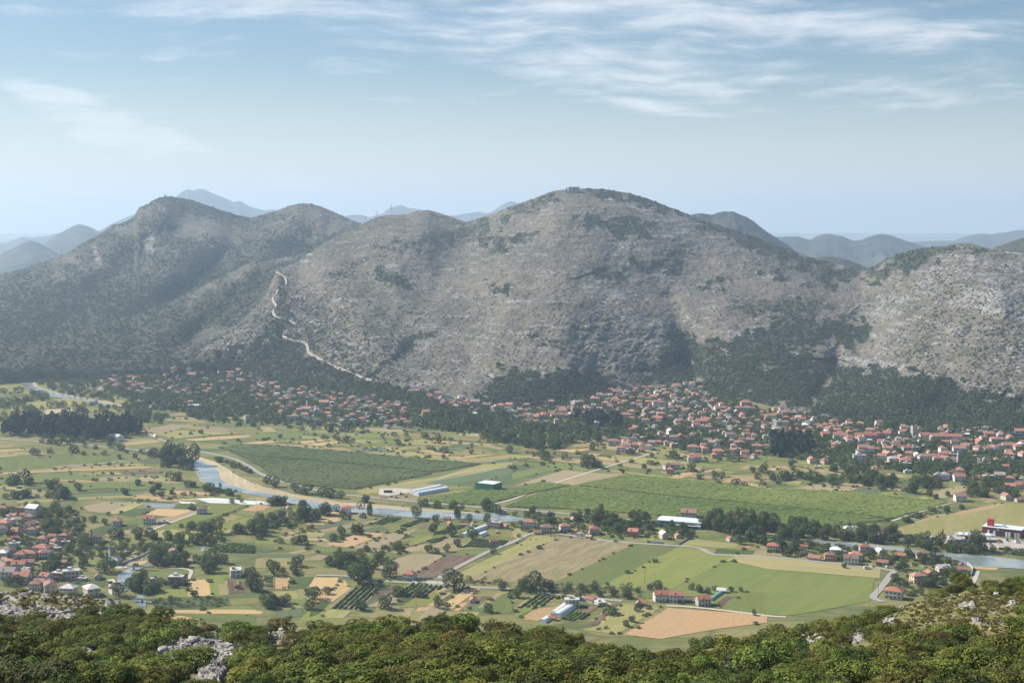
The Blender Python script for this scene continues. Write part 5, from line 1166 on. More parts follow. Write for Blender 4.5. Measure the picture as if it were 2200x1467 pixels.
# keep trees off roads, water, and the houses listed below -------------------------------
# ================================================================ houses
HOUSES = '''
V1 o 70,250 140,235 310,258 365,275 25,345 1270,190 1240,215 1250,240 1160,240 1100,270 1480,320 1500,300 1650,350,18 1530,370,16 1110,360 1040,370 980,405,16 1110,405 1185,400 1210,435,16 1060,440 1150,435 1340,435 1390,435 1110,465 1190,480 1240,500,14 2150,320 2050,380 2090,385 2170,395 1820,430 1800,465 2180,465 1820,510 1870,525 1580,570 1560,600 1640,575 2120,700 2120,722 1260,250 2080,330 2145,350
V1 f 350,190,22 1130,268,16 1430,255 1480,290 1330,345,16 1250,345 990,440,14 1270,475,18 1720,450,12 1200,580,14 440,215 250,220 2050,300
V2 o 50,145 140,180,13 20,230 20,270 305,230,14 210,310 270,295 375,320 440,300 320,290 280,380,15 370,410,14 440,405,16 520,400 330,470,16 590,350,18 650,340 730,370 800,310 835,305,15 940,315,16 410,255 440,265 560,330 730,270 1020,350 1110,360 1175,360 800,405 870,405 880,420 830,455,14 910,490,14 955,465 830,490 710,475 1380,250,16 1430,240 1490,280 1570,270,15 1280,415 1460,430,15 1130,510 1180,500 1200,490 1270,490 1300,510 1760,310 1810,335,13 1880,345,18 1960,365,13 2035,380 2105,375,16 2180,370,16 1910,410,13 1750,410 1810,410 1120,545 430,440
V2 f 960,440,11 1330,245,13 1870,445,13 2180,430,16 955,575,8 470,390 1180,100,7
V3 o 65,385 125,360 150,400 90,450,14 165,455,13 220,455,13 280,455,13 360,455,13 420,455,13 440,420,16 520,450,14 580,450,9 635,445,15 130,510,13 195,510,13 280,505,11 385,500,13 460,495,10 715,320,18 500,380 905,255,18 810,355,16 880,340,16 970,325,14 950,290 1030,290 1060,255,15 1145,245,12 1245,250,13 1235,200,10 1330,250,13 1210,295,14 1260,290,15 1300,310,14 1170,335 1260,355,26 1550,190,14 1570,265,12 1400,325 1550,345 1740,310 1800,355,13 1820,385 2010,355,22 1960,400,18 2030,400,16 1930,420,12 1980,460,13 1630,440,14 1370,385,12 720,450 780,445 810,440 980,460,20 1030,430,16 1280,450,16 1360,460 1450,460 1530,470 1260,485,15 1150,500,14 1420,490 1400,530 1070,565,14 1030,575 760,560 1630,515,20 1780,490,16 1580,540,14 2180,520 2160,440 1725,590,11 1190,615,10 1360,595,14 1300,620,10 1265,645,12 1330,690,12 1400,650,15 1450,640,15 1490,655,12 1550,650 1200,690,12 880,690,20 935,740,14 985,720,14 1050,715,12 1105,715,13 1175,725,13 1110,745 1680,655,13 1720,690,12 1760,680,13 1560,740,19 1650,745,14 1760,725,12 1775,775,18 1740,795 1880,630,18 2010,620,13 1980,650,12 1890,675,12 2050,670,13 1960,700,18 1905,720,13 1940,740 1900,755,12 2110,730,18 2120,750 2000,775,13 2080,800,11 1990,800 2190,700 1560,800 1590,820,14 1340,890,13 1410,885,13 1360,925,12 1540,825 340,330 1180,100,1
V3 f 540,345,15 750,280,16 825,268,14 700,370,14 985,260,16 1110,300,14 1410,235,12 1440,340 1520,400,11 1015,755,14 730,530,16 1260,490 2170,545,12 440,385,10 320,480,1
V4 o 50,400 145,435,16 335,430 40,460,14 340,460 215,490,12 290,490,13 380,485,12 565,510,14 140,555,14 360,560 125,600,14 230,600,22 300,605,16 30,625,12 450,560,13 520,580,15 590,585,13 555,550 620,600 490,620,15 700,600,13 740,605,10 620,640,24 700,655,16 780,625,12 790,655,16 870,640,22 880,590,16 945,615,12 1020,615,14 1170,565,14 1345,635,18 1460,650,26 1600,650,22 1600,685,13 1900,620,15 1985,625,12 2080,645,13 2165,600,18 1820,680,14 1955,670,18 2030,660 2190,680 1695,720,14 1640,750,20 1810,740,16 1880,745,13 1940,740,16 2060,720,18 2140,730,16 2080,800,17 2190,790,14 970,680,12 1100,720,13 1140,730 1190,740,14 820,740,18 880,745,13 590,715,14 600,685 790,770,12 1220,790,15 1280,800,13 1340,820,18 1410,790,14 1500,745,14 1510,795,16 1450,830,13 1520,830,14 1580,840,13 1390,820,13 980,810,14 1030,790,14 1080,840,18 1010,770 1180,855,18 1250,855 375,840,14 485,845,12 1650,935,15 1460,985,16 1520,975,15 1585,965,17 1640,990,16 1800,980,14 1990,975,15 2085,1000,12 2080,1070,14 2150,1055 2190,1050,14 1650,1160,15 2045,1150,12 2160,1165,12 1930,1140,1
V4 f 330,530,14 150,630,13 1260,740,14 2000,725,14 1190,875,13 425,880,11 785,815,20 1200,920,11 1895,990,16 110,520,18 1010,690,13 1120,655,12
N1 o 25,300,13 165,325,11 230,325,18 200,355,12 35,400,16 15,435,13 105,425,11 190,418,17 218,442,12 355,468,11 435,482,12 290,505,13 105,480,10 375,520,12 290,575,20 305,600,14 50,585,16 20,600,12 180,600,12 215,605,13 140,612,13 190,645,14 130,680,15 430,642,11 50,735,20 150,765,17 310,755,12 665,740,13 235,772,13 290,798,13 340,825,17 465,845,16 615,848,17 240,810,12 645,495,14 795,385,13 1010,372,15 1175,570,13 1365,305,13 70,640,12 10,692,13 35,625,10
N1 f 235,378,10 60,380,14 440,508,11 375,548,12 395,742,14 480,735,18 1110,372,10 1190,772,16 1590,722,16 555,752,10 55,705,9
N2 o 1040,745,13 1465,895,11 720,330,11 860,200,9 220,270,9 1665,305,9 1290,350,9 1310,380,9 1410,385,8 1465,385,9 1450,425,6 1570,392,12 1675,400,11 1605,500,10 1630,435,5
N2 f 1620,398,13
N3 o 120,395,15 170,442,10 235,430,15 355,420,13 440,432,9 550,440,15 820,455,13 1025,470,12 1120,465,11 1005,885,15 1110,890,15 855,920,10 880,915,9 1290,915,14 1415,832,10 535,892,11 270,1015,8 1195,335,20 1715,368,12 1470,487,8 415,350,9
N3 f 595,912,12 405,925,15 1310,338,10 520,475,8 455,455,8
N4 o 35,555,14 245,537,9 240,580,9 315,615,14 455,580,13 415,615,12 560,642,16 590,618,15 650,560,12 620,580,9 755,565,11 895,598,12 775,645,12 1035,605,12 665,675,6 1010,760,15 1090,742,13 850,868,18 1310,690,11 1305,660,9 1180,705,14 780,478,16 240,625,1 1250,705,11 1055,668,4
N4 f 700,660,7 950,190,1'''
M_ROOF = None
def roof_mat():
    m, b = mat('terracotta_roof_tile'); t = b.n('ShaderNodeTexCoord').outputs['Object']; oi = b.n('ShaderNodeObjectInfo'); r = oi.outputs['Random']
    rr = b.n('ShaderNodeValToRGB'); cr = rr.color_ramp; e = cr.elements.new(.93); e.color = (.20, .15, .13, 1); e = cr.elements.new(.12); e.color = (.24, .12, .09, 1); cr.elements[0].color = (.30, .115, .085, 1); cr.elements[1].color = (.47, .26, .19, 1)
    e = cr.elements.new(.35); e.color = (.41, .17, .115, 1); e = cr.elements.new(.75); e.color = (.37, .20, .155, 1); b.put(rr.inputs[0], r)
    n1 = b.noise(t, 1.6, 4, .7); rows = b.n('ShaderNodeTexWave', wave_type='BANDS', bands_direction='X', in_Scale=3.2, in_Distortion=1.2); b.put(rows.inputs['Vector'], t)
    c = b.mix(b.m('MULTIPLY', b.ss(n1, .42, .72), .45), rr.outputs[0], (.20, .10, .07)); c = b.mix(b.m('MULTIPLY', rows.outputs[0], .16), c, (.14, .05, .03))
    finish(b, principled(b, c, .85, .2, bump(b, rows.outputs[0], .05, .6))); return m
def wall_mat():
    m, b = mat('rendered_house_wall'); t = b.n('ShaderNodeTexCoord').outputs['Object']; oi = b.n('ShaderNodeObjectInfo'); r = oi.outputs['Random']
    rr = b.n('ShaderNodeValToRGB'); cr = rr.color_ramp; cr.interpolation = 'CONSTANT'; cr.elements[0].color = (.56, .54, .51, 1); cr.elements[1].position = .3; cr.elements[1].color = (.50, .46, .40, 1)
    for p_, c_ in ((.42, (.52, .43, .36)), (.55, (.63, .62, .60)), (.75, (.42, .40, .37)), (.86, (.62, .44, .36)), (.93, (.52, .24, .18))): e = cr.elements.new(p_); e.color = (*c_, 1)
    b.put(rr.inputs[0], r); n1 = b.noise(t, .9, 5, .7)
    c = b.mix(b.m('MULTIPLY', b.ss(n1, .48, .75), .35), rr.outputs[0], (.34, .31, .27)); finish(b, principled(b, c, .9, .15)); return m
M_ROOF, M_WALL = roof_mat(), wall_mat()
M_GLASS = simple('dark_window_glass', (.035, .045, .055), .12, .5, .05)
M_DOOR = simple('brown_door_paint', (.13, .07, .04), .6, .3, .1, 2, .3)
M_CONC = simple('grey_concrete', (.42, .41, .39), .9, .1, .12, .6, .15)
M_WHITE = simple('white_paint', (.74, .74, .73), .6, .3, .03)
M_RAIL = simple('pale_balcony_slab', (.60, .57, .52), .8, .2, .05)
def box(x0, x1, y0, y1, z0, z1):
    v = np.array([[x, y, z] for x in (x0, x1) for y in (y0, y1) for z in (z0, z1)], float)
    return v, np.array([[0, 1, 3, 2], [4, 6, 7, 5], [0, 4, 5, 1], [2, 3, 7, 6], [0, 2, 6, 4], [1, 5, 7, 3]])
def mk(name, parts, m_):
    v, f = merge(parts); me = mesh_np(name, v, f); me.materials.append(m_); return me
def gable_roof(w, l, z, h, ov=.6, th=.22):
    """ridge along x; thick slopes with eaves overhang"""
    a, c = l / 2 + ov, w / 2 + ov; k = h / (w / 2); zl = z - ov * k
    ps = []
    for s_ in (1, -1):
        v = np.array([[-a, 0, z + h], [a, 0, z + h], [a, s_ * c, zl], [-a, s_ * c, zl], [-a, 0, z + h + th], [a, 0, z + h + th], [a, s_ * c, zl + th], [-a, s_ * c, zl + th]], float)
        f = np.array([[0, 1, 2, 3], [4, 7, 6, 5], [0, 3, 7, 4], [1, 5, 6, 2], [3, 2, 6, 7], [0, 4, 5, 1]]); ps.append((v, f if s_ > 0 else f[:, ::-1]))
    return ps
def hip_roof(w, l, z, h, ov=.6, th=.2):
    a, c = l / 2 + ov, w / 2 + ov; r = max(.01, l / 2 - w / 2)
    v = np.array([[-a, -c, z], [a, -c, z], [a, c, z], [-a, c, z], [-r, 0, z + h], [r, 0, z + h], [-a, -c, z - th], [a, -c, z - th], [a, c, z - th], [-a, c, z - th]], float)
    f4 = np.array([[0, 1, 5, 4], [2, 3, 4, 5], [6, 9, 8, 7], [0, 6, 7, 1], [1, 7, 8, 2], [2, 8, 9, 3], [3, 9, 6, 0], [1, 2, 5, 5], [3, 0, 4, 4]])
    return [(v, f4)]
def gable_walls(w, l, z0, z, h):
    ps = [box(-l / 2, l / 2, -w / 2, w / 2, z0, z)]
    for s_ in (1, -1):
        v = np.array([[s_ * l / 2, -w / 2, z], [s_ * l / 2, w / 2, z], [s_ * l / 2, 0, z + h], [s_ * (l / 2 - .25), -w / 2, z], [s_ * (l / 2 - .25), w / 2, z], [s_ * (l / 2 - .25), 0, z + h]])
        ps.append((v, np.array([[0, 1, 2, 2], [3, 5, 4, 4], [0, 2, 5, 3], [1, 4, 5, 2]])))
    return ps
def mesh_tri_ok(name, parts, m_):
    """like mk but tolerates quads with a doubled corner (triangles)"""
    v, f = merge(parts); me = bpy.data.meshes.new(name); fs = [tuple(dict.fromkeys(q)) for q in f.tolist()]
    me.from_pydata([tuple(q) for q in v], [], fs); me.update(); me.materials.append(m_); return me
HPROTO = {}
def house_proto(t):
    """t: style; returns list of (name, mesh, parent index) for a house of unit length 12 m"""
    if t in HPROTO: return HPROTO[t]
    st, det = t; L = []
    l, w = 12.0, 9.0; fl = {'A': 2, 'B': 2, 'C': 1, 'D': 3, 'F': 2, 'H': 1}[st]; z = 3.0 * fl; h = 2.6
    if st == 'A': L += [('wall', mesh_tri_ok('wall', gable_walls(w, l, -3, z, h), M_WALL), -1), ('roof', mk('roof', gable_roof(w, l, z, h), M_ROOF), -1)]
    elif st == 'C': L += [('wall', mesh_tri_ok('wall', gable_walls(w * .8, l, -3, z, 2.2), M_WALL), -1), ('roof', mk('roof', gable_roof(w * .8, l, z, 2.2), M_ROOF), -1)]
    elif st == 'B': L += [('wall', mk('wall', [box(-l / 2, l / 2, -w / 2, w / 2, -3, z)], M_WALL), -1), ('roof', mesh_tri_ok('roof', hip_roof(w, l, z + .2, 2.5), M_ROOF), -1)]
    elif st == 'D': L += [('wall', mesh_tri_ok('wall', gable_walls(w * 1.05, l, -3, z, 3.0), M_WALL), -1), ('roof', mk('roof', gable_roof(w * 1.05, l, z, 3.0), M_ROOF), -1)]
    else: L += [('wall', mk('wall', [box(-l / 2, l / 2, -w / 2, w / 2, -3, z)], M_WALL), -1), ('roof', mk('roof', [box(-l / 2 - .3, l / 2 + .3, -w / 2 - .3, w / 2 + .3, z, z + .35), box(-l / 2 - .3, l / 2 + .3, -w / 2 - .3, -w / 2, z + .35, z + .8)], M_CONC), -1)]
    ww = {'C': w * .8, 'D': w * 1.05}.get(st, w)
    if st not in 'FH': L.append(('chimney', mk('chimney', [box(2.2, 2.9, .7, 1.3, z + .8, z + h + .9), box(2.1, 3.0, .6, 1.4, z + h + .9, z + h + 1.05)], M_CONC), 1))
    else: L.append(('stair_head', mk('stair_head', [box(-2.5, .5, 0.5, 3.2, z + .35, z + 2.4)], M_WALL), 1))
    if st in 'BDF' and det: L.append(('balcony', mk('balcony', [box(-l / 2 + 1, l / 2 - 3, -ww / 2 - 1.4, -ww / 2, 3.0, 3.18), box(-l / 2 + 1, l / 2 - 3, -ww / 2 - 1.4, -ww / 2 - 1.28, 3.18, 4.0)], M_RAIL), 0))
    if st == 'A' and det: # street-side dormer
        L.append(('dormer', mesh_tri_ok('dormer', [(np.array([[-3, -4.2, z - .2], [0, -4.2, z - .2], [-1.5, -4.2, z + 1.6], [-3, -.6, z + 1.9], [0, -.6, z + 1.9], [-1.5, -.6, z + 2.2]]), np.array([[0, 1, 2, 2], [0, 2, 5, 3], [1, 4, 5, 2]]))], M_ROOF), 1))
    win = []
    xs = (-4.3, -1.5, 1.5, 4.3) if det else (-3.4, 3.4)
    for f_ in range(fl):
        z0 = 3.0 * f_ + 1.0
        for x in xs:
            if f_ == 0 and x == xs[1]: continue
            if not det and fl > 2 and f_ == 1: continue
            win.append(box(x - .6, x + .6, -ww / 2 - .03, -ww / 2 + .2, z0, z0 + 1.35))
        for y in ((-2, 2) if det else ()):
            for s_ in (1, -1):
                win.append(box(*(sorted((s_ * (l / 2 + .03), s_ * (l / 2 - .2)))), y - .55, y + .55, z0, z0 + 1.3))
    for bx_ in win: L.append(('window', mk('window', [bx_], M_GLASS), 0))
    L.append(('door', mk('door', [box(xs[1] - .5, xs[1] + .5, -ww / 2 - .04, -ww / 2 + .2, 0, 2.1)], M_DOOR), 0))
    HPROTO[t] = L; return L
HL = []
g = np.random.default_rng(5)
for ln in HOUSES.strip().split('\n'):
    c, t, s_ = ln.split(' ', 2)
    for it in s_.split():
        a = [float(q) for q in it.split(',')]; x0, y0, k = CROP[c]
        sz = a[2] if len(a) > 2 else 11.0
        if sz <= 2: continue
        sz *= .74 if c[0] == 'V' else .70
        HL.append([x0 + a[0] / k, y0 + a[1] / k, t, sz, c])
# base point: the listed point is the middle of the house
H3 = []
for x, y, t, sz, c in HL:
    d = 280 * F / (y - HORIZ); y2 = y + 3.0 * F / d * .9
    H3.append(on_mountain(x, y2)[0])
H3 = np.array(H3)
g = np.random.default_rng(99); FILL = []
for c, s_, sp in [(a_, b_, c_ * .80) for a_, b_, c_ in [('V1', '960,300 1300,230 1700,320 2199,330 2199,540 1700,520 1200,520 960,450', 34), ('V1', '0,230 400,190 420,280 0,280', 40), ('V2', '0,150 300,200 800,260 1300,330 1300,520 900,520 300,500 0,330', 27), ('V2', '1300,230 1600,260 2199,370 2199,440 1700,400', 26),
        ('V3', '0,380 480,370 850,230 1600,170 1700,320 2199,420 2199,560 1500,560 900,470 700,440 0,510', 23), ('V3', '850,640 1200,560 2199,560 2199,800 1500,720 1000,770', 26), ('V4', '0,380 400,440 900,520 2199,590 2199,760 1500,720 900,740 400,640 0,620', 23), ('V4', '900,740 1600,760 1650,860 950,850', 22), ('V4', '1700,740 2199,760 2199,1080 2050,960 1750,840', 36), ('N1', '0,270 240,290 260,440 0,640', 20), ('N1', '0,640 230,640 350,800 240,820 0,730', 20)]]:
    pp = pts(c, s_); q0 = on_mountain(pp[:, 0], pp[:, 1])[:, :2]; xx, yy_ = np.meshgrid(np.arange(q0[:, 0].min(), q0[:, 0].max(), sp), np.arange(q0[:, 1].min(), q0[:, 1].max(), sp)); q = np.stack([xx.ravel(), yy_.ravel()], -1) + g.normal(size=(xx.size, 2)) * sp * .3
    fx, fy = topx(np.c_[q, np.zeros(len(q))]); m_ = in_poly(fx, fy, pp)
    for (a_, b_), x, y in zip(q[m_], fx[m_], fy[m_]):
        if g.random() < .24 or np.hypot(H3[:, 0] - a_, H3[:, 1] - b_).min() < 10.5: continue
        HL.append([float(x), float(y), 'f' if g.random() < (.2 if c[0] == 'V' else .07) else 'o', float(g.uniform(6.0, 9.5)), c + '+']); H3 = np.vstack([H3, on_mountain(x, y)])
HXY = H3[:, :2]
def seg_dist(q, line):
    a, e = line[:-1], line[1:]; v = e - a; L2 = (v ** 2).sum(1) + 1e-9
    w_ = q[:, None, :] - a[None]; t = np.clip((w_ * v[None]).sum(2) / L2, 0, 1)
    return np.linalg.norm(w_ - t[..., None] * v[None], axis=2).min(1)
T = [t for t in TREES]
tx = np.array([t[0] for t in T]); ty = np.array([t[1] for t in T]); tw = np.array([t[3] for t in T]); imp = np.array([t[5] for t in T]); spare = np.array([t[6] for t in T])
tp = on_mountain(tx, ty); keep = (tp[:, 1] > 400) & (ty > 700)
for q, w in ROAD_XY: keep &= (seg_dist(tp[:, :2], q) > w + tw * np.where(spare, .45, .25)) | (imp == 1)
th_ = np.array([t[4] for t in T]) * F / np.maximum(tp[:, 1], 400)
for i_, wp in enumerate(WATER_PX): keep &= (pdist(tx, ty, wp) < .5) & ((pdist(tx, ty - th_ * .55, wp) < 0) | (imp == 1) | (i_ not in (0, 1, 8)))
for fp in FIELD_PX: keep &= ~(in_poly(tx, ty, fp) & spare)
dh = np.full(len(T), 1e9)
for i in range(0, len(HXY)): dh = np.minimum(dh, np.hypot(*(tp[:, :2] - HXY[i]).T) - HL[i][3] * .5)
keep &= (dh > tw * .30) | (imp == 1)
# nothing tall straight in front of a near house
T = [t for t, k in zip(T, keep) if k]; tp = tp[keep]
scr = np.array([t[3] * t[4] for t in T]) / (tp[:, 1] ** 2) * (1 + .0 * np.array([t[5] for t in T])) + np.array([t[5] for t in T]) * 1e-4
order = np.argsort(-scr); big = order[:300]; rest = order[300:]
print('trees', len(T), 'houses', len(HL))
NTREE = []
for n_, i in enumerate(big):
    x, y, k, w, h, im, sp_ = T[i]
    nm = {'b': 'broadleaf_tree', 'p': 'poplar_tree', 'c': 'pine_tree', 'y': 'cypress_tree', 's': 'bush', 'o': 'orchard_tree'}[k]
    r = bpy.data.objects.new(nm, None); COL.objects.link(r); r.location = (*tp[i][:2], tp[i][2] - .1); r.rotation_euler = (0, 0, random.Random(n_).random() * 6.28)
    r.scale = (w * 1.18, w * 1.12, h * 1.05); r['category'] = {'s': 'bush'}.get(k, 'tree')
    link('trunk', TR[k][n_ % 2], None, r); link('crown', HI[k][n_ % 4], None, r)
    NTREE.append((r, k, x, y, w, h))
for k in 'bpcyso':
    ii = [i for i in rest if T[i][2] == k]
    if not ii: continue
    near = [i for i in ii if tp[i][1] < 1500]; far = [i for i in ii if tp[i][1] >= 1500]
    for nm, sel, pr in (('near', near, HI[k]), ('far', far, LO[k])):
        if not sel: continue
        sc_ = np.array([[T[i][3] * 1.2, T[i][3] * 1.12, T[i][4] * 1.05] for i in sel])
        scatter({'b': 'woodland', 'p': 'woodland', 'c': 'pine_wood', 'y': 'woodland', 's': 'undergrowth', 'o': 'orchard'}[k], tp[sel] - [0, 0, .2], np.random.default_rng(3).random(len(sel)) * 6.28, sc_, pr,
                {'b': 'smaller dark green trees and hedges scattered %s', 'p': 'slender poplars %s', 'c': 'dark pines of the grove %s', 'y': 'narrow cypresses %s', 's': 'low bushes along field edges %s', 'o': 'rows of grey green orchard trees %s'}[k] % ('over the nearer fields' if nm == 'near' else 'around the far villages'), 'trees')
# bushes along field edges
g = np.random.default_rng(77); bp = []
for poly in FIELD_ALL + FIELD_PX:
    q = gnd(poly[:, 0], poly[:, 1])[:, :2]
    for a, e in zip(q, np.roll(q, -1, 0)):
        L_ = np.hypot(*(e - a))
        if g.random() < .42:
            for _ in range(int(L_ / 13)):
                if g.random() < .5: bp.append(a + (e - a) * g.random() + g.normal(size=2) * 1.2)
bp = np.array(bp); kp = np.ones(len(bp), bool)
for q, w in ROAD_XY: kp &= seg_dist(bp, q) > w + 2
bx, by = topx(np.c_[bp, np.zeros(len(bp))])
for wp in WATER_PX: kp &= pdist(bx, by, wp) < 1
bp = bp[kp]; s_ = np.exp(g.normal(.95, .38, len(bp)))[:, None] * np.array([1.2, 1.2, .8])
scatter('undergrowth', np.c_[bp, np.zeros(len(bp))], g.random(len(bp)) * 6.28, s_, LO['s'], 'small dark bushes along the edges of the fields', 'bushes')

# ---- vineyards: real rows -----------------------------------------------------------
M_VINE = leaf_mat('vine_leaves', (.115, .170, .044), (.215, .265, .072), .08, .01, .25)
def vineyard(poly, label, spacing=2.7, ht=1.5, wd=1.5, rowdir=None, seg=2.6, inset=1.0, name='vineyard', mt=None, gap=.0):
    q = gnd(poly[:, 0], poly[:, 1])[:, :2]
    if shoe(q) < 0: q = q[::-1]
    if rowdir is None:
        e = np.roll(q, -1, 0) - q; k = np.hypot(e[:, 0], e[:, 1]).argmax(); a = math.atan2(e[k, 1], e[k, 0])
    else: a = rowdir
    R = np.array([[math.cos(a), math.sin(a)], [-math.sin(a), math.cos(a)]]); l = q @ R.T
    V, Fc, TN, nv = [], [], [], 0; g_ = np.random.default_rng(int(abs(q.sum())) % 9999)
    for y in np.arange(l[:, 1].min() + inset, l[:, 1].max() - inset, spacing):
        xs = []
        for (ax, ay), (bx_, by_) in zip(l, np.roll(l, -1, 0)):
            if (ay > y) != (by_ > y): xs.append(ax + (bx_ - ax) * (y - ay) / (by_ - ay))
        xs.sort()
        for x0, x1 in zip(xs[::2], xs[1::2]):
            x0 += inset; x1 -= inset
            if x1 - x0 < 4: continue
            n = max(2, int((x1 - x0) / seg)); x = np.linspace(x0, x1, n) + g_.normal(size=n) * .2
            H_ = ht * (1 + g_.normal(size=n) * .13); W_ = wd / 2 * (1 + g_.normal(size=n) * .22)
            H_ = np.where(g_.random(n) < .03 + gap, .35, H_); o_ = g_.normal(size=n) * .12
            sec = np.stack([np.stack([x, y - W_ + o_, np.full(n, .1)], -1), np.stack([x + .2, y - W_ * .8 + o_, H_ * .8], -1), np.stack([x, y + o_ * 2, H_ * 1.05], -1), np.stack([x - .2, y + W_ * .8 + o_, H_ * .8], -1), np.stack([x, y + W_ + o_, np.full(n, .1)], -1)], 1)
            V.append(sec.reshape(-1, 3)); i = (np.arange(n - 1) * 5)[:, None] + np.arange(4)[None]; i = i.ravel() + nv
            Fc.append(np.stack([i, i + 5, i + 6, i + 1], -1)); TN.append(np.repeat(np.clip(g_.normal(.5, .22, n), 0, 1), 5)); nv += n * 5
    v = np.vstack(V); v[:, :2] = v[:, :2] @ R; v[:, 2] += .2
    tn = np.concatenate(TN); big_ = fbm(v[:, 0] / 90, v[:, 1] / 60, 3) * .7; tn = np.clip(tn + big_, 0, 1)
    me = mesh_np(name, v, np.vstack(Fc)); attr(me, 'tone', tn); me.materials.append(mt or M_VINE)
    return link(name, me, None, kind='stuff', label=label, cat='vineyard')
def split_lane(poly_a, poly_b): pass
VD_UP = pts('F', '1245,1043 1350,1021 1525,1035 1650,1050 1850,1060 2047,1080 1918,1115 1650,1085 1475,1069')
VD_LO = pts('F', '1080,1090 1150,1063 1240,1046 1475,1072 1650,1088 1914,1118 1770,1133 1650,1125 1420,1108 1200,1093')
VA_UP = pts('F', '467,962 512,955 560,956 725,969 887,985 1037,997 934,1015 860,1008 700,992 550,981')
VA_LO = pts('F', '478,966 550,983 700,994 860,1010 930,1018 762,1052 650,1042 612,1037 580,1018 550,997 510,977')
VB = pts('F', '893,1076 1020,1053 1095,1055 1160,1037 1228,1043 1150,1058 1037,1086 960,1082')
for poly in (VD_UP, VD_LO, VA_UP, VA_LO, VB): field('g', poly)
qd = gnd(*np.array([[1245, 1044], [1080, 1090]]).T)[:, :2]; RD = math.atan2(*(qd[1] - qd[0])[::-1])
def yaw(a, c): q_ = gnd(*np.array([a, c]).T)[:, :2]; return math.atan2(*(q_[1] - q_[0])[::-1])
vineyard(VD_UP, 'large green vineyard of fine rows behind the dark lane, right of centre', 3.0, rowdir=yaw((1242, 1045), (1475, 1071)))
vineyard(VD_LO, 'large green vineyard of fine rows nearest the long white shed', 3.0, rowdir=yaw((1242, 1045), (1475, 1071)))
M_VINE2 = leaf_mat('dusky_vine_leaves', (.090, .130, .048), (.150, .190, .068), .08, .01, .25)
vineyard(VA_UP, 'upper half of the dusky green vineyard inside the river bend', 3.0, rowdir=yaw((550, 982), (932, 1016)), mt=M_VINE2)
vineyard(VA_LO, 'lower half of the dusky green vineyard beside the curving road', 3.0, rowdir=yaw((550, 982), (932, 1016)), mt=M_VINE2)
vineyard(VB, 'yellow green vineyard in front of the green warehouse', 3.0, rowdir=yaw((1242, 1045), (1475, 1071)))
M_VINE3 = leaf_mat('dark_vine_leaves', (.075, .12, .032), (.15, .20, .055), .08, .01, .2)
for c, s_, lb in [('N2', '760,395 880,347 985,355 850,405', 'small raised green vine plot beside the river right of the water wheels'),
    ('N2', '955,410 1080,365 1170,370 1010,418', 'small green vine plot near the lone tree at the river bank'),
    ('N2', '1185,470 1330,405 1420,405 1270,465', 'green crop plot left of the pale greenhouse tunnels'),
    ('N2', '1380,550 1440,505 1600,500 1728,510 1620,560', 'dark dotted vine plot below the pale greenhouse tunnels'),
    ('N2', '1130,515 1280,480 1300,490 1190,530', 'thin dark vine strip above the brown plot'),
    ('N2', '485,965 645,822 830,822 710,975', 'dark green striped vineyard right of the wheat plots'),
    ('N2', '905,885 1040,795 1130,803 1010,892', 'left half of the striped vineyard under the pale yard'),
    ('N2', '1030,893 1140,803 1260,815 1130,900', 'right half of the striped vineyard under the pale yard'),
    ('N2', '45,745 125,745 125,825 60,830', 'green striped vine plot left of the tan plot'),
    ('N3', '5,970 160,865 330,885 200,950', 'green striped vineyard above the tan plot and the tunnels'),
    ('N3', '310,1040 400,985 530,1000 420,1060', 'bright green vine rows right of the greenhouse tunnels'),
    ('N1', '1400,562 1550,522 1728,542 1728,600 1400,588', 'green vegetable rows beside the stream in the left fields')]:
    p_ = pts(c, s_); field('n' if 'dark' in lb or 'striped' in lb else 'o', p_)
    e = gnd(p_[:, 0], p_[:, 1])[:, :2]
    vineyard(p_, lb, 4.0 if 'striped' in lb else 3.0, 1.4 if 'striped' in lb else 1.1, 1.9 if 'striped' in lb else 1.7, rowdir=(yaw(p_[0], p_[1]) if 'strip' not in lb else yaw(p_[0], p_[1])), mt=M_VINE3)
# ================================================================ place the houses
HOBJ = []
dist = np.array([H3[i][1] for i in range(len(HL))]); hs = np.array([h[3] * (1 if h[4][-1] != '+' else .6) for h in HL]) / dist
orderh = np.argsort(-hs); g = np.random.default_rng(21)
WALLN = ('white', 'cream', 'grey')
for rank, i in enumerate(orderh):
    x, y, t, sz, c = HL[i]; near = c[0] == 'N'
    if t == 'f': st = 'F' if sz > 8.5 else 'H'
    else: st = 'C' if sz <= 7.8 else ('D' if (near and sz >= 12 and g.random() < .35) else g.choice(['A', 'B', 'A', 'B', 'C'] if sz < 10.5 else ['A', 'B']))
    a = rad(g.normal(-8, 16)) if g.random() < .68 else rad(90 + g.normal(0, 16))
    if sz > 13: a = rad(g.normal(-6, 8))
    HL[i] += [st, a]
    if rank >= 300: continue
    L = house_proto((st, 1 if near else 0)); k = sz / 12.0
    r = bpy.data.objects.new('house', None); COL.objects.link(r); r.location = tuple(H3[i]); r.rotation_euler = (0, 0, a)
    kz = k ** .35 if sz > 12 else k ** .6
    r.scale = (k, k if sz < 14 else k ** .5, kz); r['category'] = 'house'
    objs = []
    for nm, me, par in L:
        o = link(nm, me, None, r if par < 0 else objs[par]); objs.append(o)
    HOBJ.append((r, x, y, t, sz, st, c))
rest_h = [i for i in orderh[300:]]
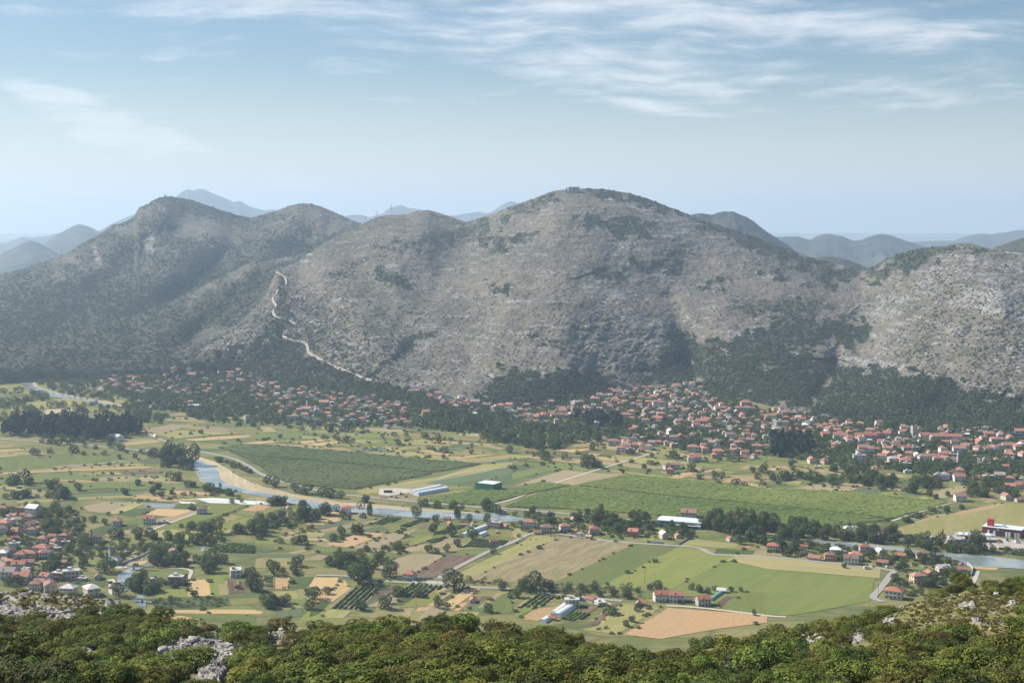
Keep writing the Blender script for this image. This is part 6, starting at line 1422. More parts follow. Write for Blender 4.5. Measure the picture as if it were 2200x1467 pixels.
if rest_h:
    pr = []
    for st in 'ABCF':
        L = house_proto((st, 0)); me = bpy.data.meshes.new('far_house'); V, Fc, MI, n_ = [], [], [], 0; mats = [M_WALL, M_ROOF, M_CONC, M_GLASS]
        for nm, m_, par in L:
            vs = [tuple(v.co) for v in m_.vertices]; V += vs
            for p_ in m_.polygons: Fc.append([q + n_ for q in p_.vertices]); MI.append(mats.index(m_.materials[0]) if m_.materials[0] in mats else 2)
            n_ += len(vs)
        me.from_pydata(V, [], Fc); me.update()
        for m_ in mats: me.materials.append(m_)
        me.polygons.foreach_set('material_index', MI); pr.append(me)
    scatter('far_houses', [H3[i] for i in rest_h], [HL[i][6] for i in rest_h], [np.ones(3) * HL[i][3] / 12 for i in rest_h], pr, 'smallest far houses scattered through the villages at the mountain foot', 'houses')
# ================================================================ singular things
LM = []     # landmarks: (phrase, x, y)
def mpp(y): return 280.0 / (y - HORIZ)
def thing(name, label, cat, loc, rotz=0, group=None):
    o = bpy.data.objects.new(name, None); COL.objects.link(o); o.location = tuple(loc); o.rotation_euler = (0, 0, rotz); o['label'] = label; o['category'] = cat
    if group: o['group'] = group
    return o
def part(name, parts, m_, par, smooth=False):
    v, f = merge(parts); me = bpy.data.meshes.new(name); fs = [tuple(dict.fromkeys(q)) for q in f.tolist()]; me.from_pydata([tuple(q) for q in v], [], fs); me.update()
    if smooth: me.polygons.foreach_set('use_smooth', [True] * len(fs))
    return link(name, me, m_, par)
def G(c, x, y, z=0.0):
    p = pts(c, f'{x},{y}')[0]; return gnd(p[0], p[1], z)
def frame(pl, pn):
    """origin pl, local x towards pn: returns origin, yaw, length"""
    d = (pn - pl)[:2]; return math.atan2(d[1], d[0]), float(np.hypot(*d))
M_GREENC = simple('green_metal_cladding', (.035, .20, .115), .5, .4, .06, .5)
M_GREEND = simple('dark_green_metal_trim', (.02, .10, .07), .5, .4, .05)
M_LROOF = simple('pale_metal_roof', (.62, .66, .68), .45, .4, .05, .3)
M_BLUEW = simple('light_blue_grey_cladding', (.42, .49, .54), .6, .3, .05, .5)
M_RED = simple('dark_red_cladding', (.19, .026, .032), .6, .3, .06, .5)
M_REDB = simple('bright_red_cladding', (.40, .04, .055), .6, .3, .05, .5)
M_STONE = simple('grey_limestone_masonry', (.38, .36, .33), .95, .1, .2, .8)
M_FILM = simple('white_greenhouse_film', (.66, .70, .70), .35, .4, .05, .5)
M_FILMG = simple('green_shade_film', (.12, .30, .24), .5, .3, .08, .5)
M_STEEL = simple('galvanised_steel', (.34, .36, .37), .5, .5, .05)
M_WOOD = simple('dark_wet_timber', (.085, .06, .045), .85, .2, .2, 2)
M_BLUE = simple('dark_blue_vehicle_paint', (.03, .07, .20), .35, .5, .02)
M_ORANGE = simple('orange_pylon_paint', (.55, .22, .06), .5, .4, .05)
M_YEL = simple('yellow_sign_panel', (.75, .50, .05), .5, .4, .03)
M_TYRE = simple('black_rubber', (.03, .03, .03), .9, .2, .02)
M_SLATE = simple('grey_slate_roof', (.30, .30, .31), .8, .2, .12, 1)
M_ROOFX = simple('red_sheet_roof', (.42, .10, .075), .7, .25, .08, .6)
# green warehouse
L_, N_, R_ = gnd(1021, 1051.2), gnd(1059, 1055.2), gnd(1088, 1050)
a, ln = frame(L_, N_); wd_ = float(np.hypot(*(R_ - N_)[:2])); 
t = thing('warehouse', 'bright green metal warehouse with a pale flat roof standing in the vineyards', 'warehouse', L_, a); Hh = 6.9
part('wall', [box(0, ln, 0, wd_, -1, Hh)], M_GREENC, t)
rf = part('roof', [box(.25, ln - .25, .25, wd_ - .25, Hh, Hh + .12)], M_LROOF, t); part('parapet', [box(-.1, ln + .1, -.1, .25, Hh, Hh + .5), box(-.1, .25, .25, wd_ + .1, Hh, Hh + .5)], M_GREENC, rf)
for q in (0.08, .38, .72): part('wall_column', [box(ln * q - .3, ln * q + .3, -.12, 0, -.5, Hh)], M_GREEND, t)
for q in (.15, .5, .8): part('wall_column', [box(ln, ln + .12, wd_ * q - .3, wd_ * q + .3, -.5, Hh)], M_GREEND, t)
part('door', [box(ln, ln + .15, wd_ * .25, wd_ * .42, 0, 4)], M_BLUE, t); LM.append(('the green warehouse', 1055, 1045))
# long pale industrial shed
L_, R_ = gnd(1412, 1129), gnd(1506, 1136.5); a, ln = frame(L_, R_)
t = thing('industrial_shed', 'long low pale blue grey shed left of the tall plane trees', 'shed', L_, a); Hh = 5.4
part('wall', [box(0, ln, 0, 20, -1, Hh)], M_BLUEW, t); part('roof', [box(-.4, ln + .4, -.4, 10, Hh, Hh + .3), (np.array([[-.4, -.4, Hh + .3], [ln + .4, -.4, Hh + .3], [ln + .4, 10, Hh + 1.6], [-.4, 10, Hh + 1.6], [-.4, 20.4, Hh + .3], [ln + .4, 20.4, Hh + .3]]), np.array([[0, 1, 2, 3], [3, 2, 5, 4]]))], M_LROOF, t)
for q0, q1 in ((.08, .36), (.47, .87)): part('window', [box(ln * q0, ln * q1, -.06, 0, 3.0, 4.1)], M_GLASS, t)
for i in range(4): part('door', [box(ln * (.47 + i * .125), ln * (.47 + i * .125) + ln * .085, -.07, 0, 0, 2.4)], M_WOOD, t)
part('canopy', [box(ln * .44, ln, -2.5, -.08, 2.6, 2.85)], M_LROOF, t); LM.append(('the long pale shed', 1460, 1128))
# long red roofed building behind the plane trees
L_, R_ = gnd(1530, 1119), gnd(1640, 1127); a, ln = frame(L_, R_)
t = thing('long_building', 'long white building with a red sheet roof behind the tall plane trees', 'building', L_, a)
part('wall', [box(0, ln, 0, 9, -1, 3.6)], M_WHITE, t); part('roof', [(p_[0] + np.array([ln / 2, 4.5, 0]), p_[1]) for p_ in gable_roof(9, ln, 3.6, 1.8)], M_ROOFX, t)
for i in range(8): part('window', [box(ln * (.06 + i * .12), ln * (.06 + i * .12) + 1.6, -.05, 0, 1.2, 2.5)], M_GLASS, t)
# fire station like red building
L_, R_ = gnd(2110, 1147.2), gnd(2194, 1156.8); a, ln = frame(L_, R_)
t = thing('red_depot', 'dark red building with a row of garage doors, white roof and a red tower', 'depot', L_, a); Hh = 7.2
part('wall', [box(0, ln, 0, 17, -1, Hh)], M_RED, t); part('roof', [box(-.3, ln + .3, -.3, 17.3, Hh, Hh + .35)], M_LROOF, t)
kinds = 'WDWDDDWWDLL'
for i, kd in enumerate(kinds):
    x0 = ln * (.13 + i * .077); part('garage_door', [box(x0, x0 + ln * .055, -.08, 0, 0, 4.6)], {'W': M_WHITE, 'D': M_GLASS, 'L': M_BLUEW}[kd], t)
part('tower', [box(3.5, 8.6, 3, 8, Hh + .35, Hh + 6.6)], M_REDB, t); part('roof_vent', [box(16, 19, 5, 8, Hh + .35, Hh + 2.4)], M_BLUEW, t); part('wall_band', [box(6, ln - 1, -.09, 0, 5.4, 5.9)], M_BLUE, t)
part('emblem', [box(ln * .38, ln * .38 + 1.3, -.1, 0, 5.2, 6.6)], M_WHITE, t); LM.append(('the red building with the tower', 2150, 1140))
# fuel station canopy
c_ = gnd(2095, 1161); t = thing('fuel_station_canopy', 'flat grey canopy with pale skylight strips on columns beside the red building', 'canopy', c_, rad(-8))
part('roof', [box(-17, 17, -6, 6, 5.0, 5.7)], M_STEEL, t); part('fascia', [box(13, 17.1, -6.1, -6, 4.9, 5.9), box(-17, -8, -6.1, -6, 4.9, 5.9)], M_REDB, t)
for i in range(5): part('skylight', [box(-14 + i * 6, -11 + i * 6, -5, 5, 5.7, 6.2)], M_FILM, t)
for sx in (-12, -4, 4, 12): part('column', [box(sx - .25, sx + .25, -3.3, -2.8, 0, 5)], M_WHITE, t)
part('kiosk', [box(-8, 10, 2, 5.6, 0, 3.4)], M_GLASS, t)
t = thing('wall_block', 'low dark blue storage box behind the fuel station canopy', 'container', gnd(2066, 1150), rad(-8)); part('body', [box(-4, 9, -1.5, 1.5, 0, 3)], M_BLUE, t); part('lid', [box(-4.1, 9.1, -1.6, 1.6, 3, 3.15)], M_STEEL, t)
def wheel(x, y, r=.5, w=.3):
    th = np.arange(10) * .6283; a_ = np.stack([x + np.cos(th) * r, np.full(10, y - w / 2), r + np.sin(th) * r], -1); b_ = a_ + [0, w, 0]
    v = np.vstack([a_, b_, [[x, y - w / 2, r]], [[x, y + w / 2, r]]]); i = np.arange(10); j = (i + 1) % 10
    return v, np.concatenate([np.stack([i, j, j + 10, i + 10], -1), np.stack([j, i, np.full(10, 20), np.full(10, 20)], -1), np.stack([i + 10, j + 10, np.full(10, 21), np.full(10, 21)], -1)])
def lorry(loc, rot, mt_box, mt_cab, L_, label, z=0):
    t = thing('lorry', label, 'lorry', (loc[0], loc[1], loc[2] + z), rot); part('trailer', [box(-L_ / 2, L_ / 2 - 2.6, -1.25, 1.25, 1.1, 3.9)], mt_box, t)
    cb = part('cab', [box(L_ / 2 - 2.3, L_ / 2, -1.2, 1.2, .6, 3.0), box(L_ / 2 - 2.3, L_ / 2 - .6, -1.15, 1.15, 3.0, 3.6)], mt_cab, t); part('windscreen', [box(L_ / 2 - .02, L_ / 2 + .05, -1.0, 1.0, 1.8, 2.8)], M_GLASS, cb)
    part('chassis', [box(-L_ / 2 + .5, L_ / 2 - .5, -.5, .5, .7, 1.1)], M_TYRE, t)
    for x_ in (-L_ / 2 + 1.5, -L_ / 2 + 2.8, L_ / 2 - 1.3):
        for y_ in (-1.05, 1.05): part('wheel', [wheel(x_, y_)], M_TYRE, t)
    return t
lorry(gnd(1992, 1163), rad(-6), M_WHITE, M_BLUE, 12.5, 'white lorry with a dark blue cab parked at the edge of the olive field', .6)
lorry(gnd(2068, 1170), rad(-6), M_BLUE, M_BLUE, 14, 'blue articulated lorry parked in front of the fuel station canopy', .6)
lorry(G('V1', 1250, 845), yaw((1290 / 4, 720 + 855 / 4), (1220 / 4, 720 + 815 / 4)), M_REDB, M_REDB, 9, 'red lorry on the curving road beside the pine grove', .6)
lorry(G('V1', 1335, 882), yaw((1290 / 4, 720 + 855 / 4), (1400 / 4, 720 + 905 / 4)), M_WHITE, M_YEL, 10, 'white and yellow lorry on the curving road above the brown field', .6)
def car(loc, rot, mt, label, group=None, van=False):
    t = thing('van' if van else 'car', label, 'van' if van else 'car', (loc[0], loc[1], loc[2] + .55), rot, group); h = 2.0 if van else 1.0; L_ = 2.6 if van else 2.1
    part('body', [box(-L_, L_, -.85, .85, .3, h)], mt, t)
    top = part('cabin', [(np.array([[-1.5, -.8, h], [1.2, -.8, h], [1.2, .8, h], [-1.5, .8, h], [-1.1, -.7, h + .55], [.5, -.7, h + .55], [.5, .7, h + .55], [-1.1, .7, h + .55]]), np.array([[0, 1, 5, 4], [1, 2, 6, 5], [2, 3, 7, 6], [3, 0, 4, 7], [4, 5, 6, 7]]))], M_GLASS, t)
    for x_ in (-1.3, 1.3):
        for y_ in (-.8, .8): part('wheel', [wheel(x_, y_, .33, .2)], M_TYRE, t)
car(gnd(2044, 1157.5), rad(-6), M_WHITE, 'white van standing left of the fuel station canopy', van=True)
car(gnd(2186, 1166), rad(12), M_WHITE, 'white van on the pale yard below the red building', van=True)
car(gnd(2128, 1170), rad(5), M_WHITE, 'white car beside the yellow sign on the pale yard')
car(gnd(2164, 1162), rad(80), M_BLUE, 'dark blue car parked alone on the pale yard')
car(G('V2', 1205, 1160), .3, M_STEEL, 'silver car beside the dirt yard left of the long white tunnels')
car(G('N3', 700, 517), yaw((1100 + 700 / 3.1418, 1000 + 517 / 3.1418), (1100 + 900 / 3.1418, 1000 + 528 / 3.1418)), M_STEEL, 'grey car on the narrow road above the striped field')
for i, (x, y, lb) in enumerate([(1925, 1221, 'dark car at the bend where the lane meets the road'), (1908, 1219, 'white car near the lane end beside the small red roofed shed'), (1862, 1168, 'white car beside the riverside trees left of the lorry')]):
    car(gnd(x, y), .5 * i, M_BLUE if i == 0 else M_WHITE, lb)
t = thing('tractor', 'red tractor in the dirt yard left of the long white tunnels', 'tractor', G('V2', 1250, 1128), .2)
part('body', [box(-.4, 2, -.45, .45, .7, 1.5)], M_REDB, t); part('cab', [box(-1.4, -.4, -.7, .7, .8, 2.6)], M_GLASS, t)
for x_, r_ in ((-1, .85), (1.5, .5)):
    for y_ in (-.8, .8): part('wheel', [wheel(x_, y_, r_, .4)], M_TYRE, t)
t = thing('container', 'dark metal container beside the red roofed farm shed', 'container', G('V2', 1135, 1112), -.05); part('body', [box(-4.5, 4.5, -1.2, 1.2, .3, 2.8)], M_GREEND, t); part('lid', [box(-4.6, 4.6, -1.3, 1.3, 2.8, 2.95)], M_STEEL, t)
t = thing('price_pylon', 'tall orange roadside pylon sign at the edge of the olive field', 'sign', gnd(2025, 1165.5)); part('post', [box(-.35, .35, -.3, .3, 0, 12)], M_ORANGE, t); part('sign_box', [box(-.9, .5, -.35, .35, 8.6, 12.4)], M_ORANGE, t)
t = thing('sign_totem', 'yellow and red sign on the pale yard beside the fuel station', 'sign', gnd(2146, 1171)); part('post', [box(-.2, .2, -.2, .2, 0, 2.5)], M_STEEL, t); part('sign_box', [box(-1.2, 1.2, -.2, .2, 2.5, 5.5)], M_YEL, t); part('sign_band', [box(-1.25, 1.25, -.25, .25, 4.3, 5.0)], M_REDB, t)
t = thing('red_post', 'thin red flag post in front of the blue lorry', 'post', gnd(2066, 1173)); part('pole', [box(-.15, .15, -.15, .15, 0, 6)], M_REDB, t); part('base', [box(-.5, .5, -.5, .5, 0, .4)], M_CONC, t)
# walls
def wall_line(c, line, h, m_, label, w=.4, name='wall'):
    p_ = pts(c, line); q = gnd(p_[:, 0], p_[:, 1]); ps = []
    for a_, b_ in zip(q[:-1], q[1:]):
        d = b_ - a_; L_ = np.hypot(d[0], d[1]); n_ = np.array([-d[1], d[0], 0]) / L_ * w / 2
        v = np.array([a_ - n_, b_ - n_, b_ + n_, a_ + n_]); ps.append((np.vstack([v, v + [0, 0, h]]), np.array([[0, 1, 5, 4], [1, 2, 6, 5], [2, 3, 7, 6], [3, 0, 4, 7], [4, 5, 6, 7]])))
    v, f = merge(ps); me = mesh_np(name, v, f); return link(name, me, m_, label=label, cat='wall')
wall_line('N1', '820,672 900,640 960,615 1010,590', 1.8, M_STONE, 'dark stone wall curving up along the lane beside the mosque')
wall_line('N1', '560,560 700,558 830,562', 1.6, M_STONE, 'low stone wall along the green behind the mosque')
wall_line('N3', '1125,535 1165,512 1205,490', 1.8, M_STONE, 'dark wall slanting down between the gardens and the yellow meadow')
wall_line('N3', '930,522 1028,530', 2.2, M_BLUEW, 'pale blue boundary wall beside the road below the two small houses')
wall_line('N2', '1010,758 1100,768 1195,765', 1.8, M_STEEL, 'grey garden wall right of the low red roofed house')
wall_line('N4', '1560,565 1650,572', 2.0, M_RED, 'dark red wall behind the row of round trees')
wall_line('N1', '1045,612 1100,606', 2.4, M_STONE, 'grey yard wall at the end of the lane near the red roofed house')
wall_line('N4', '1345,665 1385,700 1372,745', 2.2, M_STONE, 'grey retaining wall of the stairs by the river')
# greenhouse tunnels
def tunnel(c, x0, y0, x1, y1, w, m_, label, group=None, h=None):
    a_, b_ = G(c, x0, y0), G(c, x1, y1); r, ln = frame(a_, b_); t = thing('greenhouse_tunnel', label, 'greenhouse', a_, r, group); h = h or w * .45
    th = np.linspace(0, math.pi, 9); n = max(2, int(ln / 3)); xs = np.linspace(0, ln, n); v = np.array([[x, math.cos(q) * w / 2, math.sin(q) ** .8 * h] for x in xs for q in th]); i = (np.arange(n - 1) * 9)[:, None] + np.arange(8)[None]; i = i.ravel()
    part('cover', [(v, np.stack([i, i + 1, i + 10, i + 9], -1))], m_, t, True)
    for x_ in (0, ln): part('end_wall', [(np.array([[x_, math.cos(q) * w / 2, math.sin(q) ** .8 * h] for q in th] + [[x_, 0, 0]]), np.array([[k_, k_ + 1, 9, 9] for k_ in range(8)]))], m_, t)
    part('hoops', [tube([x_, math.cos(q0) * (w / 2 + .05), math.sin(q0) ** .8 * (h + .05)], [x_, math.cos(q1) * (w / 2 + .05), math.sin(q1) ** .8 * (h + .05)], .08, .08, 4) for x_ in xs for q0, q1 in zip(th[:-1], th[1:])], M_STEEL, t)
    if x1 > 0: pass
tunnel('V2', 1345, 1122, 1580, 1072, 9, M_FILM, 'far one of two long white greenhouse tunnels near the green warehouse', 'long white tunnels')
tunnel('V2', 1375, 1138, 1635, 1090, 9, M_FILM, 'near one of two long white greenhouse tunnels near the green warehouse', 'long white tunnels'); LM.append(('the long white tunnels', 922, 1056))
tunnel('N2', 1395, 480, 1490, 440, 7, M_FILM, 'left pale greenhouse tunnel below the riverside houses', 'pale tunnels below the riverside houses')
tunnel('N2', 1490, 442, 1550, 418, 7, M_FILM, 'uppermost pale greenhouse tunnel below the riverside houses', 'pale tunnels below the riverside houses')
tunnel('N2', 1502, 482, 1548, 462, 7, M_FILM, 'short pale greenhouse tunnel below the other two tunnels', 'pale tunnels below the riverside houses'); LM.append(('the pale greenhouse tunnels', 1020, 1148))
tunnel('N3', 285, 1005, 362, 948, 6, M_FILM, 'upper white greenhouse tunnel below the grey flat house', 'white tunnels by the tan plot')
tunnel('N3', 300, 1022, 402, 958, 7, M_FILM, 'longer white greenhouse tunnel below the grey flat house', 'white tunnels by the tan plot')
tunnel('N3', 205, 1060, 255, 1030, 6, M_FILM, 'short white tunnel half hidden by the scrub at the tan plot', 'white tunnels by the tan plot'); LM.append(('the white tunnels by the tan plot', 1210, 1313))
tunnel('N3', 1338, 912, 1415, 856, 4.5, M_FILMG, 'long narrow green tunnel behind the large white house'); 
for i in range(5): tunnel('V1', 1622 + i * 20, 624, 1632 + i * 20, 612, 9, M_FILM, ['first', 'second', 'third', 'fourth', 'fifth'][i] + ' small white tunnel from the left in the far row', 'row of small white tunnels')
LM.append(('the row of small white tunnels', 418, 875))
t = thing('dome_greenhouse', 'small white dome beside the stream orchard', 'dome', G('N1', 1030, 783)); 
vv = [[math.cos(b_) * math.cos(a_) * 3.4, math.cos(b_) * math.sin(a_) * 3.4, math.sin(b_) * 3.6] for b_ in np.linspace(0, 1.57, 7) for a_ in np.linspace(0, 6.283, 17)]; i = (np.arange(6) * 17)[:, None] + np.arange(16)[None]; i = i.ravel()
part('cover', [(np.array(vv), np.stack([i, i + 1, i + 18, i + 17], -1))], M_WHITE, t, True); part('door', [box(-.5, .5, -3.5, -3.2, 0, 1.9)], M_STEEL, t); LM.append(('the small white dome', 328, 1243))
# big white barn by the pines
t = thing('barn', 'large white barn with a pale roof at the right end of the pine grove', 'barn', G('V1', 992, 905), rad(-25))
part('wall', gable_walls(13, 17, -1, 6, 2.5), M_WHITE, t); part('roof', gable_roof(13, 17, 6, 2.5), M_LROOF, t); part('door', [box(-1.5, 1.5, -6.55, -6.4, 0, 3.5)], M_GLASS, t); LM.append(('the white barn', 248, 945))
# road bridge
A_, B_ = gnd(385 / 4, 797.5), gnd(775 / 4, 799.5); r, ln = frame(A_, B_)
t = thing('road_bridge', 'long flat grey road bridge on thin piers in the upper left', 'bridge', A_, r); part('deck', [box(0, ln, -3.5, 3.5, 5.6, 6.6)], M_CONC, t); part('railing', [box(0, ln, -3.5, -3.35, 6.6, 7.6), box(0, ln, 3.35, 3.5, 6.6, 7.6)], M_STEEL, t)
for q in (.3, .56, .85): part('pier', [box(ln * q - .8, ln * q + .8, -2.6, 2.6, -1, 5.6)], M_CONC, t)
LM.append(('the flat road bridge', 145, 795))
def footbridge(c, x0, y0, x1, y1, h, label, piers):
    a_, b_ = G(c, x0, y0), G(c, x1, y1); r, ln = frame(a_, b_); t = thing('footbridge', label, 'bridge', a_, r); part('deck', [box(0, ln, -1.4, 1.4, h, h + .35)], M_CONC, t)
    part('railing', [box(0, ln, -1.4, -1.3, h + .35, h + 1.2)], M_STEEL, t)
    for q in piers: part('pier', [box(ln * q - .4, ln * q + .4, -1.2, 1.2, -1, h)], M_CONC, t)
footbridge('N1', 862, 703, 1050, 706, 2.6, 'narrow concrete footbridge over the small river below the mosque', (.22,)); LM.append(('the footbridge', 300, 1220))
footbridge('N1', 893, 920, 1040, 930, 2.4, 'dark low weir bridge at the bottom of the small river', (.45, .95)); LM.append(('the weir bridge', 305, 1293))
# mosque with minaret
def lathe(prof, k=14, c=(0, 0)):
    v = np.array([[c[0] + r * math.cos(a_), c[1] + r * math.sin(a_), z] for r, z in prof for a_ in np.arange(k) * 2 * math.pi / k]); F_ = []
    for j in range(len(prof) - 1):
        i = np.arange(k); F_.append(np.stack([j * k + i, j * k + (i + 1) % k, (j + 1) * k + (i + 1) % k, (j + 1) * k + i], -1))
    return v, np.vstack(F_)
t = thing('mosque', 'small grey stone mosque with a pyramid roof and slim minaret by the stream', 'mosque', G('N1', 778, 668), rad(-12))
part('wall', [box(-4.6, 4.6, -4, 4, -1, 4.6)], M_STONE, t); part('roof', hip_roof(8, 9.2, 4.6, 2.6, .4), M_SLATE, t)
mn = part('minaret', [lathe([(.75, -1), (.72, 9.0), (1.15, 9.6), (1.15, 10.4), (.62, 10.4), (.6, 12.6)], 12, (-5.2, .5))], M_WHITE, t); part('spire', [lathe([(.8, 12.6), (.03, 15.2)], 12, (-5.2, .5))], M_STEEL, mn)
for x_ in (-2.5, 0, 2.5): part('window', [box(x_ - .4, x_ + .4, -4.05, -3.95, 1.4, 3)], M_GLASS, t)
LM.append(('the small mosque', 245, 1200))
for c, x_, y_, h_, lb in (('V2', 438, 402, 15, 'slim pale minaret among the far village roofs'), ('V4', 1630, 868, 15, 'slim pale minaret left of the domed church in the right village')):
    t = thing('minaret', lb, 'minaret', on_mountain(*pts(c, f'{x_},{y_}')[0])[0]); part('shaft', [lathe([(1.2, -1), (1.0, h_ * .72), (1.5, h_ * .75), (1.5, h_ * .8), (.8, h_ * .8), (.8, h_ * .9)], 12)], M_WHITE, t); part('spire', [lathe([(1, h_ * .9), (.03, h_ * 1.1)], 12)], M_STEEL, t)
t = thing('church', 'white domed church standing in the trees of the right village', 'church', gnd(2114.5, 1004), rad(-15))
part('nave', gable_walls(8, 12, -1, 6, 2), M_WHITE, t); part('roof', gable_roof(8, 12, 6, 2), M_ROOF, t); dr = part('drum', [lathe([(2.4, 6), (2.4, 9.5)], 14)], M_WHITE, t); part('dome', [lathe([(2.6, 9.5), (2.3, 10.8), (1.3, 11.8), (.05, 12.4)], 14)], M_SLATE, dr); part('bell_tower', [box(-7.5, -5, -1.3, 1.3, -1, 10)], M_WHITE, t); part('door', [box(6.0, 6.08, -.8, .8, 0, 2.6)], M_DOOR, t)
LM.append(('the domed white church', 2115, 1000))
t = thing('stone_tower', 'square pale stone tower rising among the roofs of the right village', 'tower', on_mountain(1650 + 1255 / 4, 780 + 638 / 4)[0], rad(8))
part('wall', [box(-3.4, 3.4, -3.4, 3.4, -2, 15)], M_STONE, t); part('parapet', [box(-3.6, 3.6, -3.6, -3.0, 15, 16.2), box(-3.6, -3, -3, 3.6, 15, 15.8), box(3, 3.6, -1, 3.6, 15, 16)], M_STONE, t)
for z_ in (5, 10): part('window', [box(-.4, .4, -3.45, -3.3, z_, z_ + 1.4)], M_GLASS, t)
LM.append(('the square stone tower', 1964, 930))
# water wheels with timber gutters
def waterwheel(c, x_, y_, r, label, rot):
    loc = G(c, x_, y_); t = thing('water_wheel', label, 'water wheel', (loc[0], loc[1], r * .92 + .4), rot); k = 20; th = np.arange(k) * 2 * math.pi / k
    for s_ in (-.7, .7): part('rim', [tube([math.cos(a_) * r, s_, math.sin(a_) * r], [math.cos(b_) * r, s_, math.sin(b_) * r], .16, .16, 5) for a_, b_ in zip(th, np.roll(th, -1))], M_WOOD, t)
    part('paddles', [box(-.06, .06, -.9, .9, r - .6, r + .3)] and [((box(-.06, .06, -.9, .9, r - .7, r + .35)[0] @ np.array([[math.cos(a_), 0, -math.sin(a_)], [0, 1, 0], [math.sin(a_), 0, math.cos(a_)]])), box(0, 1, 0, 1, 0, 1)[1]) for a_ in th], M_WOOD, t)
    part('spokes', [tube([0, s_, 0], [math.cos(a_) * r, s_, math.sin(a_) * r], .11, .09, 4) for a_ in th[::2] for s_ in (-.7, .7)], M_WOOD, t); part('hub', [tube([0, -1.6, 0], [0, 1.6, 0], .45, .45, 10)], M_WOOD, t)
    part('stand', [tube([s_ * 1.6, y2, -r - .5], [0, y2, 0], .2, .16, 5) for s_ in (-1, 1) for y2 in (-1.5, 1.5)], M_WOOD, t)
waterwheel('N2', 543, 304, 3.1, 'dark timber water wheel at the river edge left of the mill house', rad(15)); waterwheel('N2', 707, 292, 3.9, 'taller dark timber water wheel standing in the river above the far bank tree', rad(15))
LM.append(('the left water wheel', 723, 1091)); LM.append(('the taller water wheel', 775, 1088))
for (x0, y0, x1, y1, lb) in ((410, 300, 530, 298, 'timber gutter left of the left water wheel'), (632, 293, 698, 284, 'timber gutter between the mill house and the taller wheel')):
    a_, b_ = G('N2', x0, y0), G('N2', x1, y1); r, ln = frame(a_, b_); t = thing('timber_gutter', lb, 'gutter', a_, r); part('trough', [box(0, ln, -.5, .5, 1.6, 2.0)], M_WOOD, t)
    for q in np.linspace(.05, .95, 5): part('leg', [box(ln * q - .12, ln * q + .12, -.15, .15, -.3, 1.6)], M_WOOD, t)
t = thing('mill_house', 'narrow pale mill house with a hipped roof at the river edge', 'house', G('N2', 610, 320), rad(-8)); part('wall', [box(-4, 4, -3.4, 3.4, -1, 6)], M_WHITE, t); part('roof', hip_roof(6.8, 8, 6, 1.6, .5), M_ROOFX, t); part('window', [box(-1.8, -1, -3.45, -3.3, 3.4, 4.6)], M_GLASS, t); part('window', [box(1, 1.8, -3.45, -3.3, 3.4, 4.6)], M_GLASS, t)
LM.append(('the pale mill house', 744, 1096))
# fort on the summit, cairn tower on the left peak, lattice masts
fp_, _, _ = LA.pos(np.array([1232.0]), sv=np.array([.985])); f0 = fp_[0]; f0[2] = atd(1232, 409.5, f0[1])[2]
t = thing('fort', 'ruined grey stone fort on the summit of the front mountain', 'fort', f0, rad(-6))
part('wall', [box(-11, 14, -7, 7, -6, 8.2), box(-11.6, -9.5, -7.4, 7, 0, 9.6), box(12.4, 14.6, -7.4, 7, 0, 9.3)], M_STONE, t); part('parapet', [box(x_, x_ + 2.2, -7.2, -6.4, 8.2, 9.3) for x_ in np.arange(-8, 11, 4)], M_STONE, t)
part('pier', [box(-18.5, -15.5, -4, 2, -5, 7.0)], M_STONE, t); part('lintel', [box(-15.5, -11, -4, 2, 5.6, 6.8)], M_STONE, t); part('gate', [box(1, 5, -7.1, -7.0, -1, 4)], M_GLASS, t); part('window', [box(-7, -5.5, -7.1, -7.0, 3, 5)], M_GLASS, t); part('window', [box(8, 9.5, -7.1, -7.0, 3, 5)], M_GLASS, t)
LM.append(('the summit fort', 1231, 402))
q = LB.pos(np.array([355.0]), sv=np.array([1.0]))[0][0]; t = thing('summit_tower', 'tiny tower on the peak of the left mountain', 'tower', q); part('shaft', [box(-2.3, 2.3, -2.3, 2.3, -3, 5)], M_STONE, t); part('roof', [box(-1.2, 1.2, -1.2, 1.2, 5, 7.5)], M_STONE, t)
for x_, hh, lb in ((809.5, 17, 'left lattice power mast on the low saddle ridge'), (840.5, 28, 'right taller lattice power mast on the low saddle ridge')):
    q = LA.pos(np.array([x_]), sv=np.array([1.0]))[0][0]; t = thing('power_mast', lb, 'mast', q, 0, 'lattice masts on the ridge'); ps = []; w0 = hh * .11
    for s1 in (-1, 1):
        for s2 in (-1, 1): ps.append(tube([s1 * w0, s2 * w0, -2], [s1 * .3, s2 * .3, hh], .22, .15, 4))
    for z_ in np.linspace(.1, .9, 6): k = w0 * (1 - z_) + .3 * z_; k2 = w0 * (1 - z_ - .13) + .3; ps += [tube([-k, -k, z_ * hh], [k2, -k2, (z_ + .13) * hh], .12, .12, 4), tube([k, -k, z_ * hh], [-k2, -k2, (z_ + .13) * hh], .12, .12, 4)]
    part('lattice', ps, M_STEEL, t)
    for z_, w_ in ((.7, .2), (.82, .16), (.94, .12)): part('cross_arm', [tube([-hh * w_, 0, z_ * hh], [hh * w_, 0, z_ * hh], .2, .2, 4)], M_STEEL, t)
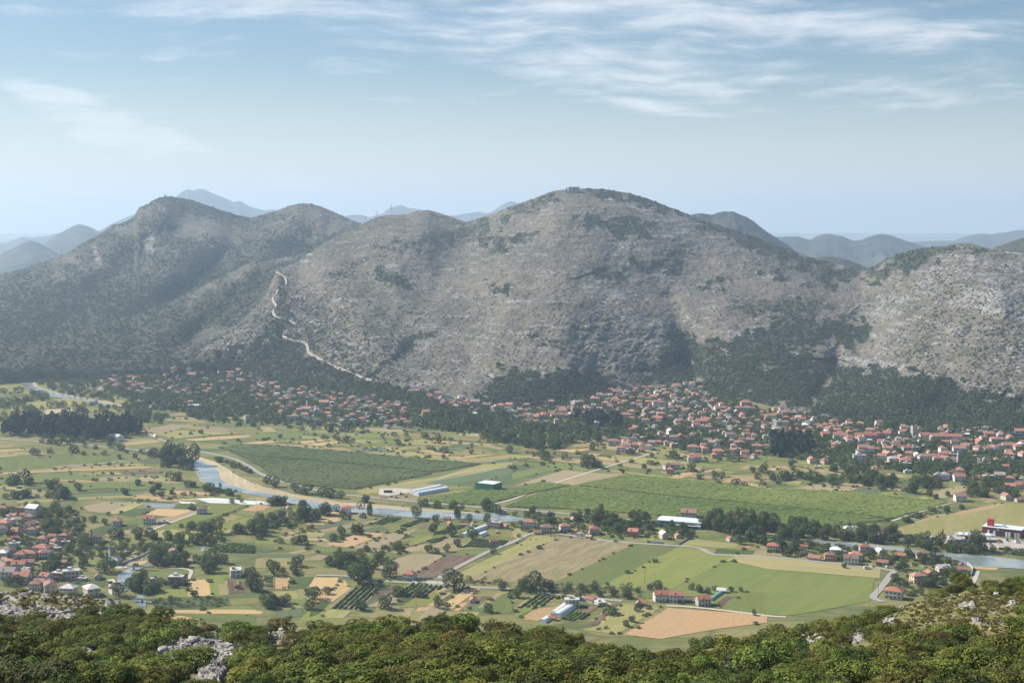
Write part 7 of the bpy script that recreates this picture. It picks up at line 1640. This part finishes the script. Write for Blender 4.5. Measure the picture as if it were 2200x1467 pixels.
# poles and lamps
def pole(c, x_, y_, h, label, lamp=False, group=None):
    t = thing('street_lamp' if lamp else 'utility_pole', label, 'lamp' if lamp else 'pole', G(c, x_, y_), rad(20), group); part('pole', [tube([0, 0, -.5], [0, 0, h], .14, .09, 6)], M_STEEL if lamp else M_WOOD, t)
    if lamp: part('lamp_arm', [tube([0, 0, h], [1.6, 0, h + .25], .06, .06, 5)], M_STEEL, t); part('lamp_head', [box(1.4, 2.3, -.2, .2, h + .15, h + .35)], M_WHITE, t)
    else: part('cross_arm', [box(-.9, .9, -.07, .07, h - .6, h - .42)], M_WOOD, t)
pole('N2', 1130, 785, 9, 'left street lamp on the pale yard by the road', True); pole('N2', 1225, 800, 9, 'right street lamp on the pale yard by the road', True)
pole('N3', 1370, 968, 8, 'wooden pole beside the large white house and the wheat field'); pole('N4', 745, 878, 9, 'pole beside the lane running down to the scrub'); pole('N3', 895, 790, 9, 'pole standing alone in the big yellow green field'); pole('N4', 455, 660, 8, 'pole by the road between the riverside houses')
pole('V4', 10, 775, 20, 'tall mast in front of the dark pine clump', True); pole('V3', 2170, 890, 14, 'tall thin mast on the meadow left of the pine clump', True); pole('N2', 1080, 945, 7, 'pole on the meadow beside the striped vineyard'); pole('V2', 1075, 1320, 8, 'pole rising at the near river bank')
g = np.random.default_rng(8)
for i in range(18):
    q = G('N1', g.uniform(850, 990), g.uniform(585, 640)); o = mk('gravestone', [box(-.35, .35, -.12, .12, 0, 1.3), box(-.5, .5, -.9, .2, 0, .2)], M_WHITE); o_ = link('gravestone', o, None, label='small white gravestone on the green beside the small mosque', cat='gravestone', group='gravestones beside the mosque'); o_.location = tuple(q); o_.scale = (1.4, 1.4, 1.3)
    o_.rotation_euler = (0, 0, g.normal(0, .2))
# ================================================================ foreground hillside
CR = np.array([(-200, 1275, 330), (0, 1275, 335), (60, 1272, 335), (120, 1279, 335), (200, 1288, 330), (260, 1300, 320), (310, 1318, 300), (345, 1338, 270), (420, 1348, 245), (550, 1350, 235), (700, 1350, 232), (850, 1338, 232), (950, 1322, 232), (1000, 1338, 232), (1100, 1352, 230), (1200, 1362, 228), (1300, 1392, 222), (1400, 1406, 218), (1450, 1398, 220), (1500, 1384, 225), (1600, 1366, 232), (1700, 1356, 238), (1800, 1332, 246), (1900, 1306, 254), (2000, 1278, 262), (2080, 1252, 268), (2140, 1238, 272), (2200, 1234, 275), (2450, 1222, 280)], float)
_gx = np.arange(-1400, 3601, 1.0); _yc, _dc = curve(CR, _gx, 9); _yc = _yc + 14 * sstep(_gx, 330, 480)
D0, Y0 = 88.0, 1530.0
def fg_d(x, y):
    yc = np.interp(x, _gx, _yc); dc = np.interp(x, _gx, _dc); s_ = np.clip((Y0 - y) / (Y0 - yc), 0, 1); return D0 + (dc - D0) * s_ ** 1.35
def fg_y(x, d):
    yc = np.interp(x, _gx, _yc); dc = np.interp(x, _gx, _dc); s_ = np.clip((d - D0) / (dc - D0), 0, 1) ** (1 / 1.35); return Y0 - (Y0 - yc) * s_
OUTC = [pts(c, s_) for c, s_ in [('N1', '1090,1125 1200,1110 1340,1115 1455,1120 1480,1170 1460,1230 1560,1250 1650,1245 1640,1300 1540,1350 1480,1467 1330,1467 1330,1400 1130,1400 1090,1320 1080,1220'),
    ('N1', '400,1290 520,1280 560,1255 605,1265 640,1330 560,1400 510,1467 430,1467 440,1390'), ('N1', '-30,930 60,930 150,960 205,1060 100,1060 -30,1020'), ('N1', '30,1435 150,1430 170,1467 20,1467'),
    ('N1', '250,960 330,950 440,1010 560,1030 420,1060 280,1030'), ('N1', '-10,820 130,818 280,840 240,870 60,850'), ('N1', '440,880 740,880 760,900 600,905'), ('N1', '1300,1440 1460,1400 1480,1467 1300,1467'),
    ('N2', '70,1135 180,1140 290,1210 250,1240 150,1220 80,1190'), ('N2', '860,1020 1000,1025 1130,1015 1000,1050'), ('N2', '1260,1040 1420,1030 1460,1060 1620,1065 1600,1110 1420,1125 1290,1130 1220,1090'), ('N2', '690,1390 780,1400 790,1467 700,1450'), ('N2', '590,1310 625,1310 620,1355 595,1350'), ('N2', '1170,1370 1260,1385 1240,1410'), ('N2', '1000,1045 1180,1085 1150,1100 900,1110'),
    ('N3', '1380,1395 1450,1345 1560,1335 1728,1305 1728,1360 1560,1400 1480,1430 1400,1415'), ('N3', '1145,1245 1260,1240 1265,1265 1150,1262'), ('N3', '1670,1175 1728,1180 1728,1205'), ('N3', '410,1430 500,1435 470,1460'), ('N3', '60,1160 150,1150 160,1180'),
    ('N4', '160,1105 210,1090 240,1150 230,1190 180,1150'), ('N4', '250,1205 340,1165 410,1215 370,1250 340,1225 260,1230'), ('N4', '390,1110 420,1050 500,1040 480,1080 460,1130'), ('N4', '530,1190 590,1150 700,1120 730,1135 640,1180 600,1215'), ('N4', '760,1090 800,1045 860,1050 865,1090'),
    ('N4', '640,1335 700,1300 860,1330 860,1355 740,1350'), ('N4', '1370,1275 1500,1260 1570,1250 1700,1280 1728,1330 1700,1380 1540,1400 1520,1350 1400,1310'), ('N4', '1230,850 1270,815 1330,800 1380,830 1330,850'), ('N4', '900,905 1000,880 1200,880 1100,900 990,900'), ('N4', '1270,970 1400,950 1400,985 1290,985'), ('N4', '450,1020 540,1010 600,970 590,1000'), ('N4', '260,1430 330,1390 320,1430'), ('N4', '860,1430 900,1400 930,1420'), ('N4', '0,1300 50,1290 20,1360'), ('N4', '1370,1060 1430,1030 1440,1090'), ('N4', '1610,940 1680,930 1670,970')]]
GRASSY = [pts('N4', '980,890 1150,890 1250,870 1400,850 1500,850 1728,870 1728,1300 1560,1240 1400,1230 1300,1110 1180,1080 1060,1080 1000,1150 870,1150 740,1100 700,1030 760,990 900,960')]
KNOLL = [pts('N1', '-60,800 300,815 560,860 760,885 960,920 1050,985 1060,1010 900,1030 700,1035 560,1040 400,1065 250,1030 100,1070 -60,1060')]
def masks_fg(x, y):
    rk = np.zeros(x.shape); 
    for p_ in OUTC: rk = np.maximum(rk, sstep(pdist(x, y, p_) + 5 * fbm(x / 9, y / 6, 2), -3, 3))
    gr = np.zeros(x.shape)
    for p_ in GRASSY: gr = np.maximum(gr, sstep(pdist(x, y, p_), -6, 12))
    kn = np.zeros(x.shape)
    for p_ in KNOLL: kn = np.maximum(kn, sstep(pdist(x, y, p_), -3, 6))
    return rk, gr, kn
def fg_z(x, d, rk=None):
    yc = np.interp(x, _gx, _yc); dc = np.interp(x, _gx, _dc); y = fg_y(x, d); te = ray(x, y)[2]
    z = CAMH + te * np.clip(d, D0, dc); k = d < D0
    te0 = ray(x, np.full(np.shape(x), Y0))[2]; z0 = CAMH + te0 * D0
    z = np.where(d < D0, 277 + (z0 - 277) * d / D0, z)
    over = np.maximum(d - dc, 0); z = z - np.where(over < 40, .30 * over + .30 * over ** 2 / 80, .30 * 40 + 6 + .60 * (over - 40))
    a, c, _ = ray(x, np.full(np.shape(x), 1300.)); X, Y = a * d, c * d
    n_ = 1.1 * fbm(X / 14, Y / 14, 3) + .30 * fbm(X / 2.5, Y / 2.5, 3)
    if rk is not None: n_ = n_ + rk * (.8 * ridged(X / 5, Y / 5, 4) + .55 * ridged(X / 1.5, Y / 1.1, 3) + .15)
    return z + n_ * np.clip((d - 40) / 40, 0, 1), X, Y
def limestone_mat(name='karst_limestone', obj=False):
    m, b = mat(name); g = b.n('ShaderNodeTexCoord').outputs['Object'] if obj else b.n('ShaderNodeNewGeometry').outputs['Position']
    n1 = b.noise(g, 1.1, 5, .65); n2 = b.noise(g, 5.0, 4, .7); v = b.n('ShaderNodeTexVoronoi', in_Scale=.9, feature='DISTANCE_TO_EDGE'); b.put(v.inputs['Vector'], b.n('ShaderNodeVectorMath', operation='MULTIPLY_ADD', i0=b.n('ShaderNodeTexNoise', in_Scale=1.2).outputs['Color'], i1=(.6, .6, .6), i2=g).outputs[0])
    c = b.mix(b.ss(n1, .35, .7), (.25, .24, .22), (.46, .435, .405)); c = b.mix(b.m('MULTIPLY', b.ss(n2, .5, .7), .5), c, (.19, .18, .165))
    crack = b.m('SUBTRACT', 1.0, b.ss(v.outputs[0], 0, .07)); c = b.mix(b.m('MULTIPLY', crack, .55), c, (.12, .11, .10))
    oi = b.n('ShaderNodeObjectInfo'); c = b.mix(.0, c, c)
    h = b.m('ADD', b.m('MULTIPLY', n1, .6), b.m('SUBTRACT', b.m('MULTIPLY', n2, .35), b.m('MULTIPLY', crack, .4)))
    return m, b, c, h
def fg_mat():
    m, b, rock, h = limestone_mat('hillside_karst'); g = b.n('ShaderNodeNewGeometry').outputs['Position']
    rk = b.n('ShaderNodeAttribute', attribute_name='rock').outputs['Fac']; gs = b.n('ShaderNodeAttribute', attribute_name='grassy').outputs['Fac']
    n0 = b.noise(g, .12, 4, .6); n1 = b.noise(g, .7, 5, .7); n2 = b.noise(g, 3.0, 4, .7)
    gr = b.mix(b.ss(n0, .4, .62), (.135, .135, .045), (.215, .185, .075)); gr = b.mix(b.m('MULTIPLY', b.ss(n1, .45, .65), .6), gr, (.09, .11, .03))
    gr = b.mix(b.m('MULTIPLY', b.ss(n2, .5, .72), .5), gr, (.27, .235, .12)); soil = b.mix(b.ss(n1, .4, .6), (.12, .105, .055), (.20, .18, .09))
    base = b.mix(gs, soil, gr); speck = b.ss(b.m('ADD', b.m('MULTIPLY', n2, .55), b.m('MULTIPLY', n1, .45)), .60, .66)
    base = b.mix(b.m('MULTIPLY', speck, .8), base, rock); k = b.ss(b.m('ADD', rk, b.m('MULTIPLY', b.m('SUBTRACT', n1, .5), 1.3)), .42, .60)
    c = b.mix(k, base, rock); hh = b.m('ADD', b.m('MULTIPLY', h, b.m('MULTIPLY_ADD', k, .6, .25)), b.m('MULTIPLY', n2, .3))
    finish(b, principled(b, c, .95, .1, bump(b, hh, .45, .9))); return m
xs = np.concatenate([np.linspace(-1300, -240, 120), np.linspace(-230, 2430, 1050), np.linspace(2440, 3500, 120)]); ds = np.concatenate([np.linspace(2, 84, 12), np.linspace(86, 350, 620), np.linspace(352, 900, 60)]); X_, D_ = np.meshgrid(xs, ds, indexing='ij'); yy = fg_y(X_, D_)
rk, gr, kn = masks_fg(X_, yy); rk = rk * (D_ > 86); rk2 = np.maximum(rk, kn * sstep(fbm(X_ / 14, yy / 5, 3), -.05, .2) * .9); Z_, Xw, Yw = fg_z(X_, D_, rk2)
me = mesh_np('hillside', np.stack([Xw, Yw, Z_], -1).reshape(-1, 3), grid_faces(*X_.shape), True); attr(me, 'rock', rk2); attr(me, 'grassy', np.clip(gr + kn * .8 + .15, 0, 1)); link('hillside', me, fg_mat(), kind='structure')
def fg_at(x, d):
    rk, gr, kn = masks_fg(x, fg_y(x, d)); rk2 = np.maximum(rk, kn * sstep(fbm(x / 14, fg_y(x, d) / 5, 3), -.05, .2) * .9); z, X, Y = fg_z(x, d, rk2); return np.stack([X, Y, z], -1), rk, gr, kn
# ---- shrubs -------------------------------------------------------------------------
M_SHRUB2 = leaf_mat('olive_brown_scrub_foliage', (.070, .068, .018), (.20, .175, .05), .25, .02, .3)
M_SHRUB3 = leaf_mat('dark_juniper_foliage', (.028, .045, .015), (.10, .125, .035), .25, .02, .15)
def shrub_mesh(seed, mt, n=4000, size=.027, nl=9):
    g = np.random.default_rng(seed); lb = lobes_bush(g, nl); lb += [(g.uniform(-.35, .35), g.uniform(-.35, .35), g.uniform(.35, .7), g.uniform(.08, .14)) for _ in range(6)]
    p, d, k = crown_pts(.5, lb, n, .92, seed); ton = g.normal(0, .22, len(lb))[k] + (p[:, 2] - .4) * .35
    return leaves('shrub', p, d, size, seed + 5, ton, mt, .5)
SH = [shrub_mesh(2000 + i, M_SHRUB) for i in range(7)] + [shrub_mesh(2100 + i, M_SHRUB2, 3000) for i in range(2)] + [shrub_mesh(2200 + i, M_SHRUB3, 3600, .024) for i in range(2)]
SHN = ['bright green'] * 7 + ['olive brown'] * 2 + ['dark green'] * 2
def stem_mesh(seed):
    g = np.random.default_rng(seed); ps = []
    for i in range(6):
        a_ = i + g.random(); ps.append(tube((0, 0, -.1), (math.cos(a_) * .22, math.sin(a_) * .22, .45), .025, .01, 5))
    v, f = merge(ps); me = mesh_np('stems', v, f, True); me.materials.append(M_BARK); return me
STM = [stem_mesh(i) for i in range(3)]
g = np.random.default_rng(31); SPK = []
q = np.stack(np.meshgrid(np.arange(-230, 230, 2.15), np.arange(86, 352, 2.15), indexing='ij'), -1).reshape(-1, 2); q = q + g.normal(size=q.shape) * .75
d = np.hypot(q[:, 0], q[:, 1]); px, _ = topx(np.c_[q, np.full(len(q), 240.0)])
ok = (px > -900) & (px < 3100) & (d > 88) & (d < np.interp(px, _gx, _dc) + 7); q, d, px = q[ok], d[ok], px[ok]
P3, rk, gr, kn = fg_at(px, d); py = fg_y(px, d)
dn = (1 - rk * .76) * (1 - gr * .93) * (1 - kn * .72) * np.where(fbm(q[:, 0] / 11, q[:, 1] / 11, 2) > -.02, 1, .14); ok = g.random(len(q)) < dn
for hh in (1.1, 2.1):   # keep the crowns clear of the bare rock and the open slope behind them
    r2, g2, k2 = masks_fg(px, py - hh * F / d); ok &= g.random(len(q)) < (1 - r2 * .62) * (1 - g2 * .6)
P3, d, px, py, rk, gr, kn = [a_[ok] for a_ in (P3, d, px, py, rk, gr, kn)]
w = np.exp(g.normal(.90, .36, len(d))) * (1 - .45 * kn) * (1 - .15 * gr); w = np.clip(w, 1.0, 5.4); h = w * g.uniform(.52, .85, len(d))
vi = np.where(kn > .5, g.integers(6, 11, len(d)), np.where(g.random(len(d)) < .2, 7 + g.integers(0, 2, len(d)), np.where(g.random(len(d)) < .14, 9 + g.integers(0, 2, len(d)), g.integers(0, 7, len(d)))))
scr = w / d * ((px > -10) & (px < 2210)) * (py < 1490); o_ = np.argsort(-scr); big, rest = o_[:300], o_[300:]
SOBJ = []
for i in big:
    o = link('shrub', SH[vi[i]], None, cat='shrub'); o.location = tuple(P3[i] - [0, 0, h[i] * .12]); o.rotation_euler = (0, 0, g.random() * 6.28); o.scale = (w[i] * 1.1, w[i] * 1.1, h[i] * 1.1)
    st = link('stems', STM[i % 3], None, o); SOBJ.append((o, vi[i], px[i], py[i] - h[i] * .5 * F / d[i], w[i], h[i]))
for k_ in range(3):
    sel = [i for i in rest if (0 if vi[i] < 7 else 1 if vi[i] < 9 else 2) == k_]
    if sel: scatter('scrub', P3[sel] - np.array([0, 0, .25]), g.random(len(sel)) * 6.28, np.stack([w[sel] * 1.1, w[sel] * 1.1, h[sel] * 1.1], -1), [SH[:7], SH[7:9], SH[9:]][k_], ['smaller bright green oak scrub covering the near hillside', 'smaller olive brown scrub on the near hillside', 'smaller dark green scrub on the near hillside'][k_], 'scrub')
print('shrubs', len(d))
# ---- rocks --------------------------------------------------------------------------
m_, b_, c__, h__ = limestone_mat('limestone_boulder', True); finish(b_, principled(b_, c__, .95, .1, bump(b_, h__, .25, .9))); M_BOULDER = m_
def rock_mesh(seed, sub=3):
    g = np.random.default_rng(seed); bm = bmesh.new(); bmesh.ops.create_icosphere(bm, subdivisions=sub, radius=.5); v = np.array([x.co[:] for x in bm.verts])
    for _ in range(11):
        n = g.normal(size=3); n /= np.linalg.norm(n); dd = g.uniform(.24, .42); s_ = v @ n; v = v - np.outer(np.maximum(s_ - dd, 0) * .93, n)
    r = 1 + .22 * vn(v[:, 0] * 5 + seed, v[:, 1] * 5 + v[:, 2] * 3) + .10 * vn(v[:, 0] * 13, v[:, 1] * 13 + v[:, 2] * 11)
    v = v * r[:, None] * np.array([g.uniform(.9, 1.4), g.uniform(.7, 1.1), g.uniform(.6, .95)])
    for x, c_ in zip(bm.verts, v): x.co = c_
    me = bpy.data.meshes.new('boulder'); bm.to_mesh(me); bm.free(); me.materials.append(M_BOULDER); return me
RK = [rock_mesh(i) for i in range(9)]
q = np.stack(np.meshgrid(np.arange(-175, 175, 1.0), np.arange(88, 345, 1.0), indexing='ij'), -1).reshape(-1, 2); q = q + g.normal(size=q.shape) * .45
d = np.hypot(q[:, 0], q[:, 1]); px, _ = topx(np.c_[q, np.full(len(q), 240.0)]); ok = (px > -60) & (px < 2260) & (d > 88) & (d < np.interp(px, _gx, _dc) + 2); q, d, px = q[ok], d[ok], px[ok]
P3, rk, gr, kn = fg_at(px, d); py = fg_y(px, d); pr = (.30 * rk + .06 * gr +   .09 * kn * (fbm(q[:, 0] / 6, q[:, 1] / 6, 2) > .0) + .035); ok = g.random(len(q)) < pr
P3, d, px, py, rk, kn = [a_[ok] for a_ in (P3, d, px, py, rk, kn)]
w = np.exp(g.normal(-.72, .48, len(d))); w = np.clip(w * (1 + .35 * kn), .3, 1.7)
scr = w / d * ((px > -5) & (px < 2205)) * (py < 1480) * (rk > .3); o_ = np.argsort(-scr); nb = min(240, int((scr > 0).sum())); big, rest = o_[:nb], o_[nb:]
ROBJ = []
for i in big:
    o = link('boulder', RK[i % 9], None, cat='boulder'); o.location = tuple(P3[i] + [0, 0, w[i] * .12]); o.rotation_euler = (g.normal(0, .25), g.normal(0, .25), g.random() * 6.28); o.scale = (w[i] * 1.2, w[i] * 1.2, w[i] * 1.05); ROBJ.append((o, px[i], py[i] - 5, w[i]))
rr_ = np.c_[g.normal(0, .3, len(rest)), g.normal(0, .3, len(rest)), g.random(len(rest)) * 6.28]
scatter('rubble', P3[rest] + np.stack([0 * w[rest], 0 * w[rest], w[rest] * .08], -1), rr_, w[rest][:, None] * np.ones(3) * 1.1, RK, 'pale limestone rubble strewn over the near hillside', 'rubble'); print('rocks', len(d))
# ---- grass tufts --------------------------------------------------------------------
M_TUFT = leaf_mat('dry_grass_tuft', (.13, .125, .04), (.30, .265, .12), .2, .02, .3)
TF = []
for i in range(3):
    gg = np.random.default_rng(i); n = 26; p = np.c_[gg.normal(0, .22, (n, 2)), np.full(n, .3)]; d_ = np.c_[gg.normal(0, 1, (n, 2)), np.full(n, .2)]; d_ /= np.linalg.norm(d_, axis=1)[:, None]
    TF.append(leaves('grass_tuft', p, d_, .22, i, None, M_TUFT, 0))
n = 26000; px = g.uniform(-60, 2260, n); d = g.uniform(90, 340, n) ; ok = d < np.interp(px, _gx, _dc); px, d = px[ok], d[ok]; P3, rk, gr, kn = fg_at(px, d); ok = g.random(len(d)) < (.06 + gr * .9 + kn * .6) * (1 - rk); P3 = P3[ok]
scatter('grass', P3, g.random(len(P3)) * 6.28, g.uniform(.35, 1.0, len(P3))[:, None] * np.ones(3), TF, 'dry yellow green grass tufts on the near hillside', 'grass')
# wires crossing the lower right corner
for k_, (x0, y0, x1, y1) in enumerate(((1940, 1470, 2230, 1418), (1975, 1478, 2230, 1430))):
    a_, c_ = atd(x0, y0, 78), atd(x1, y1, 86); ps = []
    L_ = [a_ + (c_ - a_) * t_ - np.array([0, 0, .25 * 4 * t_ * (1 - t_)]) for t_ in np.linspace(-.6, 1.6, 24)]
    v, f = merge([tube(p_, q_, .014, .014, 4) for p_, q_ in zip(L_[:-1], L_[1:])]); link('power_wire', mesh_np('power_wire', v, f), M_STEEL, label=['upper thin grey wire crossing the bottom right corner', 'lower thin grey wire crossing the bottom right corner'][k_], cat='wire')
# ================================================================ haze: the air of the valley
bm = bmesh.new(); bmesh.ops.create_cube(bm, size=1)
me = bpy.data.meshes.new('haze')
HB = (-24000, 24000, -4000, 30000, -1.0 - 60, 760)
for v in bm.verts: v.co = ((HB[1] if v.co.x > 0 else HB[0]), (HB[3] if v.co.y > 0 else HB[2]), (HB[5] if v.co.z > 0 else HB[4]))
bm.to_mesh(me); bm.free()
m = bpy.data.materials.new('haze_air'); m.use_nodes = True; b = NB(m.node_tree)
pv = b.n('ShaderNodeVolumePrincipled'); pv.inputs['Color'].default_value = (*HAZE_COL, 1); pv.inputs['Density'].default_value = HAZE_D
pv.inputs['Anisotropy'].default_value = 0.25
o_ = b.n('ShaderNodeOutputMaterial'); b.nt.links.new(pv.outputs[0], o_.inputs['Volume'])
link('haze', me, m, kind='stuff', label='pale blue summer haze filling the air of the valley')
# ================================================================ labels that single things out
LM += [('the pine grove', 150, 930), ('the upper left water bend', 60, 828), ('the brown curving-road field', 450, 957), ('the tall trees at the river bend', 385, 1005),
 ('the twin wheat-field houses', 1436, 1283), ('the wheat field villa', 1510, 1292), ('the roadside red-roofed house', 882, 1238), ('the lone plot house', 1016, 1285),
 ('the brown ploughed field', 955, 1215), ('the biggest round tree on the road', 770, 1250), ('the sports court', 1843, 1136), ('the dark lane bend', 1900, 1255), ('the orange pylon', 2025, 1150), ('the orchard belt', 1280, 1270),
 ('the junction of the mill road', 1010, 1240), ('the road end at the scrub', 1880, 1290), ('the right village pines', 1700, 958), ('the multistorey orange block', 1678, 905), ('the tall white villa', 1250, 866),
 ('the top of the village road', 1510, 825), ('the row of hipped houses', 1160, 893), ('the far left river bend', 110, 845), ('the vineyard edge houses', 1445, 1008), ('the village by the long spur', 470, 800), ('the dark grove under the mountain', 980, 905),
 ('the long red-roofed barn', 196, 1268), ('the left village cypress', 42, 1150), ('the cypress by the hedge', 197, 1172), ('the isolated house pair', 1445, 1290), ('the riverside villa', 2067, 1215),
 ('the white wheat plot right of centre', 1620, 1042), ('the right edge village', 2185, 1075), ('the terraces on the right', 2050, 1020), ('the road junction on the right', 1925, 1222), ('the far fields in the centre', 800, 955), ('the vineyard corner', 2047, 1082), ('the greenhouse plots on the left', 330, 1075), ('the meadow of the left strips', 150, 1040), ('the white villa terrace', 1846, 985), ('the quiet field edge', 1880, 1060), ('the riverside road', 700, 1045), ('the village church lane', 850, 870), ('the upper left shrubby bank', 100, 880)]
LM = [l for l in LM if l[0] not in ('the isolated house pair', 'the village church lane', 'the quiet field edge', 'the junction of the mill road', 'the white wheat plot right of centre')]
FLM = [('the left edge rock slab', 20, 1320), ('the rocky knoll on the left', 170, 1290), ('the large left-centre outcrop', 420, 1375), ('the lone left grey boulder', 180, 1407), ('the bottom left corner', 15, 1455), ('the outcrop below the wheat strip', 600, 1372),
 ('the crest above the striped vineyard', 780, 1340), ('the pale slab at the crest centre', 990, 1340), ('the small rocks at the bottom centre left', 785, 1450), ('the bottom centre', 1100, 1455), ('the crest below the big wheat field', 1400, 1385), ('the outcrop right of the bottom centre', 1580, 1430), ('the slab in the dark scrub', 1485, 1400),
 ('the rock streak by the wheat field', 1715, 1360), ('the rock spill in the right scrub', 1750, 1390), ('the rocks under the lane end', 1800, 1335), ('the dark rock heap on the slope', 1910, 1340), ('the flat stones near the bottom right', 1880, 1425), ('the big outcrop in the lower right', 2140, 1425), ('the right hand crest rocks', 2070, 1260), ('the grassy slope on the right', 2050, 1330), ('the top right scrub by the river', 2170, 1240), ('the bottom right corner', 2190, 1460), ('the scrub under the farm tunnels', 1200, 1345), ('the crest below the orchard', 560, 1340), ('the centre of the near scrub', 950, 1400), ('the left scrub belt', 280, 1400), ('the middle left scrub', 660, 1420), ('the scrub right of centre', 1300, 1420)]
ORD = ['nearest', 'second nearest', 'third nearest', 'fourth nearest', 'fifth nearest', 'sixth nearest', 'seventh nearest', 'eighth nearest', 'ninth nearest', 'tenth nearest', 'eleventh nearest', 'twelfth nearest', 'thirteenth nearest', 'fourteenth nearest', 'fifteenth nearest']
def direction(dx, dy):
    if abs(dx) > abs(dy) * 1.6: return 'right of' if dx > 0 else 'left of'
    return 'below' if dy > 0 else 'above'
def label_all(items, lms):
    """items: (object, look phrase, x, y). label = look + side of the nearest landmark + rank among those alike"""
    la = np.array([[l[1], l[2]] for l in lms], float); buckets = {}
    for o, look, x, y in items:
        dd = np.hypot(la[:, 0] - x, (la[:, 1] - y) * 1.6); k = int(dd.argmin()); dr = direction(x - la[k, 0], y - la[k, 1])
        buckets.setdefault((look, k, dr), []).append((dd[k], o))
    for (look, k, dr), L in buckets.items():
        L.sort(key=lambda t_: t_[0])
        for n_, (_, o) in enumerate(L):
            ph = f'{look} {dr} {lms[k][0]}'
            if len(L) > 1: ph += (', ' + ORD[n_]) if n_ < len(ORD) else f', number {n_ + 1} from it'
            o['label'] = ph
KN = {'b': 'broad tree', 'p': 'tall slim tree', 'c': 'conifer', 'y': 'cypress', 's': 'bush', 'o': 'orchard tree'}
items = []
for o, k, x, y, w_, h_ in NTREE:
    sz = '' if k in 'yo' else 'huge ' if w_ > 21 else 'large ' if w_ > 14 else 'medium ' if w_ > 9.5 else 'small '
    items.append((o, ('dark ' if k in 'cy' else '') + sz + KN[k], x, y - h_ / mpp(y) * .5)); o['group'] = 'trees of the valley'
label_all(items, LM)
items = []
for o, x, y, t_, sz, st, c in HOBJ:
    s_ = 'long' if sz >= 18 else 'large' if sz >= 15 else 'small' if sz < 10.5 else 'medium'
    rf = {'A': 'gabled roof', 'B': 'hipped roof', 'C': 'low red roof', 'D': 'tall red roof', 'F': 'flat roof', 'H': 'low flat roof'}[st]
    items.append((o, f'{s_} house with {rf}', x, y)); o['group'] = 'houses of the valley villages'
label_all(items, LM)
items = []
for o, v_, x, y, w_, h_ in SOBJ:
    s_ = 'large' if w_ > 3.9 else 'medium' if w_ > 3.1 else 'small'; items.append((o, f'{s_} {SHN[v_]} shrub', x, y)); o['group'] = 'shrubs on the near hillside'
label_all(items, FLM)
items = []
for o, x, y, w_ in ROBJ: items.append((o, ('big' if w_ > 1.5 else 'medium' if w_ > 1.1 else 'small') + ' pale boulder', x, y)); o['group'] = 'boulders on the near hillside'
label_all(items, FLM)
